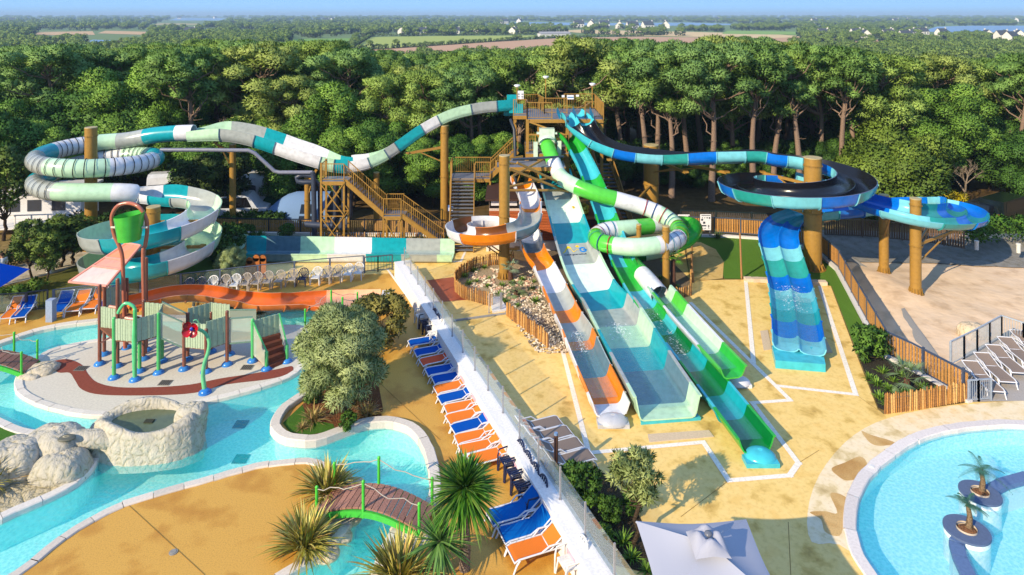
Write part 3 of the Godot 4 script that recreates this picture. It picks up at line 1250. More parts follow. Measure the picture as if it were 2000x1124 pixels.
func build_slides() -> void:
	colours()
	var tq: Color = K.tq
	var mint: Color = K.mint
	var gy: Color = K.grey
	var wh: Color = K.white

	# the long slide on the left: drop, wide valley, closed coil, open coil, run-out
	var a := thing("water_slide", "long turquoise, mint and grey slide that dips and coils twice on the left", "water slide")
	var top := spline([dp(1004, 214, 49.2), dp(975, 217, 48.9), dp(930, 222, 48.6), dp(880, 235, 48.2), dp(830, 261, 47.8), dp(790, 289, 47.5), dp(750, 315, 47.2), dp(715, 330, 47), dp(685, 336, 47)], 0.25)
	var narrow := u_profile(1.0, 0.82, 0.62, 14)
	var wide := u_profile(1.9, 0.95, 1.15, 14)
	run(a, top, [[0.0, narrow], [0.72, narrow], [1.0, u_profile(1.5, 0.85, 1.0, 14)]], [[1.4, tq], [1.9, gy], [2.4, mint], [1.3, wh], [2.2, tq], [0.9, gy], [1.4, mint], [1.6, wh]], {"seam": 4, "flange_col": K.slate})
	var valley := spline([dp(685, 336, 47), dp(655, 334, 47), dp(620, 325, 47), (dp(575, 311, 47)), dp(530, 295, 47), dp(485, 281, 47), dp(440, 274, 47), dp(395, 274, 47), dp(372, 275, 47)], 0.25)
	run(a, valley, [[0.0, u_profile(1.5, 1.0, 0.85, 14)], [0.3, wide], [0.8, wide], [1.0, u_profile(1.15, 0.75, 0.75, 14)]], [[1.0, tq], [1.0, mint], [3.2, wh], [1.4, tq], [2.2, gy], [2.3, mint]], {"seam": 5, "flange_col": K.slate})
	# slot-shaped cover plates on the near wall of the valley
	var cx := -26.48
	var coil := [dp(378, 259, 47), dp(345, 260, 47), dp(300, 264, 46.95)]
	coil.append_array(ring_pts(cx, 43.6, 3.3, false, [6.35, 6.12, 5.92, 5.62, 5.3, 4.72, 4.5], 30.0, 0.0))
	coil.append_array([dp(235, 376, 40.9), dp(262, 378, 41.3)])
	var tube := tube_profile(0.56)
	var band := [K.dk]
	run(a, spline(coil, 0.3), [[0.0, tube], [1.0, tube]], [[1.2, wh], [2.2, tq], [1.9, gy], [2.0, mint], [2.2, wh, wh, band], [2.0, tq], [2.8, gy, gy, band], [3.4, mint, mint, band], [3.2, wh, wh, band], [2.6, tq], [2.6, mint, mint, band], [2.4, wh, wh, band], [2.4, gy], [2.2, tq], [3.0, gy, gy, band], [3.2, mint], [1.2, wh]], {"tube": true, "thick": 0.02, "seam": 8})
	var ox := -20.4
	var low := [dp(258, 394, 41.3), dp(280, 394, 41.6)]
	low.append_array(ring_pts(ox, 38.7, 2.6, true, [3.45, 3.1, 2.65, 2.15, 1.8, 1.45, 1.05, 0.65, 0.42], 30.0, 0.0))
	low.append_array([dp(355, 473, 42.2), dp(420, 479, 42.3), dp(470, 487, 42.2)])
	var trough := u_profile(1.6, 1.0, 0.62, 14)
	run(a, spline(low, 0.3), [[0.0, u_profile(1.12, 0.75, 0.62, 14)], [0.06, trough], [0.88, trough], [0.95, u_profile(1.6, 0.7, 0.6, 14)], [1.0, u_profile(1.6, 0.62, 0.6, 14)]], [[1.7, wh], [1.9, tq], [2.2, gy], [2.4, mint], [2.4, wh], [3.6, tq], [3.0, gy], [2.6, mint], [2.0, gy], [2.4, tq], [2.0, mint], [2.6, mint], [2.6, wh], [3.6, tq], [3.0, gy], [2.4, mint], [2.4, gy], [2.4, mint], [4.4, mint]], {"bank": [[0.0, 0.0], [0.05, 0.0], [0.12, -0.22], [0.84, -0.22], [0.92, 0.0], [1.0, 0.0]], "seam": 5})
	var flume := PackedVector3Array([g(470, 502, 0.12), g(600, 502, 0.12), g(740, 502, 0.1), g(885, 503, 0.08)])
	var fl := spline(Array(flume), 0.8)
	run(a, fl, [[0.0, box_profile(1.7, 0.95, 0.5)], [1.0, box_profile(1.7, 0.8, 0.48)]], [[1.4, tq], [2.4, K.slate], [2.4, mint], [2.6, wh], [2.4, tq], [2.4, gy], [1.0, mint]], {"flange": false, "lip": 0.08})
	part("shallow_water", water_sheet(fl, 1.5, 0.4, 0.97, 0.16), M.thin_water, a)

	# the twin black and blue slide on the right
	var b := thing("water_slide", "twin lane slide, black inside and blue outside, spiralling round the thick pillar on the right", "water slide")
	var sx := (1552.0 - 1000.0) * 40.0 / F
	var pts := [dp(1112, 229, 46.2), dp(1124, 240, 45.8), dp(1136, 262, 45.2), dp(1160, 287, 44.7), dp(1200, 306, 44.3), dp(1250, 316, 44.0), dp(1320, 321, 43.8), dp(1400, 319, 43.6), dp(1480, 317, 43.4)]
	pts.append_array(ring_pts(sx, 40.0, 3.1, true, [5.45, 5.12, 4.85, 4.5, 4.15], 30.0, 0.0))
	var twin := twin_profile(2.0, 0.85, 0.62, 0.36)
	var bl: Color = K.blue
	var sk: Color = K.sky
	var se: Color = K.sea
	var bk: Color = K.black
	var sp := spline(pts, 0.3)
	run(b, sp, [[0.0, twin_profile(2.1, 0.55, 0.55, 0.4)], [0.1, twin], [1.0, twin]], [[1.3, K.cyan, K.cyan], [2.2, K.cyan, bk], [2.0, K.cyan, bk], [1.9, bl, bk], [2.2, sk, bk], [2.2, se, bk], [2.4, bl, bk], [2.4, sk, bk], [1.8, se, bk], [1.6, bl, bk], [1.6, sk, bk], [1.4, se, bk], [2.6, bl, bk], [2.4, sk, bk], [2.4, se, bk], [2.2, bl, bk], [2.4, sk, bk], [2.4, se, bk], [2.2, bl, bk], [1.8, sk, bk], [2.0, se, bk], [2.0, bl, bk]], {"bank": [[0.0, 0.0], [0.18, -0.1], [0.3, -0.3], [0.4, -0.25], [0.55, -0.25], [1.0, -0.25]], "rim": rgb(78, 88, 112), "flange_col": sk})
	var px := [dp(1552, 362, 43.25), dp(1600, 374, 42.6), dp(1650, 392, 41.0), dp(1700, 408, 39.6), dp(1745, 420, 38.3), dp(1800, 432, 37.6), dp(1850, 436, 38.0), dp(1884, 430, 39.4), dp(1880, 414, 41.4), dp(1840, 404, 42.8), dp(1790, 403, 43.0), dp(1730, 410, 43.2), dp(1670, 419, 43.2), dp(1610, 424, 43.0), dp(1565, 430, 42.6), dp(1535, 443, 41.6), dp(1522, 462, 40.6), dp(1522, 484, 39.8), dp(1530, 515, 38.6), dp(1541, 553, 37.1), dp(1550, 600, 34.2), dp(1556, 640, 32.0), dp(1561, 690, 29.5)]
	var end := spline(px, 0.3)
	var low_twin := twin_profile(2.1, 0.6, 0.5, 0.3)
	run(b, end, [[0.0, twin], [0.06, low_twin], [0.55, low_twin], [0.75, twin_profile(2.15, 0.36, 0.36, 0.2)], [1.0, twin_profile(2.1, 0.32, 0.32, 0.18)]], [[1.4, sk], [1.6, se], [2.0, bl], [2.0, bl], [2.2, sk], [2.4, se], [1.8, bl], [2.0, se], [2.0, bl], [2.0, sk], [2.2, bl], [2.2, sk], [2.0, bl], [2.0, K.cyan], [2.0, tq], [1.2, bl], [1.8, bl], [1.2, sk], [1.5, se], [1.8, bl], [1.4, sk], [1.5, K.cyan], [1.5, tq], [2.0, bl], [1.5, sk]], {"bank": [[0.0, -0.22], [0.1, 0.0], [0.22, 0.22], [0.42, 0.22], [0.5, 0.05], [1.0, 0.0]]})
	var mb := MB.new()
	mb.col = K.cyan
	var e0 := g(1510, 712, 0.0)
	mb.slab(ground_poly([1508, 690, 1606, 694, 1613, 728, 1515, 720]), 0.0, 0.34)
	part("end_stop", mb, M.plastic, b)
	part("white_water", splash(end, int(end.size() * 0.82), int(end.size() * 0.9), 1.9, 0.45, 31), M.matte, b)
	part("shallow_water", water_sheet(end, 1.7, 0.86, 0.99, 0.2), M.thin_water, b)

	# the closed green and white tube slide in the middle
	var c := thing("water_slide", "closed tube slide in green, mint and white with thin coloured bands in the middle", "water slide")
	var lm: Color = K.lime
	var rb := [rgb(150, 40, 40), rgb(30, 60, 120), rgb(20, 130, 150), rgb(200, 160, 30)]
	var tp := [dp(1069, 283, 45.4), dp(1072, 293, 44.9), dp(1079, 310, 44.3), dp(1087, 330, 43.7), dp(1098, 348, 42.8), dp(1125, 364, 42.1), dp(1165, 379, 41.6), dp(1210, 391, 41.5), dp(1255, 404, 41.5), dp(1290, 418, 41.2), dp(1317, 437, 40.6), dp(1330, 456, 39.2), dp(1315, 472, 37.9), dp(1280, 480, 37.2), dp(1240, 483, 37.1), dp(1200, 480, 37.6), dp(1170, 472, 38.2), dp(1166, 460, 39.2), dp(1188, 450, 39.8), dp(1230, 446, 40.3), dp(1290, 440, 41.6), dp(1335, 438, 42.6), dp(1356, 444, 41.9), dp(1350, 460, 40.3), dp(1320, 478, 39.2), dp(1275, 490, 38.8), dp(1238, 497, 38.7), dp(1226, 506, 38.5), dp(1240, 522, 37.5), dp(1262, 545, 36.0), dp(1290, 578, 34.0)]
	run(c, spline(tp, 0.28), [[0.0, tube_profile(0.5)], [1.0, tube_profile(0.5)]], [[1.7, lm], [1.3, wh], [1.7, mint], [2.6, lm], [1.7, wh], [1.3, wh, wh, rb], [1.7, mint, mint, rb], [1.8, lm, lm, rb], [2.2, wh, wh, rb], [2.5, mint], [2.1, lm, lm, rb], [1.6, wh, wh, rb], [1.5, mint], [1.3, lm], [2.4, wh], [1.4, lm], [1.5, K.green], [2.5, K.green], [2.0, mint], [1.6, K.dgreen], [1.8, K.green], [1.6, wh], [1.1, wh]], {"tube": true, "thick": 0.02, "seam": 8})
	var co := spline([dp(1288, 582, 34.1), dp(1330, 630, 31.3), dp(1380, 683, 28.9), dp(1432, 738, 26.7)], 0.3)
	run(c, co, [[0.0, box_profile(0.86, 0.6, 0.6, 0.12, 0.3)], [1.0, box_profile(0.86, 0.42, 0.42, 0.08, 0.2)]], [[1.0, mint], [1.9, lm], [4.4, wh, mint], [2.4, lm, K.green]], {"flange": false, "lip": 0.1})
	mb = MB.new()
	mb.col = rgb(224, 222, 228)
	mb.ball(g(1441, 748, 0.1), Vector3(0.52, 0.26, 0.38), 16, 8, 0.0)
	mb.box(g(1441, 750, 0.06), Vector3(1.0, 0.14, 0.5))
	part("end_cap", mb, M.plastic, c)
	part("shallow_water", water_sheet(co, 0.8, 0.1, 0.96, 0.14), M.thin_water, c)
	mb = MB.new()
	mb.col = rgb(206, 226, 206)
	mb.box(dp(1068, 266, 45.5), Vector3(1.0, 1.05, 0.6))
	mb.tube(dp(1069, 274, 45.7), dp(1069.5, 284, 45.2), 0.62, 0.6, 20, false)
	mb.box(dp(1046, 292, 45.4), Vector3(0.28, 1.0, 0.3))
	mb.box(dp(1092, 290, 45.4), Vector3(0.28, 1.0, 0.3))
	mb.beam(dp(1048, 260, 45.4), dp(1088, 260, 45.4), 0.3, 0.12)
	part("start_mouth", mb, M.plastic, c)

	# the tall straight slide in turquoise and green
	var d := thing("water_slide", "tall straight open slide in turquoise and green that runs down under the green tube", "water slide")
	var gr: Color = K.green
	var dpts := spline([dp(1104, 272, 46.0), dp(1112, 279, 45.6), dp(1124, 300, 45.0), dp(1150, 352, 43.6), dp(1181, 430, 41.2), dp(1212, 515, 37.6), dp(1240, 570, 35.2), dp(1262, 604, 33.5), dp(1300, 655, 31.3), dp(1340, 706, 29.0), dp(1400, 783, 26.2), dp(1478, 884, 23.0)], 0.3)
	run(d, dpts, [[0.0, u_profile(1.15, 0.5, 0.5, 10)], [0.5, u_profile(1.15, 0.5, 0.5, 10)], [0.62, box_profile(1.0, 0.55, 0.55, 0.1, 0.2)], [1.0, box_profile(1.0, 0.5, 0.5, 0.1, 0.2)]], by_rows(dpts, [[300, gr], [352, K.cyan], [374, gr], [424, K.cyan], [447, gr], [522, K.cyan], [566, gr], [603, K.cyan], [622, gr], [650, K.cyan], [688, gr, K.dgreen], [722, K.cyan, tq], [770, gr, K.dgreen], [812, K.cyan, tq], [890, gr, K.dgreen]]), {"flange_col": tq, "lip": 0.1})
	mb = MB.new()
	mb.col = K.cyan
	mb.ball(g(1485, 893, 0.1), Vector3(0.54, 0.26, 0.46), 16, 8, 0.0)
	mb.box(g(1486, 902, 0.07), Vector3(1.1, 0.16, 0.5))
	part("end_cap", mb, M.plastic, d)
	part("white_water", splash(dpts, int(dpts.size() * 0.60), int(dpts.size() * 0.76), 0.9, 0.32, 32), M.matte, d)
	part("shallow_water", water_sheet(dpts, 0.9, 0.6, 0.98, 0.2), M.thin_water, d)

	# the wide slide with the logo
	var e := thing("water_slide", "wide straight slide in turquoise, mint and grey with a yellow and blue logo", "water slide")
	var ep := spline([dp(1083, 352, 44.6), dp(1085, 362, 43.8), dp(1090, 385, 42.8), dp(1103, 430, 41.0), dp(1122, 490, 38.6), dp(1148, 555, 36.0), dp(1176, 600, 34.3), dp(1193, 625, 33.0), dp(1224, 680, 30.3), dp(1262, 746, 27.6), dp(1305, 818, 25.0)], 0.3)
	var wp := box_profile(2.0, 0.6, 0.6, 0.1, 0.14)
	run(e, ep, [[0.0, box_profile(1.7, 0.75, 0.7, 0.1, 0.14)], [0.15, box_profile(1.75, 0.6, 0.55, 0.1, 0.14)], [0.5, wp], [0.6, box_profile(2.2, 0.85, 0.9, 0.14, 0.14)], [1.0, box_profile(2.1, 0.75, 0.85, 0.14, 0.14)]], by_rows(ep, [[370, tq], [386, gy], [432, mint, K.ivory], [470, tq], [515, gy], [567, mint, K.ivory], [603, tq], [637, gy], [680, mint], [725, tq], [783, gy, K.slate], [820, mint]]), {"flange": false, "lip": 0.12})
	part("white_water", splash(ep, int(ep.size() * 0.64), int(ep.size() * 0.72), 1.6, 0.25, 33), M.matte, e)
	part("shallow_water", water_sheet(ep, 2.0, 0.66, 0.985, 0.2), M.thin_water, e)
	mb = MB.new()
	mb.col = K.cyan
	mb.slab(ground_poly([1250, 818, 1362, 814, 1369, 822, 1252, 831]), 0.0, 0.12)
	part("end_sill", mb, M.plastic, e)
	slide_logo(e, ep)

	# the white, grey and orange slide with one open loop
	var f := thing("water_slide", "open white, grey and orange slide making one loop round the pillar by the bed", "water slide")
	var orr: Color = K.orange
	var fcx := (966.0 - 1000.0) * 38.9 / F
	var fp := [dp(1016, 360, 43.2), dp(1020, 368, 42.6), dp(1032, 398, 41.2), dp(1036, 420, 39.9)]
	fp.append_array(ring_pts(fcx, 38.9, 2.0, true, [3.5, 3.1, 2.72, 2.4, 2.08, 1.82], 30.0, 120.0))
	fp.append_array([dp(1046, 508, 37.0), dp(1063, 536, 36.2), dp(1085, 580, 34.6), dp(1108, 628, 32.6), dp(1128, 668, 30.8), dp(1150, 718, 28.6), dp(1175, 770, 26.6), dp(1194, 812, 25.1)])
	var fpts := spline(fp, 0.28)
	var up := u_profile(1.15, 0.78, 0.5, 12)
	run(f, fpts, [[0.0, u_profile(1.1, 0.55, 0.55, 12)], [0.15, up], [0.5, up], [0.6, u_profile(1.15, 0.5, 0.5, 12)], [0.74, u_profile(1.2, 0.5, 0.5, 12)], [0.82, box_profile(1.15, 0.6, 0.62, 0.1, 0.16)], [1.0, box_profile(1.15, 0.45, 0.5, 0.1, 0.16)]], [[0.8, orr], [2.4, wh], [0.5, orr], [1.6, wh, gy], [2.4, K.slate, gy], [2.7, orr, rgb(126, 76, 40)], [3.0, wh], [1.3, wh, rgb(126, 76, 40)], [2.4, wh], [2.2, orr, wh], [1.6, K.slate], [1.8, orr], [2.0, wh], [1.7, orr, gy], [1.2, orr], [1.9, wh, gy], [0.9, orr], [2.6, wh, K.slate], [2.2, orr], [0.9, wh]], {"bank": [[0.0, 0.0], [0.1, 0.0], [0.18, -0.28], [0.5, -0.28], [0.58, 0.0], [1.0, 0.0]], "seam": 4, "flange_col": wh})
	mb = MB.new()
	mb.col = rgb(186, 188, 196)
	mb.ball(g(1197, 824, 0.1), Vector3(0.58, 0.26, 0.42), 16, 8, 0.0)
	mb.box(g(1197, 827, 0.07), Vector3(1.15, 0.16, 0.5))
	part("end_cap", mb, M.plastic, f)
	part("white_water", splash(fpts, int(fpts.size() * 0.8), int(fpts.size() * 0.86), 0.9, 0.5, 34), M.matte, f)
	part("shallow_water", water_sheet(fpts, 1.0, 0.8, 0.97, 0.18), M.thin_water, f)


func slide_logo(root: Node3D, pts: PackedVector3Array) -> void:
	# the mark printed on the grey section: a yellow wave with a dot, a blue round G and the name below
	var best := 0
	for i in pts.size():
		var row := HOR + F * (EYE - pts[i].y) / -pts[i].z
		if row < 492.0:
			best = i
	var f := frame(pts, best)
	var o: Vector3 = pts[best] + f[1] * 0.012
	var X: Vector3 = -f[0] if (f[0] as Vector3).x < 0.0 else f[0]
	var Y: Vector3 = -f[2]
	var mb := MB.new()
	mb.col = rgb(250, 206, 20)
	var wave := PackedVector2Array([Vector2(-0.72, -0.16), Vector2(-0.56, -0.04), Vector2(-0.42, 0.2), Vector2(-0.3, 0.3), Vector2(-0.18, 0.22), Vector2(-0.12, 0.0), Vector2(-0.06, -0.1), Vector2(0.06, -0.02), Vector2(0.2, 0.1), Vector2(0.34, 0.0)])
	var sm := smooth_poly(wave, 5, false)
	for i in sm.size() - 1:
		var w := 0.02 + 0.07 * sin(PI * minf(1.0, float(i) / sm.size() * 1.5))
		var n0 := Vector2(0, w)
		mb.quad(o + X * sm[i].x + Y * (sm[i].y - w), o + X * sm[i + 1].x + Y * (sm[i + 1].y - w), o + X * sm[i + 1].x + Y * (sm[i + 1].y + w), o + X * sm[i].x + Y * (sm[i].y + w))
	for i in 14:
		var a := TAU * i / 14
		var a2 := TAU * (i + 1) / 14
		var q := o + X * 0.24 + Y * 0.34
		mb.tri(q, q + X * cos(a) * 0.1 + Y * sin(a) * 0.08, q + X * cos(a2) * 0.1 + Y * sin(a2) * 0.08)
	mb.col = rgb(20, 128, 220)
	for i in 20:
		var a := lerpf(0.55, TAU - 0.05, i / 20.0)
		var a2 := lerpf(0.55, TAU - 0.05, (i + 1) / 20.0)
		var q := o + X * 0.5 + Y * 0.04
		mb.quad(q + X * cos(a) * 0.12 + Y * sin(a) * 0.12, q + X * cos(a) * 0.22 + Y * sin(a) * 0.22, q + X * cos(a2) * 0.22 + Y * sin(a2) * 0.22, q + X * cos(a2) * 0.12 + Y * sin(a2) * 0.12)
	var bar := o + X * 0.5 + Y * 0.04
	mb.quad(bar + X * 0.02 - Y * 0.04, bar + X * 0.22 - Y * 0.04, bar + X * 0.22 + Y * 0.05, bar + X * 0.02 + Y * 0.05)
	part("printed_logo", mb, M.matte, root)
	var t := TextMesh.new()
	var fnt := SystemFont.new()
	fnt.font_names = PackedStringArray(["Droid Sans"])
	fnt.font_weight = 700
	t.font = fnt
	t.text = "mané guernehué"
	t.font_size = 24
	t.pixel_size = 0.0066
	t.depth = 0.004
	var m := MeshInstance3D.new()
	m.name = "printed_name"
	m.mesh = t
	var mm := StandardMaterial3D.new()
	mm.albedo_color = Color(0.09, 0.1, 0.25)
	mm.roughness = 0.6
	m.material_override = mm
	m.transform = Transform3D(Basis(X, Y, X.cross(Y)), o - Y * 0.32 - X * 0.02)
	root.add_child(m)


# ---------------------------------------------------------------- pillars, tower, stairs
var OCHRE: Color


func pillar(px: float, base_row: float, top_row: float, r: float, y0: float, label: String, cap := true) -> Node3D:
	var p := g(px, base_row, y0)
	var h := (EYE - y0) - (top_row - HOR) * -p.z / F
	var t := thing("support_pillar", label, "pillar", p, 0.0)
	var mb := MB.new()
	mb.col = OCHRE
	mb.tube(Vector3.ZERO, Vector3(0, h, 0), r, r, 24, true)
	part("shaft", mb, M.paint, t)
	for k in 2:
		mb = MB.new()
		mb.col = shade(OCHRE, 0.82)
		var y: float = h * [0.5, 0.93][k]
		mb.tube(Vector3(0, y, 0), Vector3(0, y + 0.07, 0), r * 1.07, r * 1.07, 24, true)
		for i in 8:
			var a := TAU * i / 8
			mb.box(Vector3(cos(a) * r * 1.1, y + 0.035, sin(a) * r * 1.1), Vector3(0.04, 0.04, 0.04))
		part("bolted_collar", mb, M.paint, t)
	mb = MB.new()
	mb.col = shade(OCHRE, 0.9)
	mb.tube(Vector3(0, 0, 0), Vector3(0, 0.05, 0), r * 1.45, r * 1.45, 24, true)
	for i in 14:
		var a := TAU * i / 14
		var d := Vector3(cos(a), 0, sin(a))
		mb.beam(d * r * 1.22 + Vector3(0, 0.05, 0), d * r * 1.02 + Vector3(0, 0.34, 0), 0.03, r * 0.2)
	part("base_plate", mb, M.paint, t)
	mb = MB.new()
	mb.col = rgb(190, 170, 120)
	mb.tube(Vector3(0, h, 0), Vector3(0, h + 0.05, 0), r * 1.04, r * 1.02, 24, true)
	part("top_cap", mb, M.paint, t)
	return t


func brace(t: Node3D, y: float, to: Vector3, size := 0.12) -> void:
	# an arm with a slanting stay from the shaft out to a world point
	var a := Vector3(0, y, 0)
	var b := to - t.position
	var mb := MB.new()
	mb.col = OCHRE
	mb.beam(a, b, size, size * 1.4)
	mb.beam(Vector3(0, y - 1.1, 0), a.lerp(b, 0.7), size * 0.6, size * 0.6)
	mb.box(b + Vector3(0, 0.06, 0), Vector3(0.3, 0.1, 0.3))
	part("bracket_arm", mb, M.paint, t)


# railing panel with bars between two points of a floor
func rail(root: Node3D, a: Vector3, b: Vector3, h := 1.1, gap := 0.13, c := Color.BLACK, called := "railing") -> void:
	var mb := MB.new()
	mb.col = OCHRE if c == Color.BLACK else c
	var up := Vector3(0, h, 0)
	mb.beam(a + up, b + up, 0.05, 0.05)
	mb.beam(a + Vector3(0, 0.1, 0), b + Vector3(0, 0.1, 0), 0.03, 0.04)
	mb.beam(a, a + up, 0.06, 0.06)
	mb.beam(b, b + up, 0.06, 0.06)
	var n := maxi(1, int(a.distance_to(b) / gap))
	for i in range(1, n):
		var p := a.lerp(b, float(i) / n)
		mb.beam(p + Vector3(0, 0.1, 0), p + up, 0.018, 0.018)
	part(called, mb, M.paint, root)


func deck_plate(root: Node3D, lo: Vector3, hi: Vector3, c: Color) -> void:
	var mb := MB.new()
	mb.col = c
	var y := lo.y
	mb.box(Vector3((lo.x + hi.x) / 2, y - 0.02, (lo.z + hi.z) / 2), Vector3(absf(hi.x - lo.x), 0.04, absf(hi.z - lo.z)))
	part("floor_grating", mb, M.paint, root)
	mb = MB.new()
	mb.col = OCHRE
	for e in [[lo.x, lo.z, hi.x, lo.z], [hi.x, lo.z, hi.x, hi.z], [hi.x, hi.z, lo.x, hi.z], [lo.x, hi.z, lo.x, lo.z]]:
		mb.beam(Vector3(e[0], y - 0.15, e[1]), Vector3(e[2], y - 0.15, e[3]), 0.08, 0.24)
	part("floor_frame", mb, M.paint, root)


func flight(root: Node3D, a: Vector3, b: Vector3, w: float, steps: int, side: Vector3, rails := true) -> void:
	# a stair from a (foot) up to b (head): two stringers, open treads, railings
	var mb := MB.new()
	mb.col = OCHRE
	for s in [-0.5, 0.5]:
		mb.beam(a + side * w * s, b + side * w * s, 0.06, 0.26)
	part("stringer", mb, M.paint, root)
	var run_dir := Vector3(b.x - a.x, 0, b.z - a.z).normalized()
	var sb := Basis(side, Vector3.UP, side.cross(Vector3.UP))
	for i in steps:
		mb = MB.new()
		mb.col = rgb(112, 116, 124)
		var p := a.lerp(b, (i + 0.5) / steps)
		mb.box(p + Vector3(0, 0.06, 0), Vector3(w - 0.06, 0.035, 0.26), sb)
		mb.col = OCHRE
		mb.box(p + Vector3(0, -0.03, 0) + run_dir * 0.12, Vector3(w - 0.06, 0.15, 0.012), sb)
		part("stair_tread", mb, M.paint, root)
	if rails:
		for s in [-0.5, 0.5]:
			mb = MB.new()
			mb.col = OCHRE
			var o: Vector3 = side * w * s
			var up := Vector3(0, 1.05, 0)
			mb.beam(a + o + up, b + o + up, 0.05, 0.05)
			mb.beam(a + o + Vector3(0, 0.2, 0), b + o + Vector3(0, 0.2, 0), 0.03, 0.03)
			var n := int(a.distance_to(b) / 0.16)
			for i in n + 1:
				var p := a.lerp(b, float(i) / n) + o
				mb.beam(p + Vector3(0, 0.15, 0), p + up, 0.05 if i % 8 == 0 else 0.018, 0.02)
			part("stair_railing", mb, M.paint, root)


func build_tower() -> void:
	OCHRE = rgb(164, 124, 54)
	var steel_blue := rgb(118, 124, 140)
	# pillars
	var p1 := pillar(177, 487, 250, 0.36, 0.0, "ochre pillar inside the closed upper coil of the slide on the far left")
	for q in [[110, 300, 43.6], [240, 312, 42.5], [120, 352, 43.2]]:
		brace(p1, dp(q[0], q[1], q[2]).y - 0.55, dp(q[0], q[1], q[2]) + Vector3(0, -0.62, 0))
	var p2 := pillar(299, 545, 405, 0.36, 0.0, "ochre pillar inside the open coil behind the green bucket")
	for q in [[395, 420, 38.7], [270, 470, 36], [180, 470, 38.7], [395, 470, 38.7]]:
		brace(p2, clampf(dp(q[0], q[1], q[2]).y - 0.4, 0.4, 4.0), dp(q[0], q[1], q[2]) + Vector3(0, -0.35, 0))
	var p3 := pillar(454, 447, 283, 0.22, 0.0, "slim ochre pillar behind the white car under the valley of the slide")
	brace(p3, 5.2, dp(420, 272, 47) + Vector3(0, -0.3, 0))
	var p4 := pillar(600, 448, 338, 0.2, 0.0, "slim ochre pillar beside the dark pump pipes")
	brace(p4, 3.2, dp(620, 330, 47))
	var p5 := pillar(868, 446, 246, 0.28, 0.0, "tall slim ochre pillar under the descending left slide by the tower")
	brace(p5, 5.7, dp(795, 300, 47.4))
	var p5b := pillar(735, 448, 338, 0.2, 0.0, "short ochre pillar behind the zigzag service stair")
	var p6 := pillar(985, 543, 305, 0.3, 0.0, "ochre pillar standing in the gravel bed in the loop of the orange and white slide")
	for q in [[930, 470, 37], [900, 455, 39], [1010, 455, 38], [1010, 480, 38.5]]:
		brace(p6, dp(q[0], q[1], q[2]).y - 0.3, dp(q[0], q[1], q[2]) + Vector3(0, -0.2, 0), 0.1)
	var p7 := pillar(1272, 437, 284, 0.52, 0.0, "thick ochre pillar under the first bend of the black and blue slide")
	for q in [[1190, 306, 44], [1340, 330, 43.8], [1420, 330, 43.6], [1230, 400, 42.6]]:
		brace(p7, dp(q[0], q[1], q[2]).y - 0.35, dp(q[0], q[1], q[2]) + Vector3(0, -0.25, 0))
	var p8 := pillar(1588, 525, 309, 0.5, 0.0, "thickest ochre pillar inside the black spiral of the twin slide")
	for q in [[1490, 330, 43.2], [1680, 372, 40], [1560, 402, 36.9], [1450, 380, 40], [1520, 372, 42.5]]:
		brace(p8, dp(q[0], q[1], q[2]).y - 0.3, dp(q[0], q[1], q[2]) + Vector3(0, -0.25, 0))
	var p9 := pillar(1727, 533, 382, 0.27, -0.5, "left one of the two ochre pillars in the sandy yard")
	brace(p9, 3.2, dp(1745, 424, 38.4))
	var p10 := pillar(1789, 574, 389, 0.29, -0.5, "right one of the two ochre pillars in the sandy yard")
	for q in [[1800, 438, 37.7], [1880, 440, 39.4], [1830, 412, 42.6]]:
		brace(p10, dp(q[0], q[1], q[2]).y - 0.15, dp(q[0], q[1], q[2]) + Vector3(0, -0.15, 0), 0.1)
	var p11 := pillar(1248, 545, 440, 0.14, 0.0, "left one of the two thin ochre posts inside the loop of the green tube")
	brace(p11, 2.4, dp(1205, 470, 39.0), 0.08)
	var p12 := pillar(1301, 566, 443, 0.19, 0.0, "right one of the two thin ochre posts inside the loop of the green tube")
	brace(p12, 2.3, dp(1335, 460, 39.4), 0.08)

	# the tower
	var t := thing("slide_tower", "ochre steel slide tower with two railed platforms on the edge of the pine wood", "tower")
	var zf := -46.0
	var zb := -51.0
	var y2 := 7.95
	var xl := (1030.0 - 1000.0) * 46.0 / F
	var xr := (1170.0 - 1000.0) * 46.0 / F
	var xw := (1003.0 - 1000.0) * 48.0 / F
	deck_plate(t, Vector3(xl, y2, zf), Vector3(xr + 0.3, y2, zb), steel_blue)
	deck_plate(t, Vector3(xw, y2, zf - 1.6), Vector3(xl, y2, zb + 0.6), steel_blue)
	rail(t, Vector3(xl, y2, zf), Vector3((1078 - 1000) * 46.0 / F, y2, zf))
	rail(t, Vector3(xl, y2, zf), Vector3(xl, y2, zf - 1.6))
	rail(t, Vector3(xw, y2, zb + 0.6), Vector3(1.9, y2, zb + 0.2))
	rail(t, Vector3(1.9, y2, zb + 0.2), Vector3(2.3, y2, zb + 2.6))
	rail(t, Vector3(2.3, y2, zb + 2.6), Vector3(3.9, y2, zb + 2.6))
	rail(t, Vector3(3.9, y2, zb), Vector3(xr + 0.3, y2, zb))
	rail(t, Vector3(xr + 0.3, y2, zb), Vector3(xr + 0.3, y2, zf))
	rail(t, Vector3(xw, y2, zf - 1.6), Vector3(xl, y2, zf - 1.6))
	rail(t, Vector3(xr - 0.9, y2, zf - 0.4), Vector3(xr + 0.3, y2, zf - 0.4))
	var y1 := 5.85
	deck_plate(t, Vector3(xl - 0.1, y1 - 0.1, -45.4), Vector3(3.75, y1 - 0.1, -49.5), steel_blue)
	rail(t, Vector3(xl, y1, -45.5), Vector3(1.55, y1, -45.5))
	rail(t, Vector3(3.0, y1, -45.5), Vector3(3.7, y1, -45.5))
	rail(t, Vector3(3.7, y1, -45.5), Vector3(3.7, y1, -49.5))
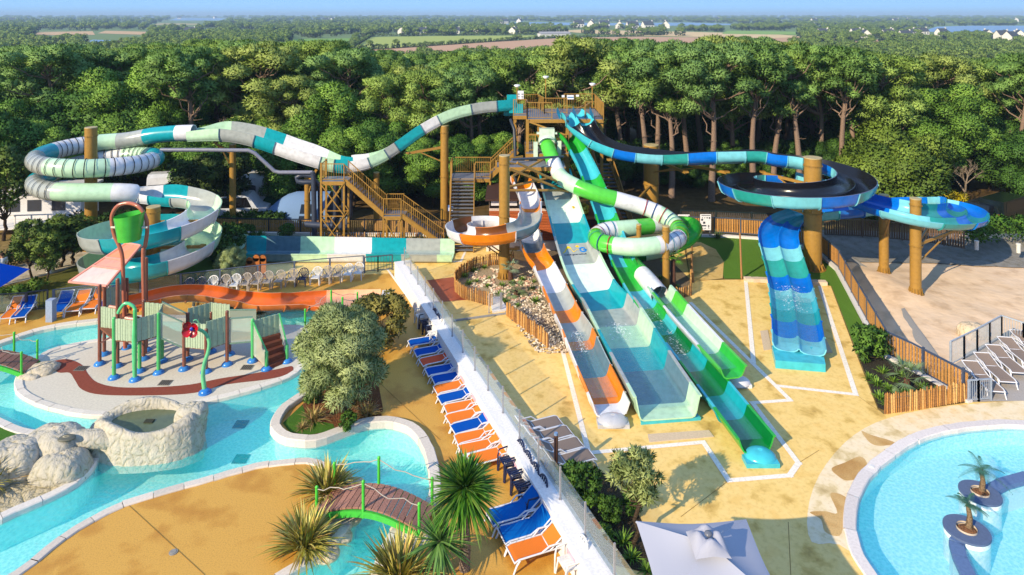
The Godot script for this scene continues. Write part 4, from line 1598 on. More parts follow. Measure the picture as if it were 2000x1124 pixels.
	rail(t, Vector3(xl, y1, -49.5), Vector3(3.7, y1, -49.5))
	var y0 := 5.3
	deck_plate(t, Vector3(-1.0, y0, -43.4), Vector3(3.4, y0, -45.2), steel_blue)
	var mb := MB.new()
	mb.col = OCHRE
	mb.beam(Vector3(-1.0, y0 + 0.35, -43.4), Vector3(0.7, y0 + 0.45, -44.4), 0.1, 0.12)
	mb.beam(Vector3(-1.0, y0 + 0.35, -43.4), Vector3(0.7, y0 - 0.1, -44.4), 0.1, 0.1)
	mb.beam(Vector3(-1.0, y0, -43.4), Vector3(-1.0, y0 + 0.4, -43.4), 0.1, 0.1)
	part("truss", mb, M.paint, t)
	for q in [[xl, zf], [xl, zb], [3.7, -45.6], [xr + 0.2, zf - 0.2], [xr + 0.2, zb], [xw + 0.1, zf - 1.7], [3.9, zb + 0.3], [1.9, -48.6], [xw + 0.1, zb + 0.8]]:
		mb = MB.new()
		mb.col = OCHRE
		mb.beam(Vector3(q[0], 0, q[1]), Vector3(q[0], y2 - 0.03, q[1]), 0.2, 0.2)
		part("tower_leg", mb, M.paint, t)
	for q in [[xl, zf, 5.9, xl, zb, 7.8], [xl, zf, 7.8, 3.7, zf + 0.4, 6.9], [xl, zf, 6.9, 3.7, zf + 0.4, 6.9], [xl, zf, 0.6, xl, zb, 5.2], [xl, zf, 5.2, 3.7, -45.6, 0.8], [xl, zf, 0.8, 3.7, -45.6, 5.2], [3.7, -45.6, 5.0, xr + 0.2, zf - 0.2, 7.6], [xr + 0.2, zf - 0.2, 1.0, 3.7, -45.6, 5.2], [xw, zf - 1.7, 2.5, xl, zf, 5.4], [xl, zb, 3.0, 3.7, zb + 0.3, 6.0], [3.7, -45.6, 3.0, xr + 0.2, zf - 0.2, 3.0]]:
		mb = MB.new()
		mb.col = OCHRE
		mb.beam(Vector3(q[0], q[2], q[1]), Vector3(q[3], q[5], q[4]), 0.1, 0.1)
		part("tower_brace", mb, M.paint, t)
	# struts that carry the lower slides, reaching forward to the pillar in the gravel bed
	for q in [[990, 372, 41.0, 1110, 372, 42.6], [990, 366, 41.0, 1085, 345, 43.6], [1000, 312, 41.0, 1100, 306, 44.4], [995, 330, 41, 1110, 375, 43.0], [1000, 345, 41, 1060, 312, 43.5], [1010, 318, 41, 1110, 365, 43]]:
		mb = MB.new()
		mb.col = OCHRE if q[1] != 312 else rgb(84, 88, 100)
		mb.tube(dp(q[0], q[1], q[2]), dp(q[3], q[4], q[5]), 0.08, 0.08, 8, true)
		part("slide_strut", mb, M.paint, t)
	# turquoise start box of the left slide, blue-green start lip of the twin slide
	mb = MB.new()
	mb.col = K.get("tq", rgb(22, 160, 172))
	mb.box(dp(996, 214, 49.4), Vector3(0.9, 0.9, 0.12))
	mb.box(dp(1000, 197, 50.2), Vector3(0.75, 0.9, 0.3))
	mb.box(dp(1008, 212, 48.7), Vector3(1.0, 0.65, 0.1))
	part("start_box", mb, M.plastic, t)
	mb = MB.new()
	mb.col = rgb(66, 186, 204)
	for q in [[1086, 218], [1116, 216], [1148, 217]]:
		var c: Vector3 = dp(q[0], q[1], 46.3)
		var fin := [PackedVector3Array(), PackedVector3Array()]
		for i in 9:
			var s := i / 8.0
			var y := 0.75 * exp(-pow((s - 0.25) * 3.0, 2.0))
			fin[0].append(c + Vector3(-0.06 + s * 0.35, y - 0.3, 0.9 - s * 2.0 + 0.6))
			fin[1].append(c + Vector3(0.16 + s * 0.35, y - 0.75, 0.9 - s * 2.0 + 0.6))
		mb.grid(fin)
	part("start_fin", mb, M.plastic, t)
	# black water riser pipe and white board on the top platform
	mb = MB.new()
	mb.col = rgb(46, 50, 62)
	mb.pipe(PackedVector3Array([Vector3(0.3, 0, -45.6), Vector3(0.25, 4.8, -45.6), Vector3(0.15, 7.2, -46.2), Vector3(-0.1, 7.7, -47.2)]), 0.11)
	part("riser_pipe", mb, M.paint, t)
	mb = MB.new()
	mb.col = rgb(232, 232, 236)
	mb.box(dp(1017, 186, 48.2), Vector3(0.42, 0.62, 0.03))
	mb.col = rgb(150, 150, 160)
	for i in 3:
		for j in 2:
			mb.box(dp(1013 + j * 7, 184 + i * 5, 48.17), Vector3(0.12, 0.1, 0.012))
	part("rules_board", mb, M.matte, t)
	mb = MB.new()
	mb.col = rgb(230, 232, 238)
	mb.box(dp(1114, 190, 49.5), Vector3(0.5, 0.3, 0.06))
	mb.box(dp(1100, 188, 50), Vector3(0.2, 0.16, 0.06))
	mb.box(dp(1128, 187, 50), Vector3(0.22, 0.14, 0.06))
	mb.col = rgb(60, 130, 180)
	mb.box(dp(1114, 190, 49.45), Vector3(0.42, 0.06, 0.03))
	part("lane_sign", mb, M.matte, t)
	for q in [[1010, 170, 180, 49.0], [1066, 153, 180, 50.8], [1157, 167, 190, 49.4]]:
		mb = MB.new()
		mb.col = OCHRE
		mb.tube(dp(q[0], q[2] + 20.0, q[3]), dp(q[0], q[1], q[3]), 0.04, 0.04, 8, true)
		mb.col = rgb(226, 226, 226)
		mb.tube(dp(q[0], q[1], q[3]), dp(q[0], q[1] - 3, q[3]), 0.12, 0.24, 12, true)
		mb.ball(dp(q[0], q[1] - 3, q[3]), Vector3(0.24, 0.08, 0.24), 12, 4, 0.0)
		part("mast_lamp", mb, M.paint, t)
	# stair to the tower: first flight, landing, upper flight
	var st := thing("tower_stair", "ochre stair with open grey steps climbing to the slide tower behind the orange loop", "staircase")
	flight(st, Vector3(-3.2, 0.0, -42.9), Vector3(-3.35, 3.75, -46.6), 1.55, 20, Vector3.RIGHT)
	deck_plate(st, Vector3(-4.2, 3.8, -46.6), Vector3(-1.5, 3.8, -48.2), steel_blue)
	rail(st, Vector3(-4.2, 3.8, -48.2), Vector3(-1.5, 3.8, -48.2))
	rail(st, Vector3(-4.2, 3.8, -46.6), Vector3(-4.2, 3.8, -48.2))
	rail(st, Vector3(-2.5, 3.8, -46.6), Vector3(-1.5, 3.8, -46.6))
	flight(st, Vector3(-1.5, 3.8, -47.4), Vector3(0.4, 5.6, -47.4), 1.3, 9, Vector3.BACK)
	for q in [[-4.2, -46.6], [-4.2, -48.2], [-1.5, -48.2], [-1.5, -46.6]]:
		mb = MB.new()
		mb.col = OCHRE
		mb.beam(Vector3(q[0], 0, q[1]), Vector3(q[0], 3.6, q[1]), 0.12, 0.12)
		part("stair_post", mb, M.paint, st)
	var s2 := thing("tower_stair", "ochre stair half hidden behind the straight turquoise and green slide", "staircase")
	flight(s2, Vector3(7.4, 0.0, -43.6), Vector3(6.2, 4.6, -47.6), 1.2, 22, Vector3.RIGHT)
	for q in [[5.7, -47.8], [6.8, -47.8]]:
		mb = MB.new()
		mb.col = OCHRE
		mb.beam(Vector3(q[0], 0, q[1]), Vector3(q[0], 4.5, q[1]), 0.12, 0.12)
		part("stair_post", mb, M.paint, s2)

	# zigzag service stair at the valley of the left slide
	var s3 := thing("service_stair", "ochre service stair with two landings leading up to the dip of the left slide", "staircase")
	var zs := -44.6
	var mid := Vector3((752.0 - 1000.0) * 44.6 / F, 2.0, zs)
	var midr := Vector3((786.0 - 1000.0) * 44.6 / F, 2.0, zs)
	var hl := Vector3((632.0 - 1000.0) * 44.6 / F, 4.25, zs)
	var hr := Vector3((676.0 - 1000.0) * 44.6 / F, 4.25, zs)
	flight(s3, Vector3((868.0 - 1000.0) * 44.6 / F, 0.05, zs), midr, 1.1, 12, Vector3.BACK)
	deck_plate(s3, mid + Vector3(0, 0, 0.6), midr + Vector3(0, 0, -0.6), steel_blue)
	rail(s3, mid + Vector3(0, 0, 0.6), midr + Vector3(0, 0, 0.6))
	rail(s3, mid + Vector3(0, 0, -0.6), midr + Vector3(0, 0, -0.6))
	flight(s3, mid, hr, 1.1, 13, Vector3.BACK)
	deck_plate(s3, hl + Vector3(0, 0, 0.6), hr + Vector3(0, 0, -0.7), steel_blue)
	rail(s3, hl + Vector3(0, 0, 0.6), hl + Vector3(0, 0, -0.7))
	rail(s3, hl + Vector3(0, 0, 0.6), hr + Vector3(0, 0, 0.6), 1.1, 0.15)
	for q in [[hl, 0.6], [hr, 0.6], [hl, -0.6], [hr, -0.6], [mid, 0.55], [midr, 0.55], [mid, -0.55], [midr, -0.55]]:
		mb = MB.new()
		mb.col = OCHRE
		var o: Vector3 = q[0]
		mb.beam(Vector3(o.x, 0, o.z + q[1]), Vector3(o.x, o.y + (1.2 if q[0] == hl else 0.0) - 0.03, o.z + q[1]), 0.12, 0.12)
		part("stair_post", mb, M.paint, s3)
	for q in [[hl, hr, 0.6], [hl, hr, -0.6], [mid, midr, 0.55]]:
		var lo: Vector3 = q[0]
		var ro: Vector3 = q[1]
		var n := 2 if lo.y > 3.0 else 1
		for k in n:
			mb = MB.new()
			mb.col = OCHRE
			var a0 := lo.y * k / n
			var a1 := lo.y * (k + 1) / n - 0.15
			mb.beam(Vector3(lo.x, a0, lo.z + q[2] + 0.08), Vector3(ro.x, a1, ro.z + q[2] + 0.08), 0.06, 0.06)
			mb.beam(Vector3(lo.x, a1, lo.z + q[2] + 0.15), Vector3(ro.x, a0, ro.z + q[2] + 0.15), 0.06, 0.06)
			mb.beam(Vector3(lo.x, a1, lo.z + q[2]), Vector3(ro.x, a1, ro.z + q[2]), 0.06, 0.06)
			part("cross_brace", mb, M.paint, s3)

	# grey water pipes
	var pw := thing("water_pipe", "grey pipe below the valley of the left slide dropping into two dark upright pipes", "pipe")
	mb = MB.new()
	mb.col = rgb(122, 124, 142)
	mb.pipe(PackedVector3Array([dp(313, 293, 45.4), dp(400, 293, 45.4), dp(485, 294, 45.4), dp(497, 299, 45.4), dp(535, 334, 45.4), dp(545, 337, 45.4), dp(610, 337, 45.4)]), 0.13)
	part("upper_run", mb, M.paint, pw)
	mb = MB.new()
	mb.col = rgb(58, 64, 84)
	mb.pipe(PackedVector3Array([dp(610, 336, 45.2), dp(612, 345, 45.2), dp(613, 400, 45.2), g(614, 470, 0.1)]), 0.17)
	mb.pipe(PackedVector3Array([dp(612, 344, 45.6), dp(590, 341, 45.6), dp(579, 347, 45.6), dp(581, 354, 45.6), dp(592, 356, 45.6), dp(617, 355, 45.6), dp(625, 362, 45.6), dp(625, 400, 45.6), dp(627, 438, 45.6)]), 0.17)
	mb.pipe(PackedVector3Array([dp(596, 438, 44.2), dp(620, 440, 44.2), dp(650, 441, 44.2)]), 0.2)
	part("riser", mb, M.paint, pw)
	var pd := thing("water_pipe", "thick dark pump pipes behind the legs of the service stair", "pipe")
	mb = MB.new()
	mb.col = rgb(52, 58, 74)
	for q in [[656, 350], [683, 352], [672, 360]]:
		mb.pipe(PackedVector3Array([dp(q[0], q[1], 46), dp(q[0], 420, 46), dp(q[0] - 6, 430, 46), dp(q[0] - 6, 452, 45.4)]), 0.2)
	part("riser", mb, M.paint, pd)


# ---------------------------------------------------------------- trees, the wood and the far country
func leaf_card(mb: MB, p: Vector3, n: Vector3, s: float, r: RandomNumberGenerator, long := 1.6) -> void:
	# one small leaf or needle tuft: a bent pair of triangles round its own direction
	var a := Vector3(r.randf_range(-1, 1), r.randf_range(-1, 1), r.randf_range(-1, 1)).normalized()
	var t := (n + a * 0.9).normalized()
	var b := t.cross(a).normalized() * s * 0.5
	var tip := p + t * s * long
	var nn := (n + Vector3(0, 0.35, 0) + b.cross(t) * 0.0 + a * 0.2).normalized()
	if (p + b - tip).cross(p - b - tip).dot(nn) < 0.0:
		b = -b
	mb.put(p - b, nn)
	mb.put(p + b, nn)
	mb.put(tip, nn)


func clump(mb: MB, at: Vector3, s: Vector3, count: int, size: float, r: RandomNumberGenerator, c0: Color, c1: Color, long := 1.6) -> void:
	var tone := r.randf()
	for i in count:
		var d := Vector3(r.randfn(), r.randfn() + 0.35, r.randfn()).normalized()
		var k := pow(r.randf(), 0.33)
		var p := at + Vector3(d.x * s.x, d.y * s.y, d.z * s.z) * k
		mb.col = c0.lerp(c1, clampf(tone * 0.7 + r.randf() * 0.35, 0, 1))
		leaf_card(mb, p, d, size * r.randf_range(0.7, 1.35), r, long)


func limb_path(a: Vector3, b: Vector3, sag: float, r: RandomNumberGenerator, n := 5) -> PackedVector3Array:
	var out := PackedVector3Array()
	for i in n + 1:
		var t := float(i) / n
		out.append(a.lerp(b, t) + Vector3(r.randf_range(-1, 1), 0, r.randf_range(-1, 1)) * sag * sin(PI * t) + Vector3(0, -sag * 0.6 * sin(PI * t), 0))
	return out


func pine(sd: int, h: float, spread: float, bare: float, c0: Color, c1: Color, dens := 1.0) -> Node3D:
	var r := RandomNumberGenerator.new()
	r.seed = sd
	var t := Node3D.new()
	var wood := MB.new()
	wood.col = rgb(172, 146, 128)
	var crown := MB.new()
	var lean := Vector3(r.randf_range(-1, 1), 0, r.randf_range(-0.6, 0.6)) * h * 0.1
	var path := PackedVector3Array()
	for i in 8:
		var s := i / 7.0
		path.append(Vector3(0, h * 0.9 * s, 0) + lean * s * s + Vector3(sin(s * 5.0 + sd), 0, cos(s * 4.0 + sd)) * 0.4 * s)
	wood.pipe(path, h * 0.024, h * 0.007, 9)
	var n := int(40 * dens)
	for i in n:
		var a := r.randf() * TAU
		var q := sqrt(r.randf())
		var rad := spread * q
		var y := lerpf(bare, 1.0, pow(r.randf(), 0.8)) * h
		var room := sqrt(clampf(1.0 - pow((y / h - (bare + 1.0) * 0.5) / ((1.0 - bare) * 0.55), 2.0), 0.05, 1.0))
		rad *= room
		var c := Vector3(cos(a) * rad, minf(y, h * 0.97), sin(a) * rad) + lean * 0.8
		var cs := r.randf_range(0.5, 1.05) * spread / 3.2
		if i % 3 != 0:
			var from: Vector3 = path[clampi(int((y / h - 0.12) / 0.9 * 7.0), 2, 7)]
			wood.pipe(limb_path(from, c - Vector3(0, cs * 0.3, 0), 0.35, r), h * 0.006, h * 0.0022, 5)
		clump(crown, c, Vector3(cs, cs * 0.58, cs), int(680 * cs), 0.1, r, c0, c1, 2.2)
	# dead stubs on the bare trunk
	for i in 4:
		var y2 := r.randf_range(0.3, bare)
		var p: Vector3 = path[clampi(int(y2 / 0.9 * 7.0), 0, 7)]
		wood.pipe(limb_path(p, p + Vector3(r.randf_range(-1, 1), 0.1, r.randf_range(-1, 1)) * 0.9, 0.1, r, 3), 0.035, 0.012, 4)
	part("trunk", wood, M.bark, t)
	part("crown", crown, M.leaf, t)
	return t


func broadleaf(sd: int, h: float, spread: float, low: float, c0: Color, c1: Color, size := 0.2, clumps := 34, trunk_r := 0.16, long := 1.2) -> Node3D:
	var r := RandomNumberGenerator.new()
	r.seed = sd
	var t := Node3D.new()
	var wood := MB.new()
	wood.col = rgb(96, 80, 64)
	var crown := MB.new()
	var fork := Vector3(r.randf_range(-0.2, 0.2), h * maxf(low, 0.22), r.randf_range(-0.2, 0.2))
	wood.pipe(limb_path(Vector3.ZERO, fork, 0.1, r), trunk_r, trunk_r * 0.75, 8)
	var mid := h * (1.0 + low) * 0.5
	var half := h * (1.0 - low) * 0.5
	for i in clumps:
		var d := Vector3(r.randfn(), r.randfn() * 0.9 + 0.2, r.randfn()).normalized() * lerpf(0.35, 0.92, pow(r.randf(), 0.5))
		var c := Vector3(d.x * spread, mid + d.y * half, d.z * spread)
		var cs := r.randf_range(0.22, 0.4) * spread * (0.8 if long > 2.0 else 1.0)
		if i % 3 == 0:
			wood.pipe(limb_path(fork, c, 0.25, r), trunk_r * 0.4, trunk_r * 0.1, 5)
		clump(crown, c, Vector3(cs, cs * 0.8, cs), int(150.0 * cs * cs / (size * size) * 0.1 * minf(1.0, 1.3 / long)), size, r, c0, c1, long)
	part("trunk", wood, M.bark, t)
	part("crown", crown, M.leaf, t)
	return t


func nth(n: int) -> String:
	var a := ["first", "second", "third", "fourth", "fifth", "sixth", "seventh", "eighth", "ninth", "tenth", "eleventh", "twelfth", "thirteenth", "fourteenth", "fifteenth", "sixteenth", "seventeenth", "eighteenth", "nineteenth", "twentieth", "thirtieth", "fortieth", "fiftieth"]
	if n <= 20:
		return a[n - 1]
	if n % 10 == 0:
		return a[n / 10 + 17]
	return ["", "", "twenty", "thirty", "forty", "fifty"][n / 10] + " " + a[n % 10 - 1]


func plant_tree(proto: Node3D, called: String, at: Vector3, s: Vector3, turn: float, label: String, cat: String, group := "") -> Node3D:
	var o: Node3D = proto.duplicate()
	o.name = numbered(called)
	add_child(o)
	o.position = at
	o.rotation.y = turn
	o.scale = s
	o.set_meta("label", label)
	o.set_meta("category", cat)
	if group:
		o.set_meta("group", group)
	return o


func build_forest() -> void:
	var pines := []
	for q in [[11, 12.0, 3.4, 0.58, rgb(85, 114, 46), rgb(147, 179, 89)], [12, 12.6, 3.0, 0.64, rgb(75, 107, 46), rgb(134, 171, 89)], [13, 11.4, 3.8, 0.52, rgb(95, 122, 46), rgb(158, 184, 92)], [14, 12.2, 3.3, 0.6, rgb(78, 112, 53), rgb(136, 171, 98)], [15, 11.0, 3.6, 0.46, rgb(100, 119, 48), rgb(162, 179, 96)]]:
		pines.append(pine(q[0], q[1], q[2], q[3], q[4], q[5], 1.1))
	var leafy := []
	for q in [[21, 8.0, 3.4, 0.1, rgb(53, 90, 31), rgb(117, 158, 64)], [22, 7.0, 3.0, 0.06, rgb(46, 80, 31), rgb(100, 143, 59)], [23, 8.6, 3.2, 0.16, rgb(65, 102, 34), rgb(134, 171, 70)], [24, 6.0, 3.2, 0.02, rgb(43, 75, 31), rgb(83, 119, 49)]]:
		leafy.append(broadleaf(q[0], q[1], q[2], q[3], q[4], q[5], 0.115, 40))
	var r := RandomNumberGenerator.new()
	r.seed = 77
	# pines whose trunks stand out
	var front := [[1215, 60, 12.2, 0], [1262, 57, 12.4, 1], [1281, 58, 12.6, 3], [1312, 56, 11.8, 0], [1345, 60, 12.3, 1], [1390, 55, 12.6, 3], [1432, 61, 12.0, 2], [1473, 56, 12.5, 1], [1512, 58, 12.0, 0], [1562, 56, 12.4, 1], [1604, 60, 11.9, 3], [1648, 57, 12.2, 1], [1668, 60, 11.8, 0], [1752, 58, 11.3, 2], [1830, 61, 11.2, 4], [1994, 57, 11.6, 1], [1925, 66, 10.6, 0], [1180, 63, 11.8, 2], [1130, 62, 11.6, 0], [918, 58, 10.4, 3], [945, 60, 10.8, 1], [860, 57, 10.0, 2], [803, 61, 10.2, 4], [745, 58, 9.6, 2], [640, 64, 10.6, 2], [575, 58, 9.6, 4], [445, 62, 11.4, 1], [415, 64, 11.8, 0], [368, 66, 11.2, 2], [520, 66, 11.0, 3], [700, 66, 10.6, 0], [1010, 66, 10.6, 3], [1065, 62, 11.0, 4]]
	var used_at := []
	front.sort_custom(func(a, b): return a[0] < b[0])
	var count := 0
	for q in front:
		count += 1
		var at := dp(q[0], 100, q[1])
		at.y = land_y(q[1])
		used_at.append(Vector2(at.x, at.z))
		var proto: Node3D = pines[q[3]]
		var ph := [12.0, 12.6, 11.4, 12.2, 11.0][q[3]] as float
		var s: float = (q[2] - at.y) / ph
		plant_tree(proto, "pine_tree", at, Vector3(s, s, s), r.randf() * TAU, "bare trunked pine in the wood's front row, %s from the left" % nth(count), "pine tree", "pines along the front edge of the wood")
	# the wood behind
	var made := 0
	for k in 2600:
		if made >= 240:
			break
		var z := 57.0 + pow(r.randf(), 1.2) * 50.0
		var x := r.randf_range(-0.86, 0.86) * z
		var px := 1000.0 + x * F / z
		var p := Vector2(x, -z)
		var ok := true
		for u in used_at:
			if u.distance_squared_to(p) < (12.0 if z < 80 else 17.0):
				ok = false
				break
		if not ok:
			continue
		used_at.append(p)
		made += 1
		# height of the skyline of the wood along the picture
		var row := 100.0
		for s in [[0.0, 96.0], [200.0, 92.0], [280.0, 78.0], [420.0, 74.0], [540.0, 88.0], [640.0, 104.0], [800.0, 103.0], [1040.0, 104.0], [1090.0, 80.0], [1180.0, 78.0], [1250.0, 100.0], [1330.0, 78.0], [1480.0, 82.0], [1590.0, 104.0], [1680.0, 116.0], [1760.0, 122.0], [1960.0, 124.0], [2400.0, 118.0]]:
			if px >= s[0]:
				row = s[1]
		row += r.randf_range(-5.0, 20.0)
		var base := land_y(z)
		var top := EYE - (row - HOR) * z / F
		var h := clampf(top - base, 7.5, 13.0)
		var pineish := r.randf() < (0.72 if px > 250 else 0.4)
		if pineish:
			var i := r.randi() % 5
			var s: float = h / ([12.0, 12.6, 11.4, 12.2, 11.0][i] as float)
			plant_tree(pines[i], "pine_tree", Vector3(x, base, -z), Vector3(s * 1.1, s, s * 1.1), r.randf() * TAU, "umbrella pine standing deeper in the wood among its neighbours", "pine tree", "pines inside the wood")
		else:
			var i := r.randi() % 4
			var s: float = h * 0.86 / ([8.0, 7.0, 8.6, 6.0][i] as float)
			plant_tree(leafy[i], "leafy_tree", Vector3(x, base, -z), Vector3(s, s, s), r.randf() * TAU, "dark green leafy tree mixed among the pines of the wood", "tree", "leafy trees inside the wood")
	# understorey in front of and between the trunks
	var edge := [[20, 54, 8.2, 0], [75, 52, 6.8, 2], [130, 56, 8.6, 1], [205, 57, 8.0, 3], [262, 58, 8.4, 0], [318, 56, 7.4, 2], [352, 58, 7.0, 1], [410, 54, 6.2, 0], [470, 57, 6.4, 1], [505, 58, 6.6, 2], [555, 53, 5.9, 0], [600, 57, 6.6, 1], [650, 56, 7.0, 0], [690, 53, 6.4, 2], [735, 55, 6.6, 1], [775, 54, 6.4, 0], [812, 56, 5.6, 3], [845, 53, 5.4, 2], [900, 55, 5.2, 1], [935, 53.5, 4.8, 0], [972, 55, 5.6, 2], [1005, 56, 4.6, 3], [1062, 58, 5.0, 1], [1100, 57, 4.6, 0], [1180, 59, 4.8, 3], [1240, 61, 4.2, 3], [1300, 60, 3.6, 1], [1352, 59, 3.2, 3], [1420, 60, 3.8, 0], [1470, 62, 4.2, 3], [1530, 60, 4.0, 1], [1590, 61, 4.4, 3], [1655, 60, 4.6, 0], [1880, 60, 6.2, 1], [1935, 58, 6.4, 0], [1985, 56, 5.8, 3], [1820, 62, 6.6, 0], [2030, 52, 6.0, 1], [-40, 50, 8.0, 1], [1700, 64, 6.0, 3]]
	edge.sort_custom(func(a, b): return a[0] < b[0])
	count = 0
	for q in edge:
		count += 1
		var at := dp(q[0], 100, q[1])
		at.y = land_y(q[1])
		var s: float = q[2] / ([8.0, 7.0, 8.6, 6.0][q[3]] as float)
		plant_tree(leafy[q[3]], "leafy_tree", at, Vector3(s * 1.05, s, s * 1.05), r.randf() * TAU, "leafy green tree at the foot of the pines, %s from the left" % nth(count), "tree", "leafy trees along the edge of the wood")
	# young trees on the bank at the left and the big round bush on the right
	var slim := broadleaf(31, 5.6, 1.5, 0.2, rgb(44, 66, 24), rgb(110, 132, 56), 0.15, 34, 0.11)
	for q in [[62, 548, 425, "slim leafy tree beside the gravel path at the left, left of a pair"], [90, 556, 450, "slim leafy tree beside the gravel path at the left, right of a pair"], [6, 470, 285, "tall leafy tree cut by the left edge behind the closed coil"]]:
		var at := g(q[0], q[1])
		var h: float = (EYE - (q[2] - HOR) * -at.z / F)
		plant_tree(slim, "young_tree", at, Vector3.ONE * h / 5.6, r.randf() * TAU, q[3], "tree")
	for q in [[118, 522, 420, "dense low tree beside the gravel path below the closed coil, the left one"], [142, 515, 425, "dense low tree beside the gravel path below the closed coil, the right one"]]:
		var at := g(q[0], q[1])
		var h: float = (EYE - (q[2] - HOR) * -at.z / F)
		plant_tree(slim, "young_tree", at, Vector3(1.0, h / 5.6, 1.0), r.randf() * TAU, q[3], "tree")
	var oak := broadleaf(32, 5.2, 2.2, 0.3, rgb(36, 52, 24), rgb(84, 104, 46), 0.16, 34, 0.12)
	plant_tree(oak, "young_tree", g(435, 432), Vector3.ONE * 0.95, 0.4, "small dark tree in front of the white van behind the coils", "tree")
	plant_tree(oak, "young_tree", g(385, 424), Vector3(0.9, 0.85, 0.9), 2.4, "small dark tree left of the white van behind the coils", "tree")
	var dome := broadleaf(33, 5.8, 4.3, 0.0, rgb(62, 88, 28), rgb(126, 148, 58), 0.17, 70, 0.2)
	var da := g(1752, 398)
	plant_tree(dome, "round_bush", da, Vector3(1, 0.98, 1), 0.5, "big round light green bush behind the service road on the right", "bush")
	# bare tree
	var bare := thing("bare_tree", "leafless pale grey tree between the hedge and the dark cars on the right", "tree", g(1889, 404))
	var mb := MB.new()
	mb.col = rgb(176, 158, 140)
	grow(mb, Vector3.ZERO, Vector3(-0.1, 1, 0), 1.1, 0.12, 5, r)
	part("branches", mb, M.bark, bare)
	for p in pines:
		p.free()
	for p in leafy:
		p.free()
	for p in [slim, oak, dome]:
		p.free()


func grow(mb: MB, a: Vector3, d: Vector3, l: float, rad: float, depth: int, r: RandomNumberGenerator) -> void:
	var b := a + d.normalized() * l
	mb.tube(a, b, rad, rad * 0.68, 6, false)
	if depth == 0:
		return
	for k in (3 if depth > 1 else 4):
		var e := (d.normalized() + Vector3(r.randf_range(-1, 1), r.randf_range(-0.2, 0.8), r.randf_range(-1, 1)) * 0.85).normalized()
		grow(mb, b, e, l * r.randf_range(0.6, 0.85), rad * 0.58, depth - 1, r)


func flat_field(called: String, px: Array, c: Color, lift: float, m: Material) -> void:
	var mb := MB.new()
	mb.col = c
	mb.plate(ccw(ground_poly(px, LOW + lift)), LOW + lift)
	struct(called, mb, m)


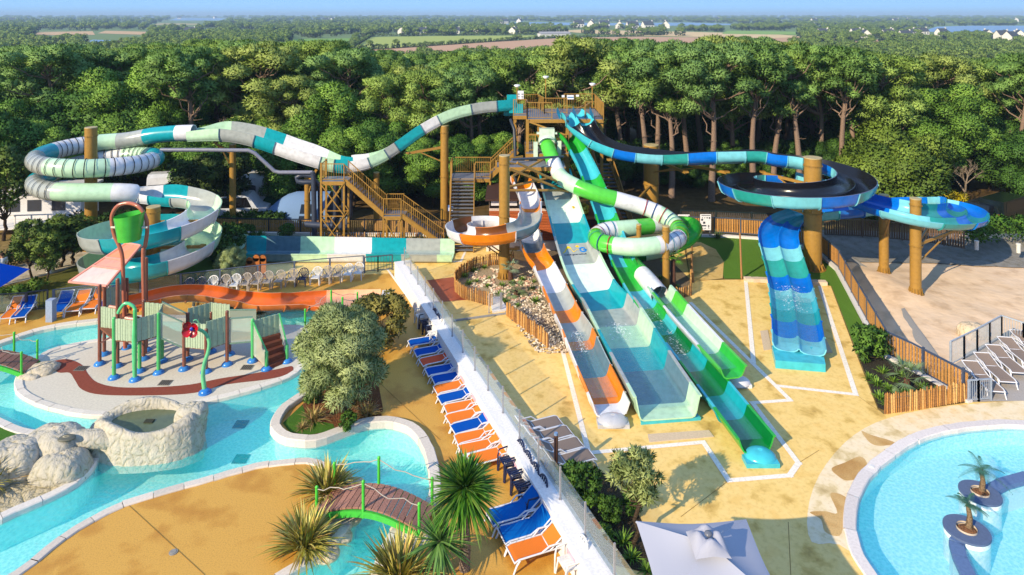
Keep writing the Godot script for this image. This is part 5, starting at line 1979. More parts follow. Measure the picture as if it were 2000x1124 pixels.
func build_far_land() -> void:
	# fields, water, then hedges, woods and the villages, all where they lie on the low land
	flat_field("meadow_field", [548, 98, 566, 76.5, 700, 74.5, 684, 96], rgb(122, 160, 66), 0.15, M.matte)
	flat_field("vineyard_field", [684, 97, 722, 72.5, 850, 70.5, 1052, 69.2, 1000, 77, 930, 82.5, 800, 91, 730, 96], rgb(168, 178, 84), 0.18, M.matte)
	flat_field("ploughed_field", [660, 112, 690, 99, 770, 95, 950, 83, 1100, 74, 1250, 71.5, 1420, 73.5, 1500, 78, 1560, 84, 1500, 100, 1200, 116, 900, 116], rgb(200, 158, 122), 0.12, M.matte)
	flat_field("stubble_field", [1080, 61, 1130, 58, 1340, 62, 1500, 66, 1560, 70, 1565, 76, 1400, 73, 1200, 68], rgb(220, 190, 138), 0.16, M.matte)
	flat_field("stubble_field", [1440, 78, 1560, 72, 1700, 76, 1760, 82, 1640, 84, 1560, 86], rgb(196, 156, 116), 0.2, M.matte)
	flat_field("stubble_field", [60, 69, 75, 62.5, 180, 61, 185, 68], rgb(206, 170, 124), 0.14, M.matte)
	flat_field("stubble_field", [190, 65, 205, 60, 285, 62, 280, 68], rgb(206, 170, 124), 0.14, M.matte)
	flat_field("stubble_field", [296, 49, 310, 45, 390, 46, 380, 49], rgb(176, 164, 112), 0.14, M.matte)
	flat_field("meadow_field", [1410, 66, 1420, 60, 1560, 62, 1560, 68], rgb(136, 168, 78), 0.24, M.matte)
	flat_field("meadow_field", [1930, 90, 1935, 76, 2020, 72, 2080, 86], rgb(140, 146, 72), 0.2, M.matte)
	for q in [[165, 84, 180, 77.5, 224, 79, 222, 85], [330, 40, 345, 34.5, 440, 35.5, 430, 40], [985, 48, 1010, 43, 1200, 45, 1350, 44, 1480, 48, 1300, 50.5], [1800, 62, 1830, 52, 1900, 50, 2080, 50, 2080, 64], [1640, 52, 1660, 49, 1780, 50, 1770, 53]]:
		var mb := MB.new()
		mb.col = rgb(120, 152, 186)
		mb.plate(ccw(ground_poly(q, LOW + 0.1)), LOW + 0.1)
		struct("sea_inlet_water", mb, M.paint)
	# low-cost crowns for the far woods
	var r := RandomNumberGenerator.new()
	r.seed = 99
	var protos := []
	for k in 3:
		var mb := MB.new()
		for i in 16:
			var d := Vector3(r.randfn(), absf(r.randfn()) * 0.7, r.randfn()).normalized() * r.randf_range(0.3, 0.85)
			clump(mb, Vector3(d.x * 3.2, 4.6 + d.y * 3.0, d.z * 3.2), Vector3(1.25, 0.9, 1.25), 90, 0.42, r, rgb(82, 112, 48), rgb(150, 172, 84), 1.1)
		for i in 60:
			var d := Vector3(r.randfn(), 0, r.randfn()).normalized()
			mb.col = rgb(40, 58, 24)
			leaf_card(mb, d * 2.6 + Vector3(0, r.randf_range(0.2, 4.0), 0), d, 1.2, r, 1.2)
		protos.append(mb.mesh())
	var fields := []
	for q in [[548, 100, 566, 75, 700, 73, 1052, 67, 1420, 71, 1560, 68, 1570, 86, 1500, 112, 900, 120, 650, 116], [1080, 62, 1130, 57, 1340, 61, 1500, 65, 1560, 70, 1565, 77], [1410, 67, 1420, 59, 1560, 61, 1560, 69], [40, 86, 72, 61, 290, 59, 300, 84], [150, 100, 170, 77, 234, 78, 240, 100], [1925, 93, 1935, 75, 2020, 71, 2080, 88], [310, 47, 335, 34, 450, 35, 445, 47], [970, 52, 1000, 42.5, 1350, 43.5, 1500, 48, 1480, 54, 1300, 57], [1785, 72, 1820, 51.5, 2080, 49, 2080, 74], [280, 56, 300, 44.5, 400, 45, 400, 56]]:
		fields.append(ground_poly(q, LOW))
	var xf := [[], [], []]
	# rows of the picture at which the far woods stand, and how thick they are there
	for band in [[108.0, 132.0, 900, 0.9], [88.0, 108.0, 1300, 0.95], [70.0, 88.0, 1700, 1.0], [56.0, 70.0, 1700, 1.15], [47.0, 56.0, 1500, 1.4], [41.0, 47.0, 1000, 1.9], [36.5, 41.0, 900, 2.6], [33.0, 36.5, 900, 3.6]]:
		for k in int(band[2]):
			var row := r.randf_range(band[0], band[1])
			var p := g(r.randf_range(-150, 2150), row, LOW)
			if -p.z < 112.0:
				continue
			var inside := false
			for f in fields:
				if Geometry2D.is_point_in_polygon(Vector2(p.x, p.z), f):
					inside = true
					break
			if inside:
				continue
			# woods come in patches
			var patch := sin(p.x * 0.011 + 2.0) * cos(p.z * 0.013 + p.x * 0.004) + sin(p.x * 0.031 + p.z * 0.021) * 0.5
			if -p.z > 420.0 and patch < -0.15 and r.randf() < 0.75:
				continue
			var s: float = band[3] * r.randf_range(0.75, 1.3)
			var hs := s if band[3] < 1.3 else lerpf(s, 1.2, 0.5)
			xf[r.randi() % 3].append(Transform3D(Basis(Vector3.UP, r.randf() * TAU).scaled(Vector3(s * 1.2, hs, s * 1.2)), Vector3(p.x, maxf(LOW, land_y(-p.z)) - 0.6 * hs, p.z)))
	# hedges round the fields
	for q in [[684, 96, 724, 71.5], [548, 99, 566, 76], [700, 74, 660, 110], [690, 98, 800, 92.5], [800, 92.5, 950, 82], [950, 82, 1110, 73.5], [1110, 73.5, 1260, 71], [1300, 66, 1330, 66.5], [720, 71, 1050, 68]]:
		var a := g(q[0], q[1], LOW)
		var b := g(q[2], q[3], LOW)
		var n := int(a.distance_to(b) / 3.2)
		for i in n:
			var p := a.lerp(b, float(i) / n) + Vector3(r.randf_range(-1, 1), 0, r.randf_range(-1, 1))
			var s := r.randf_range(0.3, 0.5) * (1.0 if r.randf() > 0.06 else 1.8)
			xf[r.randi() % 3].append(Transform3D(Basis(Vector3.UP, r.randf() * TAU).scaled(Vector3(s, s, s)), p))
	for k in 3:
		var mm := MultiMesh.new()
		mm.transform_format = MultiMesh.TRANSFORM_3D
		mm.mesh = protos[k]
		mm.instance_count = xf[k].size()
		for i in xf[k].size():
			mm.set_instance_transform(i, xf[k][i])
		var o := MultiMeshInstance3D.new()
		o.name = numbered("far_woods")
		o.multimesh = mm
		o.material_override = M.leaf
		o.set_meta("kind", "stuff")
		o.set_meta("label", "far woods and hedges fading towards the horizon")
		o.set_meta("category", "woods")
		add_child(o)
	# houses
	var house := Node3D.new()
	var mb := MB.new()
	mb.col = rgb(228, 222, 214)
	mb.box(Vector3(0, 1.6, 0), Vector3(9, 3.2, 6.5))
	for e in [-4.5, 4.5]:
		var a := Vector3(e, 3.2, 3.25)
		var b := Vector3(e, 3.2, -3.25)
		var c := Vector3(e, 6.4, 0)
		if e > 0:
			mb.tri(a, b, c)
		else:
			mb.tri(b, a, c)
	part("wall", mb, M.matte, house)
	mb = MB.new()
	mb.col = rgb(70, 74, 84)
	mb.quad(Vector3(-4.8, 3.0, 3.5), Vector3(4.8, 3.0, 3.5), Vector3(4.8, 6.5, 0), Vector3(-4.8, 6.5, 0))
	mb.quad(Vector3(4.8, 3.0, -3.5), Vector3(-4.8, 3.0, -3.5), Vector3(-4.8, 6.5, 0), Vector3(4.8, 6.5, 0))
	var roof := part("roof", mb, M.matte, house)
	mb = MB.new()
	mb.col = rgb(220, 214, 206)
	mb.box(Vector3(4.1, 6.6, 0), Vector3(0.6, 1.4, 1.0))
	part("chimney", mb, M.matte, roof)
	for q in [-2.8, 0.0, 2.8]:
		mb = MB.new()
		mb.col = rgb(60, 64, 74)
		mb.box(Vector3(q, 1.7, 3.26), Vector3(1.1, 1.4, 0.06))
		part("window", mb, M.dark_glass, house)
	var spots := [[371, 66, 0], [786, 66, 1.4], [823, 67, 0.2], [888, 66, 0.1], [932, 65, 1.5], [1002, 66, 1.3], [1016, 64, 0.2], [1035, 63, 1.4], [1068, 62, 0.1], [985, 46, 0.3], [1015, 45, 1.2], [1130, 53, 0.2], [1155, 52, 1.3], [1180, 53, 0.1], [1210, 56, 1.4], [1235, 57, 0.2], [1265, 56, 0.3], [1300, 55, 1.4], [1608, 70, 0.1], [1618, 72, 1.3], [1672, 70, 0.2], [1690, 74, 1.4], [1735, 73, 0.1], [1742, 70, 1.2], [1768, 76, 0.2], [1790, 70, 1.5], [1802, 68, 0.2], [1840, 70, 0.3], [1928, 74, 1.3], [1958, 76, 0.1], [1975, 79, 0.4], [1990, 75, 1.2], [636, 44, 0.2], [650, 43, 1.2], [24, 42, 0.2], [690, 34, 0.2], [760, 34.5, 1.2], [350, 37, 0.2], [420, 36, 1.0], [560, 35, 0.4], [1750, 45, 0.2], [1775, 44.5, 1.3], [1960, 43, 0.3], [1985, 42, 1.1], [1400, 41, 0.2], [1590, 45, 0.4]]
	spots.sort_custom(func(a, b): return a[0] < b[0])
	var count := 0
	for q in spots:
		count += 1
		var p := g(q[0], q[1], LOW)
		var k := 1.25 if q[1] > 58 else 1.9
		var o := plant_tree(house, "house", p, Vector3(k, k, k), q[2], "small white far house with a grey roof, %s from the left" % nth(count), "house", "white houses of the far villages")
		o.position.y = LOW
	house.free()
	# grey barn and the white water tower on the skyline
	var barn := thing("barn", "long low grey farm shed beside the ploughed field", "barn", g(1082, 72, LOW), 0.25)
	mb = MB.new()
	mb.col = rgb(206, 204, 204)
	mb.box(Vector3(0, 1.8, 0), Vector3(32, 3.6, 11))
	part("wall", mb, M.matte, barn)
	mb = MB.new()
	mb.col = rgb(162, 160, 162)
	mb.quad(Vector3(-16.4, 3.5, 6), Vector3(16.4, 3.5, 6), Vector3(16.4, 5.4, 0), Vector3(-16.4, 5.4, 0))
	mb.quad(Vector3(16.4, 3.5, -6), Vector3(-16.4, 3.5, -6), Vector3(-16.4, 5.4, 0), Vector3(16.4, 5.4, 0))
	part("roof", mb, M.matte, barn)
	mb = MB.new()
	mb.col = rgb(228, 228, 228)
	var wt := g(300, 33.5, LOW)
	mb.tube(wt, wt + Vector3(0, 22, 0), 3.0, 2.2, 12, false)
	mb.tube(wt + Vector3(0, 22, 0), wt + Vector3(0, 30, 0), 3.0, 8.0, 16, true)
	solo("water_tower", mb, M.matte, "tiny pale water tower on the skyline at the left", "water tower")


# ---------------------------------------------------------------- the splash island's climbing house
func top_of(px: float, base_row: float, top_row: float) -> float:
	return EYE * (base_row - top_row) / (base_row - HOR)


func corrugated(a: Vector3, b: Vector3, y0: float, y1: float, c: Color) -> MB:
	var mb := MB.new()
	var l := Vector2(a.x - b.x, a.z - b.z).length()
	var n := maxi(4, int(l / 0.075))
	var t := Vector3(b.x - a.x, 0, b.z - a.z).normalized()
	var nn := t.cross(Vector3.UP)
	for i in n:
		mb.col = shade(c, [0.94, 1.04, 1.0][i % 3])
		var p := a.lerp(b, (i + 0.5) / n)
		mb.box(Vector3(p.x, (y0 + y1) * 0.5 + [0.012, -0.01, 0.0][i % 3], p.z) + nn * [0.012, -0.01, 0.0][(i * 2) % 3], Vector3(l / n * 0.92, y1 - y0, 0.03), Basis(t, Vector3.UP, nn))
	return mb


func build_kids_area() -> void:
	var t := thing("climbing_house", "splash climbing house on posts with pale green panels, ramp roof and tipping bucket", "playground")
	var brown := rgb(132, 82, 68)
	var green := rgb(84, 186, 110)
	var copper := rgb(176, 104, 82)
	var posts := [[194, 712, 558, 0], [203, 693, 556, 0], [229, 716, 546, 0], [247, 680, 545, 0], [280, 702, 588, 0], [285, 685, 505, 0], [222, 739, 622, 1], [272, 726, 668, 1], [309, 729, 613, 1], [316, 706, 640, 1], [359, 722, 631, 0], [366, 702, 612, 0], [402, 727, 644, 0], [412, 688, 610, 0], [443, 713, 609, 0], [448, 693, 622, 0], [493, 706, 625, 1], [520, 722, 688, 1], [560, 707, 675, 1], [263, 743, 604, 1]]
	for q in posts:
		var p := g(q[0], q[1])
		var h := top_of(q[0], q[1], q[2])
		var mb := MB.new()
		mb.col = green if q[3] == 1 else brown
		mb.tube(p, p + Vector3(0, h, 0), 0.075, 0.075, 12, true)
		mb.ball(p + Vector3(0, h, 0), Vector3(0.075, 0.05, 0.075), 10, 4, 0.0)
		var o := part("post", mb, M.plastic, t)
		mb = MB.new()
		mb.col = rgb(60, 136, 214)
		mb.tube(p, p + Vector3(0, 0.05, 0), 0.24, 0.22, 16, true)
		mb.ball(p + Vector3(0, 0.05, 0), Vector3(0.2, 0.1, 0.2), 14, 4, 0.0)
		part("foot", mb, M.plastic, o)
	var pg := rgb(172, 190, 162)
	var pa := g(194, 712)
	var pb := g(229, 716)
	var pc := g(222, 739)
	var pd := g(263, 743)
	var pe := g(309, 729)
	var pf := g(316, 706)
	var pi_ := g(280, 702)
	var ph := g(247, 680)
	var f1 := 1.6
	for q in [[pa, pb, 1.58, 2.48], [pc, pd, 1.58, 2.46], [pd, pe, 1.56, 2.5], [pe, pf, 1.5, 2.46], [g(203, 693), ph, 1.9, 2.9], [pi_, pf, 1.7, 2.48]]:
		part("wall_panel", corrugated(q[0], q[1], q[2], q[3], pg), M.matte, t)
	var pj := g(359, 722)
	var pk := g(402, 727)
	var pl := g(443, 713)
	var pm := g(366, 702)
	var pn := g(412, 688)
	for q in [[pj, pk, 0.95, 2.0], [pk, pl, 0.95, 2.1], [pm, pn, 1.0, 2.2], [pn, g(448, 693), 1.0, 2.2], [g(493, 706), g(545, 690), 0.8, 1.75]]:
		part("wall_panel", corrugated(q[0], q[1], q[2], q[3], pg), M.matte, t)
	# floors
	var mb := MB.new()
	mb.col = rgb(126, 84, 66)
	var fl := PackedVector2Array()
	for p in [pa, pc, pd, pe, pf, ph, g(203, 693)]:
		fl.append(Vector2(p.x, p.z))
	mb.slab(ccw(fl), f1 - 0.08, f1)
	part("floor_deck", mb, M.matte, t)
	mb = MB.new()
	mb.col = rgb(150, 102, 78)
	fl = PackedVector2Array()
	for p in [pj, pk, pl, g(448, 693), pn, pm]:
		fl.append(Vector2(p.x, p.z))
	mb.slab(ccw(fl), 0.92, 1.0)
	part("floor_deck", mb, M.matte, t)
	# bridge ramp with frosted sides between the two floors, and from the second floor to the steps
	for q in [[pe, pj, f1, 1.0], [pf, pm, f1, 1.0], [pl, g(493, 706), 1.0, 0.95], [g(448, 693), g(500, 690), 1.0, 0.95]]:
		mb = MB.new()
		var a: Vector3 = q[0]
		var b: Vector3 = q[1]
		mb.quad(a + Vector3(0, q[2] - 0.1, 0), b + Vector3(0, q[3] - 0.1, 0), b + Vector3(0, q[3] + 0.95, 0), a + Vector3(0, q[2] + 0.95, 0))
		part("frosted_panel", mb, M.frosted, t)
		mb = MB.new()
		mb.col = rgb(120, 150, 134)
		mb.beam(a + Vector3(0, q[2] - 0.1, 0), b + Vector3(0, q[3] - 0.1, 0), 0.04, 0.06)
		mb.beam(a + Vector3(0, q[2] + 0.97, 0), b + Vector3(0, q[3] + 0.97, 0), 0.04, 0.05)
		part("panel_rail", mb, M.plastic, t)
	for q in [[pe, pj, pm, pf, f1, 1.0], [pl, g(493, 706), g(500, 690), g(448, 693), 1.0, 0.95]]:
		mb = MB.new()
		mb.col = rgb(150, 100, 76)
		mb.quad(q[0] + Vector3(0, q[4], 0), q[1] + Vector3(0, q[5], 0), q[2] + Vector3(0, q[5], 0), q[3] + Vector3(0, q[4], 0))
		part("ramp_floor", mb, M.matte, t)
	# steps down to the red path
	var sa := g(500, 703)
	var sb := g(545, 689)
	var ea := g(527, 722)
	var eb := g(562, 707)
	for i in 5:
		var k0 := i / 5.0
		var k1 := (i + 1) / 5.0
		var y := 0.95 * (1.0 - k0) - 0.04
		mb = MB.new()
		mb.col = shade(rgb(126, 72, 54), 1.0 + 0.04 * (i % 2))
		var poly := PackedVector2Array()
		for p in [sa.lerp(ea, k0), sa.lerp(ea, k1), sb.lerp(eb, k1), sb.lerp(eb, k0)]:
			poly.append(Vector2(p.x, p.z))
		mb.slab(ccw(poly), 0.0, maxf(y, 0.08))
		part("step", mb, M.matte, t)
	for q in [[g(493, 706), g(520, 722)], [g(545, 690), g(560, 707)]]:
		mb = MB.new()
		mb.quad(q[0] + Vector3(0, 0.3, 0), q[1] + Vector3(0, 0.05, 0), q[1] + Vector3(0, 0.75, 0), q[0] + Vector3(0, 1.75, 0))
		part("frosted_panel", mb, M.frosted, t)
		mb = MB.new()
		mb.col = green
		mb.beam(q[0] + Vector3(0, 1.75, 0), q[1] + Vector3(0, 0.77, 0), 0.05, 0.06)
		part("hand_rail", mb, M.plastic, t)
	# bent green water arch
	mb = MB.new()
	mb.col = rgb(96, 200, 140)
	var ar := pd + Vector3(0, top_of(263, 743, 610), 0)
	mb.pipe(spline([pd, pd + Vector3(-0.05, 1.5, 0), ar, ar + Vector3(-0.12, 0.28, 0), ar + Vector3(-0.4, 0.36, 0), ar + Vector3(-0.62, 0.12, 0), ar + Vector3(-0.7, -0.05, 0)], 0.15), 0.085, 0.06, 10)
	part("water_arch", mb, M.plastic, t)
	# pink pipe stubs on the rail
	for q in [[pb, pa, 2.5], [pd, pc, 2.5]]:
		mb = MB.new()
		mb.col = rgb(216, 150, 130)
		mb.tube(q[0] + Vector3(0, q[2], 0), (q[0] as Vector3).lerp(q[1], 0.45) + Vector3(0, q[2] + 0.02, 0), 0.06, 0.06, 10, true)
		part("pipe_nozzle", mb, M.plastic, t)
	for q in [[pa, g(203, 693), 1.0], [pa, pb, 0.9], [pc, pb, 0.8], [g(203, 693), ph, 1.2]]:
		mb = MB.new()
		mb.col = rgb(112, 76, 70)
		mb.tube(q[0] + Vector3(0, q[2], 0), q[1] + Vector3(0, q[2] + 0.5, 0), 0.035, 0.035, 8, true)
		part("brace", mb, M.plastic, t)
	# ramp roof: three panels in a pink frame, falling towards the left
	var z0 := 29.6
	var ra := [dp(134, 551, 30.5), dp(208, 559, 29.7), dp(274, 480, 31.2), dp(247, 475, 32.0)]
	var c3: Vector3 = ra[3]
	var c2: Vector3 = ra[2]
	var c0: Vector3 = ra[0]
	var c1: Vector3 = ra[1]
	var pk2 := rgb(226, 150, 132)
	var steps := [0.0, 0.4, 0.62, 1.0]
	var tints := [rgb(206, 190, 184), rgb(214, 150, 130), rgb(222, 140, 96)]
	for i in 3:
		var a := c0.lerp(c3, steps[i])
		var b := c1.lerp(c2, steps[i])
		var c := c1.lerp(c2, steps[i + 1])
		var e := c0.lerp(c3, steps[i + 1])
		mb = MB.new()
		mb.col = tints[i]
		var dn := Vector3(0, -0.03, 0)
		mb.quad(a, b, c, e)
		mb.quad(b + dn, a + dn, e + dn, c + dn)
		part("roof_panel", mb, M.plastic, t)
		mb = MB.new()
		mb.col = pk2
		mb.tube(a, b, 0.055, 0.055, 8, true)
		mb.tube(a, e, 0.06, 0.06, 8, true)
		mb.tube(b, c, 0.06, 0.06, 8, true)
		if i == 2:
			mb.tube(e, c, 0.055, 0.055, 8, true)
		part("roof_frame", mb, M.plastic, t)
	# copper hoop and the green tipping bucket in it
	var zc := 29.8
	var hoop := []
	for q in [[283, 690], [279, 505], [283, 480], [287, 450], [284, 425], [270, 404], [250, 397], [230, 402], [219, 418], [218, 435], [223, 460], [232, 480], [238, 500], [240, 540], [244, 680]]:
		hoop.append(dp(q[0], q[1], zc + (0.3 if q[0] > 250 else 0.5)))
	mb = MB.new()
	mb.col = copper
	mb.pipe(spline(hoop, 0.15), 0.085, 0.085, 10)
	part("bucket_hoop", mb, M.plastic, t)
	mb = MB.new()
	mb.col = rgb(72, 186, 66)
	var bc := dp(252, 442, 29.9)
	var rows := []
	for i in 5:
		var y := lerpf(-0.58, 0.52, i / 4.0)
		var rr := lerpf(0.46, 0.62, i / 4.0)
		var row := PackedVector3Array()
		for j in 25:
			var a := TAU * j / 24
			row.append(bc + Vector3(cos(a) * rr, y + (0.08 * cos(a) if i == 4 else 0.0), sin(a) * rr))
		rows.append(row)
	mb.grid(rows, true)
	mb.tube(bc + Vector3(0, -0.6, 0), bc + Vector3(0, -0.57, 0), 0.46, 0.46, 24, true)
	rows = []
	for i in 4:
		var y := lerpf(-0.5, 0.52, i / 3.0)
		var rr := lerpf(0.43, 0.585, i / 3.0)
		var row := PackedVector3Array()
		for j in 25:
			var a := TAU * j / 24
			row.append(bc + Vector3(cos(a) * rr, y + (0.08 * cos(a) if i == 3 else 0.0), sin(a) * rr))
		rows.append(row)
	mb.grid(rows, true, true)
	var bu := part("tipping_bucket", mb, M.plastic, t)
	for e in [-1.0, 1.0]:
		mb = MB.new()
		mb.col = rgb(216, 206, 192)
		mb.tube(bc + Vector3(e * 0.56, -0.06, 0), bc + Vector3(e * 0.8, -0.05, 0), 0.05, 0.05, 8, true)
		part("pivot", mb, M.plastic, bu)

	# red flower sprinkler on a curved green pipe
	var fs := thing("flower_sprinkler", "red poppy shaped sprinkler on a curving mint green pipe on the splash island", "sprinkler")
	var fb := g(400, 768)
	var fz := 27.0
	mb = MB.new()
	mb.col = rgb(110, 196, 140)
	mb.pipe(spline([fb, dp(396, 735, 27.1), dp(399, 710, 27.1), dp(406, 688, 27.1), dp(408, 668, 27.1), dp(400, 651, 27.1), dp(388, 644, 27.0), dp(381, 642, 26.9)], 0.12), 0.09, 0.06, 10)
	part("stem_pipe", mb, M.plastic, fs)
	mb = MB.new()
	mb.col = rgb(120, 206, 150)
	mb.pipe(spline([dp(388, 644, 27.0), dp(388, 632, 27.0), dp(383, 625, 26.95), dp(377, 627, 26.9)], 0.08), 0.03, 0.025, 8)
	part("thin_pipe", mb, M.plastic, fs)
	var fc := dp(374, 642, 26.85)
	for k in 4:
		mb = MB.new()
		mb.col = [rgb(176, 18, 30), rgb(150, 14, 26), rgb(186, 24, 34), rgb(140, 12, 22)][k]
		var a0 := TAU * (k + 0.4) / 4
		rows = []
		for i in 6:
			var s := i / 5.0
			var row := PackedVector3Array()
			for j in 9:
				var a := a0 + (j / 8.0 - 0.5) * 1.7
				var rr := 0.05 + s * 0.29 * (1.0 - 0.35 * pow(absf(j / 4.0 - 1.0), 3.0))
				row.append(fc + Vector3(cos(a) * rr * 1.02, sin(a) * rr, 0.16 * s * s - 0.03 * (k % 2)))
			rows.append(row)
		mb.grid(rows)
		part("petal", mb, M.plastic, fs)
	mb = MB.new()
	mb.col = rgb(40, 60, 170)
	mb.ball(fc + Vector3(0.02, 0, 0.06), Vector3(0.08, 0.08, 0.06), 10, 6)
	part("nozzle", mb, M.plastic, fs)
	mb = MB.new()
	mb.col = rgb(50, 126, 210)
	mb.tube(fb, fb + Vector3(0, 0.06, 0), 0.26, 0.24, 16, true)
	mb.ball(fb + Vector3(0, 0.06, 0), Vector3(0.2, 0.12, 0.2), 14, 4, 0.0)
	part("foot", mb, M.plastic, fs)

	# the orange children's slide
	var sl := thing("childrens_slide", "orange children's slide running from the climbing house to a twin run-out beside the pool", "water slide")
	var kid: Color = K.kid
	var sp := spline([dp(262, 604, 30.4), dp(285, 599, 30.9), dp(320, 590, 31.4), dp(360, 585, 31.9), dp(400, 586, 32.3), dp(440, 592, 32.6), dp(480, 599, 33.0), dp(520, 602, 33.2), dp(560, 600, 33.6), dp(590, 598, 34.1), dp(640, 595, 34.5), dp(742, 590, 34.9)], 0.3)
	run(sl, sp, [[0.0, u_profile(1.0, 0.5, 0.4, 12)], [0.55, u_profile(1.15, 0.5, 0.36, 12)], [0.66, u_profile(1.5, 0.42, 0.32, 12)], [0.78, box_profile(1.9, 0.32, 0.3, 0.05, 0.1)], [1.0, box_profile(1.9, 0.26, 0.26, 0.05, 0.1)]], [[1.4, kid], [1.5, rgb(226, 140, 66), kid], [1.5, rgb(226, 140, 66), kid], [1.5, rgb(226, 140, 66), kid], [1.5, rgb(232, 140, 60), kid], [1.5, rgb(236, 130, 50), kid], [1.5, rgb(236, 120, 46), kid], [1.4, kid], [1.8, rgb(240, 140, 80), rgb(246, 176, 132)], [1.8, rgb(240, 150, 96), rgb(250, 190, 150)]], {"flange_col": rgb(216, 134, 66), "rim": rgb(242, 170, 120)})
	part("shallow_water", water_sheet(sp, 1.6, 0.74, 0.985, 0.1), M.thin_water, sl)
	for q in [[378, 606, 587], [370, 606, 588]]:
		mb = MB.new()
		mb.col = rgb(230, 140, 40) if q[0] == 378 else rgb(196, 168, 130)
		var p := g(q[0] + 4, 625)
		mb.tube(p, Vector3(p.x, 1.55, p.z - 0.5), 0.08, 0.07, 10, true)
		part("support", mb, M.plastic, sl)
	mb = MB.new()
	mb.col = rgb(238, 230, 226)
	mb.box(dp(738, 586, 34.9) + Vector3(0.35, 0.05, 0), Vector3(0.4, 0.14, 1.9), Basis(Vector3.UP, 0.1))
	part("end_stop", mb, M.plastic, sl)


# ---------------------------------------------------------------- arched footbridges
func footbridge(label: String, a: Vector3, b: Vector3, w: float, rise: float, posts: Array, planks: int) -> void:
	var t := thing("footbridge", label, "bridge")
	var dir := Vector3(b.x - a.x, 0, b.z - a.z).normalized()
	var side := Vector3(-dir.z, 0, dir.x)
	var at := func(s: float) -> Vector3:
		return a.lerp(b, s) + Vector3(0, 0.12 + rise * sin(PI * s), 0)
	for e in [-0.5, 0.5]:
		var mb := MB.new()
		mb.col = rgb(70, 186, 62)
		var rows := []
		for i in 25:
			var s := i / 24.0
			var p: Vector3 = at.call(s) + side * w * e
			rows.append(PackedVector3Array([p + side * 0.04 + Vector3(0, -0.18, 0), p + side * 0.04, p - side * 0.04, p - side * 0.04 + Vector3(0, -0.18, 0), p + side * 0.04 + Vector3(0, -0.18, 0)]))
		for i in 24:
			for j in 4:
				mb.quad(rows[i][j + 1], rows[i][j], rows[i + 1][j], rows[i + 1][j + 1])
		part("arch_beam", mb, M.paint, t)
	for i in planks:
		var mb := MB.new()
		mb.col = shade(rgb(176, 128, 112), rng.randf_range(0.72, 1.15))
		var p0: Vector3 = at.call((i + 0.06) / planks)
		var p1: Vector3 = at.call((i + 0.94) / planks)
		mb.beam(p0 + Vector3(0, 0.05, 0), p1 + Vector3(0, 0.05, 0), w - 0.04, 0.05)
		part("plank", mb, M.wood, t)
	for e in [-0.5, 0.5]:
		var prev := Vector3.ZERO
		for k in posts.size():
			var p: Vector3 = at.call(posts[k]) + side * w * e
			var mb := MB.new()
			mb.col = rgb(76, 196, 62)
			mb.tube(p + Vector3(0, -0.2, 0), p + Vector3(0, 0.85, 0), 0.045, 0.045, 10, true)
			mb.ball(p + Vector3(0, 0.85, 0), Vector3(0.055, 0.05, 0.055), 10, 4)
			part("rail_post", mb, M.paint, t)
			if k > 0:
				mb = MB.new()
				mb.col = rgb(186, 176, 164)
				mb.pipe(limb_path(prev + Vector3(0, 0.8, 0), p + Vector3(0, 0.8, 0), 0.12, RandomNumberGenerator.new(), 6), 0.014, 0.014, 5)
				part("rope", mb, M.matte, t)
			prev = p


# ---------------------------------------------------------------- walls and fences
func line_points(px: Array, y := 0.0) -> PackedVector3Array:
	var out := PackedVector3Array()
	for i in range(0, px.size(), 2):
		out.append(g(px[i], px[i + 1], y))
	return out


func walk(pts: PackedVector3Array, step: float) -> Array:
	# points every step along a line, each with its direction
	var out := []
	var left := 0.0
	for i in pts.size() - 1:
		var a := pts[i]
		var b := pts[i + 1]
		var l := a.distance_to(b)
		var t := (b - a) / maxf(l, 1e-5)
		while left < l:
			out.append([a + t * left, t])
			left += step
		left -= l
	return out


func paling(label: String, pts: PackedVector3Array, h: float, step: float, w: float, y0 := 0.0, c := Color(0, 0, 0, 0)) -> Node3D:
	var root := thing("paling_fence", label, "fence")
	var r := RandomNumberGenerator.new()
	r.seed = label.hash()
	var tones := [rgb(214, 158, 88), rgb(196, 140, 78), rgb(226, 178, 112), rgb(178, 128, 76), rgb(158, 112, 70)]
	for q in walk(pts, step):
		var p: Vector3 = q[0] + Vector3(0, y0, 0)
		var hh := h * r.randf_range(0.9, 1.06)
		var lean := Vector3(r.randf_range(-1, 1), 0, r.randf_range(-1, 1)) * 0.025
		var mb := MB.new()
		mb.col = tones[r.randi() % 5] if c.a == 0.0 else shade(c, r.randf_range(0.8, 1.1))
		var rad := w * 0.5 * r.randf_range(0.75, 1.15)
		mb.tube(p, p + Vector3(0, hh - 0.05, 0) + lean, rad, rad * 0.92, 6, false)
		mb.tube(p + Vector3(0, hh - 0.05, 0) + lean, p + Vector3(0, hh, 0) + lean, rad * 0.92, rad * 0.25, 6, true)
		part("picket", mb, M.wood, root)
	var mb := MB.new()
	mb.col = rgb(120, 104, 88)
	for i in pts.size() - 1:
		for k in [0.28, 0.74]:
			mb.beam(pts[i] + Vector3(0, y0 + h * k, 0), pts[i + 1] + Vector3(0, y0 + h * k, 0), w * 0.3, 0.02)
	part("wire", mb, M.paint, root)
	return root


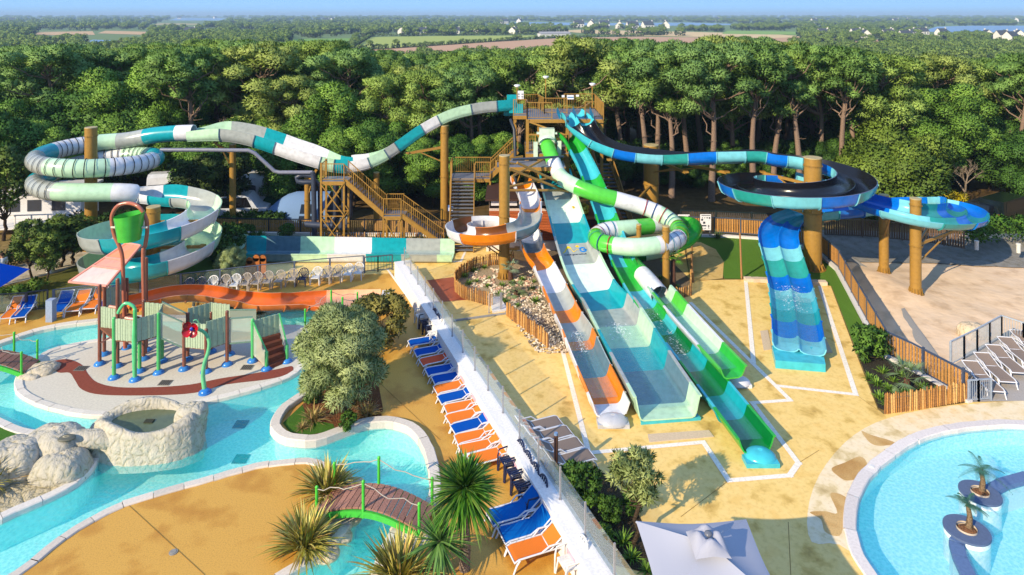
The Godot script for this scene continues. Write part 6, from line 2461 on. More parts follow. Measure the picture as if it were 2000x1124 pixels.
func slat_fence(label: String, pts: PackedVector3Array, h: float, wood: Color, steel: Color, post_step := 1.9, y0 := 0.0, slat := 0.11, joined := false) -> void:
	var root := thing("slat_fence", label, "fence")
	var r := RandomNumberGenerator.new()
	r.seed = label.hash()
	var all := MB.new()
	for q in walk(pts, slat * 1.45):
		var p: Vector3 = q[0] + Vector3(0, y0, 0)
		var t: Vector3 = q[1]
		var b := Basis(t, Vector3.UP, t.cross(Vector3.UP))
		var mb := all if joined else MB.new()
		mb.col = shade(wood, r.randf_range(0.78, 1.12))
		mb.box(p + Vector3(0, h * 0.5, 0), Vector3(slat, h - 0.12, 0.022), b)
		if not joined:
			part("slat", mb, M.wood, root)
	if joined:
		var o := part("slats", all, M.wood, root)
		o.set_meta("kind", "stuff")
	for q in walk(pts, post_step):
		var p: Vector3 = q[0] + Vector3(0, y0, 0)
		var mb := MB.new()
		mb.col = steel
		mb.box(p + Vector3(0, h * 0.5 + 0.04, 0), Vector3(0.08, h + 0.08, 0.08), Basis(q[1], Vector3.UP, q[1].cross(Vector3.UP)))
		part("post", mb, M.paint, root)
	var mb := MB.new()
	mb.col = steel
	for i in pts.size() - 1:
		for k in [0.08, h]:
			mb.beam(pts[i] + Vector3(0, y0 + k, 0), pts[i + 1] + Vector3(0, y0 + k, 0), 0.06, 0.06)
	part("rail", mb, M.paint, root)


func kerb_wall(called: String, label: String, pts: PackedVector3Array, w: float, y0: float, y1: float, c: Color) -> void:
	var mb := MB.new()
	mb.col = c
	for i in pts.size() - 1:
		mb.beam(Vector3(pts[i].x, (y0 + y1) * 0.5, pts[i].z), Vector3(pts[i + 1].x, (y0 + y1) * 0.5, pts[i + 1].z), w, y1 - y0)
		if i > 0:
			mb.tube(Vector3(pts[i].x, y0, pts[i].z), Vector3(pts[i].x, y1 - 0.002, pts[i].z), w * 0.5, w * 0.5, 12, true)
	solo(called, mb, M.stone, label, "low wall")


func bar_fence(label: String, pts: PackedVector3Array, h: float, c: Color, y0 := 0.0, gap := 0.13, post_step := 1.3) -> Node3D:
	var root := thing("bar_fence", label, "fence")
	for i in pts.size() - 1:
		var a := pts[i] + Vector3(0, y0, 0)
		var b := pts[i + 1] + Vector3(0, y0, 0)
		var n := maxi(1, int(round(a.distance_to(b) / post_step)))
		for k in n:
			rail(root, a.lerp(b, float(k) / n), a.lerp(b, (k + 1.0) / n), h, gap, c, "bar_panel")
	return root


func glass_fence(label: String, pts: PackedVector3Array, h: float, y0: float, step: float, post: float, c: Color, top := true) -> void:
	var root := thing("glass_fence", label, "fence")
	var w := walk(pts, step)
	w.append([pts[pts.size() - 1], (pts[pts.size() - 1] - pts[pts.size() - 2]).normalized()])
	for i in w.size():
		var p: Vector3 = w[i][0] + Vector3(0, y0, 0)
		var mb := MB.new()
		mb.col = c
		mb.box(p + Vector3(0, h * 0.5, 0), Vector3(post, h, post), Basis(w[i][1], Vector3.UP, (w[i][1] as Vector3).cross(Vector3.UP)))
		mb.box(p + Vector3(0, 0.01, 0), Vector3(post * 1.9, 0.02, post * 1.9))
		part("post", mb, M.paint, root)
		if i < w.size() - 1:
			var q: Vector3 = w[i + 1][0] + Vector3(0, y0, 0)
			var t := (q - p).normalized()
			mb = MB.new()
			mb.box((p + q) * 0.5 + Vector3(0, h * 0.52, 0), Vector3(p.distance_to(q) - post - 0.05, h - 0.16, 0.012), Basis(t, Vector3.UP, t.cross(Vector3.UP)))
			part("glass_pane", mb, M.glass, root)
			if top:
				mb = MB.new()
				mb.col = c
				mb.beam(p + Vector3(0, h, 0), q + Vector3(0, h, 0), 0.05, 0.04)
				part("top_rail", mb, M.paint, root)


func build_walls_and_fences() -> void:
	var slate := rgb(92, 104, 124)
	# the white wall that splits the two decks
	var A := Vector3(WALL_A.x, 0, WALL_A.y)
	var B := Vector3(WALL_B.x, 0, WALL_B.y)
	var d := (B - A).normalized()
	var s := Vector3(-d.z, 0, d.x)
	if s.x < 0:
		s = -s
	var L := A.distance_to(B)
	var root := thing("white_wall", "long low white rendered wall between the amber deck and the sandy deck", "wall")
	var mb := MB.new()
	mb.col = rgb(228, 226, 226)
	mb.beam(A + s * 0.24 + Vector3(0, 0.4, 0), B + s * 0.24 + Vector3(0, 0.4, 0), 0.48, 0.8)
	part("wall_body", mb, M.stone, root)
	var n := 18
	for i in n:
		mb = MB.new()
		mb.col = shade(rgb(234, 232, 232), rng.randf_range(0.95, 1.03))
		mb.beam(A.lerp(B, (i + 0.002) / n) + s * 0.24 + Vector3(0, 0.825, 0), A.lerp(B, (i + 0.998) / n) + s * 0.24 + Vector3(0, 0.825, 0), 0.53, 0.05)
		part("coping_slab", mb, M.stone, root)
	# small lamps let into the west face
	for i in 8:
		mb = MB.new()
		mb.col = rgb(214, 176, 196)
		var p := A.lerp(B, (i + 9.4) / 19.0) + Vector3(0, 0.42, 0) - s * 0.002
		mb.beam(p - d * 0.26, p + d * 0.26, 0.012, 0.26)
		part("pink_tile_inset", mb, M.paint, root)
	var gp := PackedVector3Array([A + s * 0.44 + d * 0.6, B + s * 0.44])
	glass_fence("clear glass fence on steel posts standing on top of the long white wall", gp, 0.95, 0.85, 1.55, 0.045, rgb(150, 150, 156), false)
	kerb_wall("grey_ledge", "grey ledge along the foot of the white wall on the sandy deck side", PackedVector3Array([A + s * 0.66, B + s * 0.66]), 0.34, 0.0, 0.5, rgb(196, 196, 192))
	# threshold and glass gate across the sandy deck
	mb = MB.new()
	mb.col = rgb(150, 154, 160)
	mb.beam(g(884, 627, 0.05), g(992, 612, 0.05), 0.07, 0.08)
	solo("steel_threshold", mb, M.paint, "thin grey steel strip crossing the sandy deck beside the white slab", "threshold")
	mb = MB.new()
	mb.col = rgb(226, 222, 220)
	mb.slab(ground_poly([957, 586, 976, 583, 992, 608, 962, 613]), 0.0, 0.1)
	solo("white_slab", mb, M.stone, "small white slab at the gap between the two paling fences of the gravel bed", "slab")
	glass_fence("short clear glass gate by the white slab", line_points([955, 612, 980, 608]), 0.95, 0.0, 0.6, 0.04, rgb(160, 160, 166), false)
	glass_fence("clear glass gate by the red mat", line_points([820, 575, 836, 600]), 0.9, 0.0, 0.7, 0.04, rgb(170, 170, 176), false)

	# fence behind the amber deck
	glass_fence("glass fence with slate posts and top rail behind the row of garden chairs", line_points([104, 604, 180, 594, 260, 581, 330, 573, 397, 565, 467, 557, 535, 549, 601, 542, 665, 536, 710, 533]), 0.98, 0.0, 1.95, 0.11, slate)
	bar_fence("slate barred gate where the glass fence meets the white wall", line_points([712, 533, 738, 531, 766, 528]), 0.9, rgb(70, 78, 94), 0.0, 0.16, 0.9)
	bar_fence("dark barred gate beside the concrete post at the left", line_points([52, 610, 92, 605]), 1.0, rgb(40, 52, 70), 0.0, 0.16, 1.5)
	glass_fence("glass fence with a dark top rail at the left edge behind the orange lounger", line_points([-120, 622, -40, 616, 50, 610]), 0.98, 0.0, 2.4, 0.1, rgb(44, 60, 80))
	mb = MB.new()
	mb.col = rgb(150, 164, 190)
	mb.box(g(95, 606, 0.53) + Vector3(0.1, 0, 0), Vector3(0.32, 1.06, 0.34))
	solo("concrete_post", mb, M.stone, "square pale blue concrete post beside the dark gate", "post")

	# fences behind the slides on the left
	slat_fence("dark framed slat fence behind the long straight channel, under the tall slide legs", line_points([405, 452, 470, 455, 640, 457, 870, 458], 0.0), 0.95, rgb(196, 150, 92), rgb(40, 46, 58), 2.2, 0.02, 0.09)
	kerb_wall("white_kerb", "white kerb below the slat fence behind the straight channel", line_points([405, 455, 470, 459, 640, 461, 870, 462]), 0.22, 0.0, 0.2, rgb(220, 218, 216))
	paling("low chestnut paling between the lawn and the legs of the service stair", line_points([606, 466, 640, 469, 740, 470, 868, 469]), 0.55, 0.14, 0.075)
	paling("chestnut paling behind the stair foot, left of the orange loop", line_points([868, 452, 885, 456, 895, 470]), 0.7, 0.13, 0.08)
	# round the gravel bed
	paling("curved chestnut paling round the left end of the gravel bed", line_points([1003, 517, 960, 519, 925, 527, 900, 541, 888, 556, 889, 570, 903, 583, 935, 592, 962, 600]), 0.72, 0.115, 0.085)
	paling("straight chestnut paling on the near side of the gravel bed beside the orange slide", line_points([990, 618, 1020, 641, 1050, 664, 1071, 682]), 0.75, 0.115, 0.09)
	paling("short chestnut paling below the green palm in the middle", line_points([1306, 583, 1330, 583, 1346, 579]), 0.6, 0.1, 0.075)
	paling("leaning line of short stakes beside the sand circle", line_points([1352, 500, 1351, 530, 1350, 560, 1349, 580]), 0.65, 0.2, 0.09)
	paling("pale chestnut paling at the corner between the sandy deck and the palm bed", line_points([1729, 809, 1780, 803, 1835, 793, 1889, 784]), 0.78, 0.098, 0.085)
	# fence on the white kerb along the sandy yard
	var fl := [1346, 462, 1420, 464, 1480, 468, 1545, 478, 1600, 498, 1636, 530, 1667, 587, 1702, 650, 1728, 697]
	kerb_wall("white_kerb", "white kerb wall sweeping along the lawn on the right under the slat fence", line_points(fl), 0.26, -1.5, 0.16, rgb(224, 222, 222))
	slat_fence("tall slat fence sweeping along the lawn between the twin slide and the sandy yard", line_points([1346, 459, 1420, 461, 1480, 465, 1545, 475, 1600, 495, 1637, 527, 1668, 585, 1703, 649, 1730, 697]), 1.05, rgb(206, 150, 84), rgb(74, 84, 104), 1.7, 0.16, 0.11)
	kerb_wall("white_kerb", "white kerb below the slat fence beside the palm bed", line_points([1728, 697, 1780, 722, 1830, 750, 1896, 788]), 0.24, -1.5, 0.1, rgb(216, 212, 210))
	slat_fence("slat fence with dark posts behind the palm bed on the right", line_points([1730, 697, 1781, 722, 1831, 750, 1896, 786]), 1.02, rgb(206, 150, 84), rgb(64, 76, 100), 1.75, 0.1, 0.1)
	slat_fence("weathered dark slat fence beyond the service road behind the yard pillars", line_points([1612, 458, 1700, 462, 1760, 468, 1830, 476, 1886, 486], -0.05), 1.15, rgb(116, 92, 74), rgb(84, 74, 66), 2.4, -0.06, 0.1)
	slat_fence("long dark fence with a green screen behind the lawn and the sign", line_points([1330, 446, 1400, 448, 1480, 452, 1560, 455]), 1.25, rgb(80, 76, 74), rgb(30, 44, 48), 2.4, 0.0, 0.1, true)
	# terrace
	bar_fence("pale steel barred fence round the lounger terrace on the right edge", line_points([1857, 716, 1909, 689, 1957, 661, 2000, 676, 2080, 704]), 1.05, rgb(176, 184, 194), 0.0, 0.1, 1.4)
	bar_fence("short steel barred gate beside the pale paling at the lower right", line_points([1892, 786, 1912, 785, 1936, 783]), 0.85, rgb(150, 160, 176), 0.0, 0.08, 0.6)
	# notice board on the lawn fence
	mb = MB.new()
	var t := thing("notice_board", "white notice board with small dark symbols on the fence right of the green tube", "sign", g(1375, 461, 0.0) + Vector3(0, 0.1, 0.25))
	mb.col = rgb(232, 232, 240)
	mb.box(Vector3(0, 0.95, 0.16), Vector3(0.72, 1.06, 0.04))
	part("board", mb, M.matte, t)
	mb = MB.new()
	mb.col = rgb(110, 112, 122)
	mb.box(Vector3(-0.3, 0.5, 0.1), Vector3(0.05, 1.0, 0.05))
	mb.box(Vector3(0.3, 0.5, 0.1), Vector3(0.05, 1.0, 0.05))
	part("post", mb, M.paint, t)
	mb = MB.new()
	mb.col = rgb(40, 44, 60)
	mb.box(Vector3(0.02, 1.4, 0.185), Vector3(0.6, 0.04, 0.006))
	for q in [[-0.22, 1.25, 0.03], [-0.06, 1.25, 0.03], [0.1, 1.25, 0.04], [0.26, 1.24, 0.05], [-0.24, 1.12, 0.06], [-0.1, 0.92, 0.07], [-0.2, 0.72, 0.045], [-0.1, 0.72, 0.045], [0.0, 0.72, 0.045], [0.2, 0.7, 0.05], [-0.2, 0.55, 0.025], [-0.1, 0.55, 0.025], [0.0, 0.55, 0.025], [0.2, 0.57, 0.03]]:
		mb.box(Vector3(q[0], q[1], 0.185), Vector3(q[2] * 2, q[2] * 2, 0.006))
	part("printed_symbols", mb, M.matte, t)
	mb = MB.new()
	t = thing("notice_board", "small white notice half hidden behind the green tube loop", "sign", g(1335, 457, 0.0))
	mb.col = rgb(228, 228, 236)
	mb.box(Vector3(0, 1.2, 0.1), Vector3(0.8, 0.3, 0.03))
	part("board", mb, M.matte, t)
	mb = MB.new()
	mb.col = rgb(90, 92, 100)
	mb.box(Vector3(0, 0.55, 0.06), Vector3(0.06, 1.1, 0.04))
	part("post", mb, M.paint, t)
	# wooden windbreak boards behind the chairs
	t = thing("wooden_screen", "warm brown wooden screen boards behind the garden chairs", "screen")
	for q in [[474, 545, 24, 0.85], [487, 544, 24, 1.0], [500, 543, 24, 1.12], [513, 542, 20, 1.08]]:
		mb = MB.new()
		mb.col = shade(rgb(188, 112, 54), rng.randf_range(0.85, 1.1))
		var p := g(q[0], q[1], 0)
		mb.box(p + Vector3(0, q[3] * 0.5, 0), Vector3(0.38, q[3], 0.06))
		mb.tube(p + Vector3(0, q[3], -0.03), p + Vector3(0, q[3], 0.03), 0.19, 0.19, 12, true)
		part("plank", mb, M.wood, t)
	# slim stake and post in the lawn
	for q in [[1449, 545, 455, "thin wooden stake standing in the lawn left of the twin slide"], [1354, 552, 497, "thin wooden stake beside the sand circle"]]:
		mb = MB.new()
		mb.col = rgb(176, 130, 84)
		var p := g(q[0], q[1])
		mb.tube(p, p + Vector3(-0.1, 15.0 * (q[1] - q[2]) / (q[1] - 28.0), 0), 0.06, 0.05, 8, true)
		solo("wooden_stake", mb, M.wood, q[3], "stake")


# ---------------------------------------------------------------- loungers, chairs, parasols
func lounger(cloth: Color, back_up: float, frame: Color, long := 1.68) -> Node3D:
	# lies along +x: feet at 0, head at +long
	var t := Node3D.new()
	var hinge := long * 0.62
	var tip := Vector3(hinge + cos(back_up) * long * 0.4, 0.34 + sin(back_up) * long * 0.4, 0)
	for q in [["seat", [Vector3(0.0, 0.31, 0), Vector3(0.12, 0.34, 0), Vector3(hinge, 0.33, 0)]], ["backrest", [Vector3(hinge, 0.33, 0), Vector3(hinge, 0.34, 0).lerp(tip, 0.5) - Vector3(0, 0.015, 0), tip]]]:
		var mb := MB.new()
		mb.col = cloth
		var rows := []
		var low := []
		for p in q[1]:
			var row := PackedVector3Array()
			var row2 := PackedVector3Array()
			for j in 5:
				var z := (j - 2) * 0.135
				row.append(p + Vector3(0, -0.012 * (4 - (j - 2) * (j - 2)) / 4.0, z))
				row2.append(row[j] - Vector3(0, 0.018, 0))
			rows.append(row)
			low.append(row2)
		mb.grid(rows)
		mb.grid(low, false, true)
		part(q[0], mb, M.fabric, t)
	var mb := MB.new()
	mb.col = frame
	for e in [-0.31, 0.31]:
		mb.pipe(PackedVector3Array([Vector3(-0.03, 0.27, e), Vector3(0.1, 0.33, e), Vector3(hinge, 0.32, e), Vector3(hinge + 0.55, 0.3, e)]), 0.026, 0.026, 6)
		mb.pipe(PackedVector3Array([Vector3(hinge, 0.33, e), tip + Vector3(0, 0, e)]), 0.022, 0.022, 6)
	mb.tube(Vector3(-0.02, 0.28, -0.31), Vector3(-0.02, 0.28, 0.31), 0.024, 0.024, 6, true)
	mb.tube(Vector3(hinge, 0.31, -0.31), Vector3(hinge, 0.31, 0.31), 0.022, 0.022, 6, true)
	mb.tube(tip + Vector3(0, 0, -0.31), tip + Vector3(0, 0, 0.31), 0.022, 0.022, 6, true)
	part("frame", mb, M.plastic, t)
	for e in [-0.31, 0.31]:
		for q in [[0.14, -0.06], [hinge + 0.3, hinge + 0.5]]:
			mb = MB.new()
			mb.col = frame
			mb.pipe(PackedVector3Array([Vector3(q[0], 0.31, e), Vector3((q[0] + q[1]) * 0.5, 0.2, e * 1.05), Vector3(q[1], 0.0, e * 1.08)]), 0.034, 0.026, 6)
			part("leg", mb, M.plastic, t)
		mb = MB.new()
		mb.col = frame
		mb.pipe(PackedVector3Array([Vector3(hinge - 0.25, 0.33, e), Vector3(hinge - 0.05, 0.47, e * 1.12), Vector3(hinge + 0.35, 0.46, e * 1.12), Vector3(hinge + 0.5, 0.31, e)]), 0.024, 0.024, 6)
		part("armrest", mb, M.plastic, t)
	return t


func fan_chair(c: Color) -> Node3D:
	# faces +x; low garden chair whose round back is a fan of slats
	var t := Node3D.new()
	var mb := MB.new()
	mb.col = c
	mb.box(Vector3(0.02, 0.36, 0), Vector3(0.44, 0.03, 0.44))
	for k in 6:
		mb.box(Vector3(0.02, 0.38, -0.18 + k * 0.072), Vector3(0.42, 0.012, 0.045))
	part("seat", mb, M.plastic, t)
	mb = MB.new()
	mb.col = c
	var arc := PackedVector3Array()
	for i in 15:
		var a := PI * i / 14
		arc.append(Vector3(-0.24 - 0.1 * sin(a), 0.56 + 0.25 * sin(a), cos(a) * 0.27))
	arc.insert(0, Vector3(-0.21, 0.36, 0.24))
	arc.append(Vector3(-0.21, 0.36, -0.24))
	mb.pipe(arc, 0.024, 0.024, 6)
	for i in 7:
		var a := PI * (i + 1) / 8
		mb.tube(Vector3(-0.21, 0.38, cos(a) * 0.08), Vector3(-0.24 - 0.1 * sin(a), 0.56 + 0.24 * sin(a), cos(a) * 0.26), 0.016, 0.022, 5, false)
	part("fan_back", mb, M.plastic, t)
	for e in [-1.0, 1.0]:
		mb = MB.new()
		mb.col = c
		mb.pipe(PackedVector3Array([Vector3(-0.25, 0.58, e * 0.27), Vector3(0.0, 0.56, e * 0.3), Vector3(0.22, 0.55, e * 0.28), Vector3(0.26, 0.4, e * 0.27), Vector3(0.27, 0.0, e * 0.27)]), 0.022, 0.022, 6)
		part("armrest", mb, M.plastic, t)
		for x in [-0.24, 0.2]:
			mb = MB.new()
			mb.col = c
			mb.tube(Vector3(x, 0.36, e * 0.21), Vector3(x * 1.3, 0.0, e * 0.25), 0.026, 0.02, 6, true)
			part("leg", mb, M.plastic, t)
	return t


func place(proto: Node3D, called: String, at: Vector3, turn: float, label: String, cat: String, group: String, s := 1.0) -> void:
	plant_tree(proto, called, at, Vector3.ONE * s, turn, label, cat, group)


func parasol(label: String, at: Vector3, half: float, y: float, apex: float, c: Color, turn: float, vent: bool) -> void:
	var t := thing("parasol", label, "parasol", at, turn)
	var mb := MB.new()
	mb.col = c
	var n := 8
	for s in 4:
		var a := Vector3(half, y, half).rotated(Vector3.UP, s * PI / 2)
		var b := Vector3(half, y, half).rotated(Vector3.UP, (s + 1) * PI / 2)
		var rows := []
		for i in n + 1:
			var k := float(i) / n
			var row := PackedVector3Array()
			for j in n + 1:
				var e := a.lerp(b, float(j) / n)
				var p := Vector3(0, apex, 0).lerp(e, 0.02 + 0.98 * k)
				var f := float(j) / n
				p.y -= 0.05 * sin(PI * f) * k + 0.05 * sin(PI * k) * sin(PI * f)
				if i == n:
					p += (Vector3.ZERO - Vector3(e.x, 0, e.z).normalized()) * 0.06 * sin(PI * f)
				row.append(p)
			rows.append(row)
		var pm := MB.new()
		pm.col = c
		pm.grid(rows, false, true)
		part("canopy_panel", pm, M.fabric, t)
	mb.col = rgb(170, 170, 176)
	mb.tube(Vector3(0, 0, 0), Vector3(0, apex + 0.08, 0), 0.035, 0.035, 10, true)
	mb.tube(Vector3(0, 0, 0), Vector3(0, 0.1, 0), 0.35, 0.3, 16, true)
	for s in 4:
		mb.beam(Vector3(0, apex - 0.04, 0), Vector3(half, y - 0.03, half).rotated(Vector3.UP, s * PI / 2), 0.03, 0.03)
	part("pole", mb, M.paint, t)
	if vent:
		for s in 4:
			mb = MB.new()
			mb.col = shade(c, 0.92)
			var rows := []
			for i in 5:
				var k := i / 4.0
				var row := PackedVector3Array()
				for j in 7:
					var f := j / 6.0 - 0.5
					row.append(Vector3(0.1 + 0.3 * k, apex + 0.16 - 0.16 * k + 0.1 * sin(PI * k) + 0.09 * cos(PI * f * 2.0) * k * (1 - k) * 3.0 - 0.1 * absf(f) * k, f * (0.3 + 0.5 * k)).rotated(Vector3.UP, s * PI / 2))
				rows.append(row)
			mb.grid(rows)
			part("vent_flap", mb, M.fabric, t)
		mb = MB.new()
		mb.col = rgb(110, 112, 122)
		mb.ball(Vector3(0, apex + 0.2, 0), Vector3(0.09, 0.06, 0.09), 12, 6)
		part("finial", mb, M.plastic, t)


func build_furniture() -> void:
	var white := rgb(222, 222, 228)
	var blue := rgb(6, 84, 182)
	var orange := rgb(244, 132, 52)
	var red := rgb(226, 96, 62)
	var taupe := rgb(150, 132, 120)
	var protos := {}
	protos.b = lounger(blue, 0.62, white)
	protos.o = lounger(orange, 0.62, white)
	protos.r = lounger(red, 0.62, white)
	protos.t = lounger(taupe, 0.5, white)
	protos.f = lounger(taupe, 0.22, white, 1.9)
	protos.B = lounger(rgb(8, 90, 190), 0.66, white, 1.62)
	# the row along the white wall, far to near
	var wd := Vector3(WALL_B.x - WALL_A.x, 0, WALL_B.y - WALL_A.y).normalized()
	var perp := Vector3(-wd.z, 0, wd.x)
	if perp.x < 0:
		perp = -perp
	var turn := atan2(-perp.z, perp.x)
	var names := {"b": "blue", "o": "orange", "r": "red orange", "B": "blue"}
	var nth := ["first", "second", "third", "fourth", "fifth", "sixth", "seventh", "eighth", "ninth", "tenth", "eleventh", "twelfth", "thirteenth"]
	var row := [["b", 806, 691], ["b", 818, 711], ["r", 829, 730], ["b", 840, 750], ["b", 849, 767], ["o", 857, 786], ["b", 866, 806], ["o", 874, 827], ["o", 882, 847], ["b", 890, 868], ["o", 898, 889], ["o", 908, 909], ["o", 926, 931]]
	for i in row.size():
		var q: Array = row[i]
		var p := g(q[1], q[2]) - wd * 0.34
		place(protos[q[0]], "sun_lounger", p + perp * rng.randf_range(-0.06, 0.06), turn + rng.randf_range(-0.06, 0.06), "%s sun lounger by the white wall, %s from the far end of its row" % [names[q[0]], nth[i]], "sun lounger", "loungers along the white wall")
	for q in [["B", 966, 1050, "blue sun lounger draped with a towel, below the four navy chairs"], ["B", 990, 1086, "blue sun lounger draped with a towel, beside the orange one at the bottom"], ["o", 1008, 1124, "orange sun lounger at the bottom edge by the white wall, nearest of all"]]:
		place(protos[q[0]], "sun_lounger", g(q[1], q[2]) - wd * 0.36, turn, q[3], "sun lounger", "loungers along the white wall")
	# towels over the two blue ones
	for q in [[966, 1050, "creased blue towel on the far one of two draped loungers"], [990, 1086, "creased blue towel on the near one of two draped loungers"]]:
		var mb := MB.new()
		mb.col = rgb(0, 104, 190)
		var rows := []
		for i in 15:
			var s := i / 14.0 * 1.66
			var line := PackedVector3Array()
			for j in 9:
				var z := (j - 4) * 0.085
				var y := 0.36 if s < 1.0 else 0.37 + (s - 1.0) * 0.62
				y += 0.014 * sin(s * 9.0 + j * 1.3) + (-0.08 if absi(j - 4) == 4 else 0.0)
				line.append(Vector3(s if s < 1.0 else 1.0 + (s - 1.0) * 0.78, y, z))
			rows.append(line)
		mb.grid(rows)
		var o := solo("towel", mb, M.fabric, q[2], "towel")
		o.position = g(q[0], q[1]) - wd * 0.36
		o.rotation.y = turn
	# four taupe loungers on the sandy deck, heads to the wall
	var nn := ["farthest", "second farthest", "second nearest", "nearest"]
	var k := 0
	for q in [[1094, 850], [1113, 870], [1134, 894], [1157, 918]]:
		var p := g(q[0], q[1]) + perp * 0.15
		place(protos.t, "sun_lounger", p - wd * 0.32, turn + PI, "taupe sun lounger, head to the white wall on the sandy deck, %s of four" % nn[k], "sun lounger", "taupe loungers beside the white wall")
		k += 1
	# terrace loungers at the right edge
	var tn := ["first", "second", "third", "fourth", "fifth", "sixth", "seventh"]
	k = 0
	for q in [[1947, 779], [1970, 760], [1993, 742], [2016, 724], [2040, 708], [2062, 692]]:
		place(protos.f, "sun_lounger", g(q[0], q[1]), PI / 2 - 0.12, "taupe lounger with a white frame on the grey terrace, %s from the gate" % tn[k], "sun lounger", "white framed loungers on the terrace")
		k += 1
	# loungers at the left edge, in front of the glass fence
	for q in [["o", 6, 633, "orange sun lounger cut by the left edge of the picture", 0.3], ["b", 26, 632, "blue sun lounger left of the barred gate", 0.3], ["b", 100, 621, "blue sun lounger right of the concrete post", 0.25], ["o", 132, 619, "orange sun lounger second from the concrete post", 0.2], ["o", 164, 614, "orange sun lounger in front of the roof posts", 0.15], ["b", 192, 610, "blue sun lounger half hidden behind the posts of the climbing house", 0.1]]:
		place(protos[q[0]], "sun_lounger", g(q[1] + 8.0, q[2]), PI / 2 + q[4], q[3], "sun lounger", "loungers at the left edge")
	# garden chairs
	var cw := fan_chair(rgb(226, 226, 226))
	var cg := fan_chair(rgb(178, 168, 158))
	var cb := fan_chair(rgb(26, 36, 72))
	var ord := ["first", "second", "third", "fourth", "fifth", "sixth", "seventh", "eighth", "ninth", "tenth", "eleventh", "twelfth", "thirteenth", "fourteenth", "fifteenth", "sixteenth"]
	k = 0
	for q in [[364, 577, "n"], [388, 575, "n"], [412, 572.5, "w"], [436, 570, "g"], [457, 569, "w"], [478, 567, "g"], [499, 565, "g"], [521, 563, "g"], [544, 561, "g"], [569, 558, "g"], [590, 556.5, "n"], [617, 554, "w"], [637, 552, "g"], [658, 550, "g"], [679, 547.5, "w"], [699, 544.5, "w"]]:
		var pr: Node3D = {"n": cb, "w": cw, "g": cg}[q[2]]
		var nm: String = {"n": "navy", "w": "white", "g": "greyish beige"}[q[2]]
		place(pr, "garden_chair", g(q[0], q[1]), -PI / 2 - 0.1 + rng.randf_range(-0.1, 0.1), "%s fan backed garden chair by the glass fence, %s from the left" % [nm, ord[k]], "garden chair", "garden chairs along the glass fence")
		k += 1
	k = 0
	for q in [[1000, 926], [1013, 950], [1027, 975], [1043, 1001]]:
		place(cb, "garden_chair", g(q[0], q[1]) - perp * 0.05, turn + PI, "navy fan backed chair by the white wall, %s of four" % nn[k], "garden chair", "navy chairs by the white wall", 1.22)
		k += 1
	for q in [[829, 634, cw, "white garden chair by the white wall, the farther one next to the navy pair"], [838, 646, cb, "navy garden chair by the white wall, far one of a pair"], [845, 657, cb, "navy garden chair by the white wall, near one of a pair"], [853, 668, cw, "white garden chair by the white wall between the navy pair and the blue loungers"], [1122, 1128, cw, "white garden chair at the bottom edge next to the orange lounger"]]:
		place(q[2], "garden_chair", g(q[0], q[1]) - perp * 0.1, turn + PI, q[3], "garden chair", "chairs by the white wall", 1.2)
	for p in protos.values():
		p.free()
	for p in [cw, cg, cb]:
		p.free()
	parasol("large square grey parasol with a vented top at the bottom edge", Vector3(4.42, 0, -15.36), 1.36, 2.6, 3.1, rgb(186, 188, 202), 0.02, true)
	parasol("blue parasol at the left edge behind the glass fence", Vector3(-25.8, 0, -33.4), 1.3, 2.0, 2.95, rgb(4, 96, 216), 0.1, false)
	# slim brown shower post by the taupe loungers, white lamp cluster at the bottom edge
	var mb := MB.new()
	mb.col = rgb(96, 62, 48)
	var p := g(1086, 938)
	mb.tube(p, p + Vector3(0, 1.45, 0), 0.07, 0.07, 12, true)
	mb.col = rgb(120, 150, 190)
	mb.tube(p + Vector3(0, 1.45, 0), p + Vector3(0, 1.52, 0), 0.07, 0.06, 12, true)
	solo("shower_post", mb, M.paint, "brown post with a pale cap beside the nearest taupe lounger", "post")


# ---------------------------------------------------------------- planting and rocks
func face(mb: MB, a: Vector3, b: Vector3, c: Vector3, nn: Vector3) -> void:
	var ok := (c - a).cross(b - a).dot(nn) > 0.0
	mb.put(a, nn)
	mb.put(b if ok else c, nn)
	mb.put(c if ok else b, nn)


func blade(mb: MB, a: Vector3, dir: Vector3, l: float, w: float, droop: float, n := 4) -> void:
	var side := dir.cross(Vector3.UP).normalized() * w
	var pl := a - side
	var pr := a + side
	var up := dir.cross(side).normalized()
	for i in n:
		var s := (i + 1.0) / n
		var c := a + dir * l * s + Vector3(0, -droop * l * s * s, 0)
		var k := w * (1.0 - s * s)
		var sd := dir.cross(Vector3.UP).normalized() * k
		var nn := ((c - a).cross(side)).normalized()
		if nn.y < 0:
			nn = -nn
		nn = (nn + Vector3(0, 0.3, 0)).normalized()
		face(mb, pl, c + sd, pr, nn)
		if i < n - 1:
			face(mb, pl, c - sd, c + sd, nn)
		pl = c - sd
		pr = c + sd


func tuft(sd: int, count: int, l: float, w: float, droop: float, spread: float, cols: Array, low := 0.25) -> MB:
	var r := RandomNumberGenerator.new()
	r.seed = sd
	var mb := MB.new()
	for i in count:
		var a := r.randf() * TAU
		var e := lerpf(low, 1.45, pow(r.randf(), 0.8))
		var d := Vector3(cos(a) * cos(e), sin(e), sin(a) * cos(e))
		mb.col = shade(cols[r.randi() % cols.size()], r.randf_range(0.7, 1.15))
		blade(mb, Vector3(cos(a), 0, sin(a)) * r.randf() * spread, d, l * r.randf_range(0.65, 1.1), w * r.randf_range(0.7, 1.2), droop * r.randf_range(0.4, 1.3))
	return mb


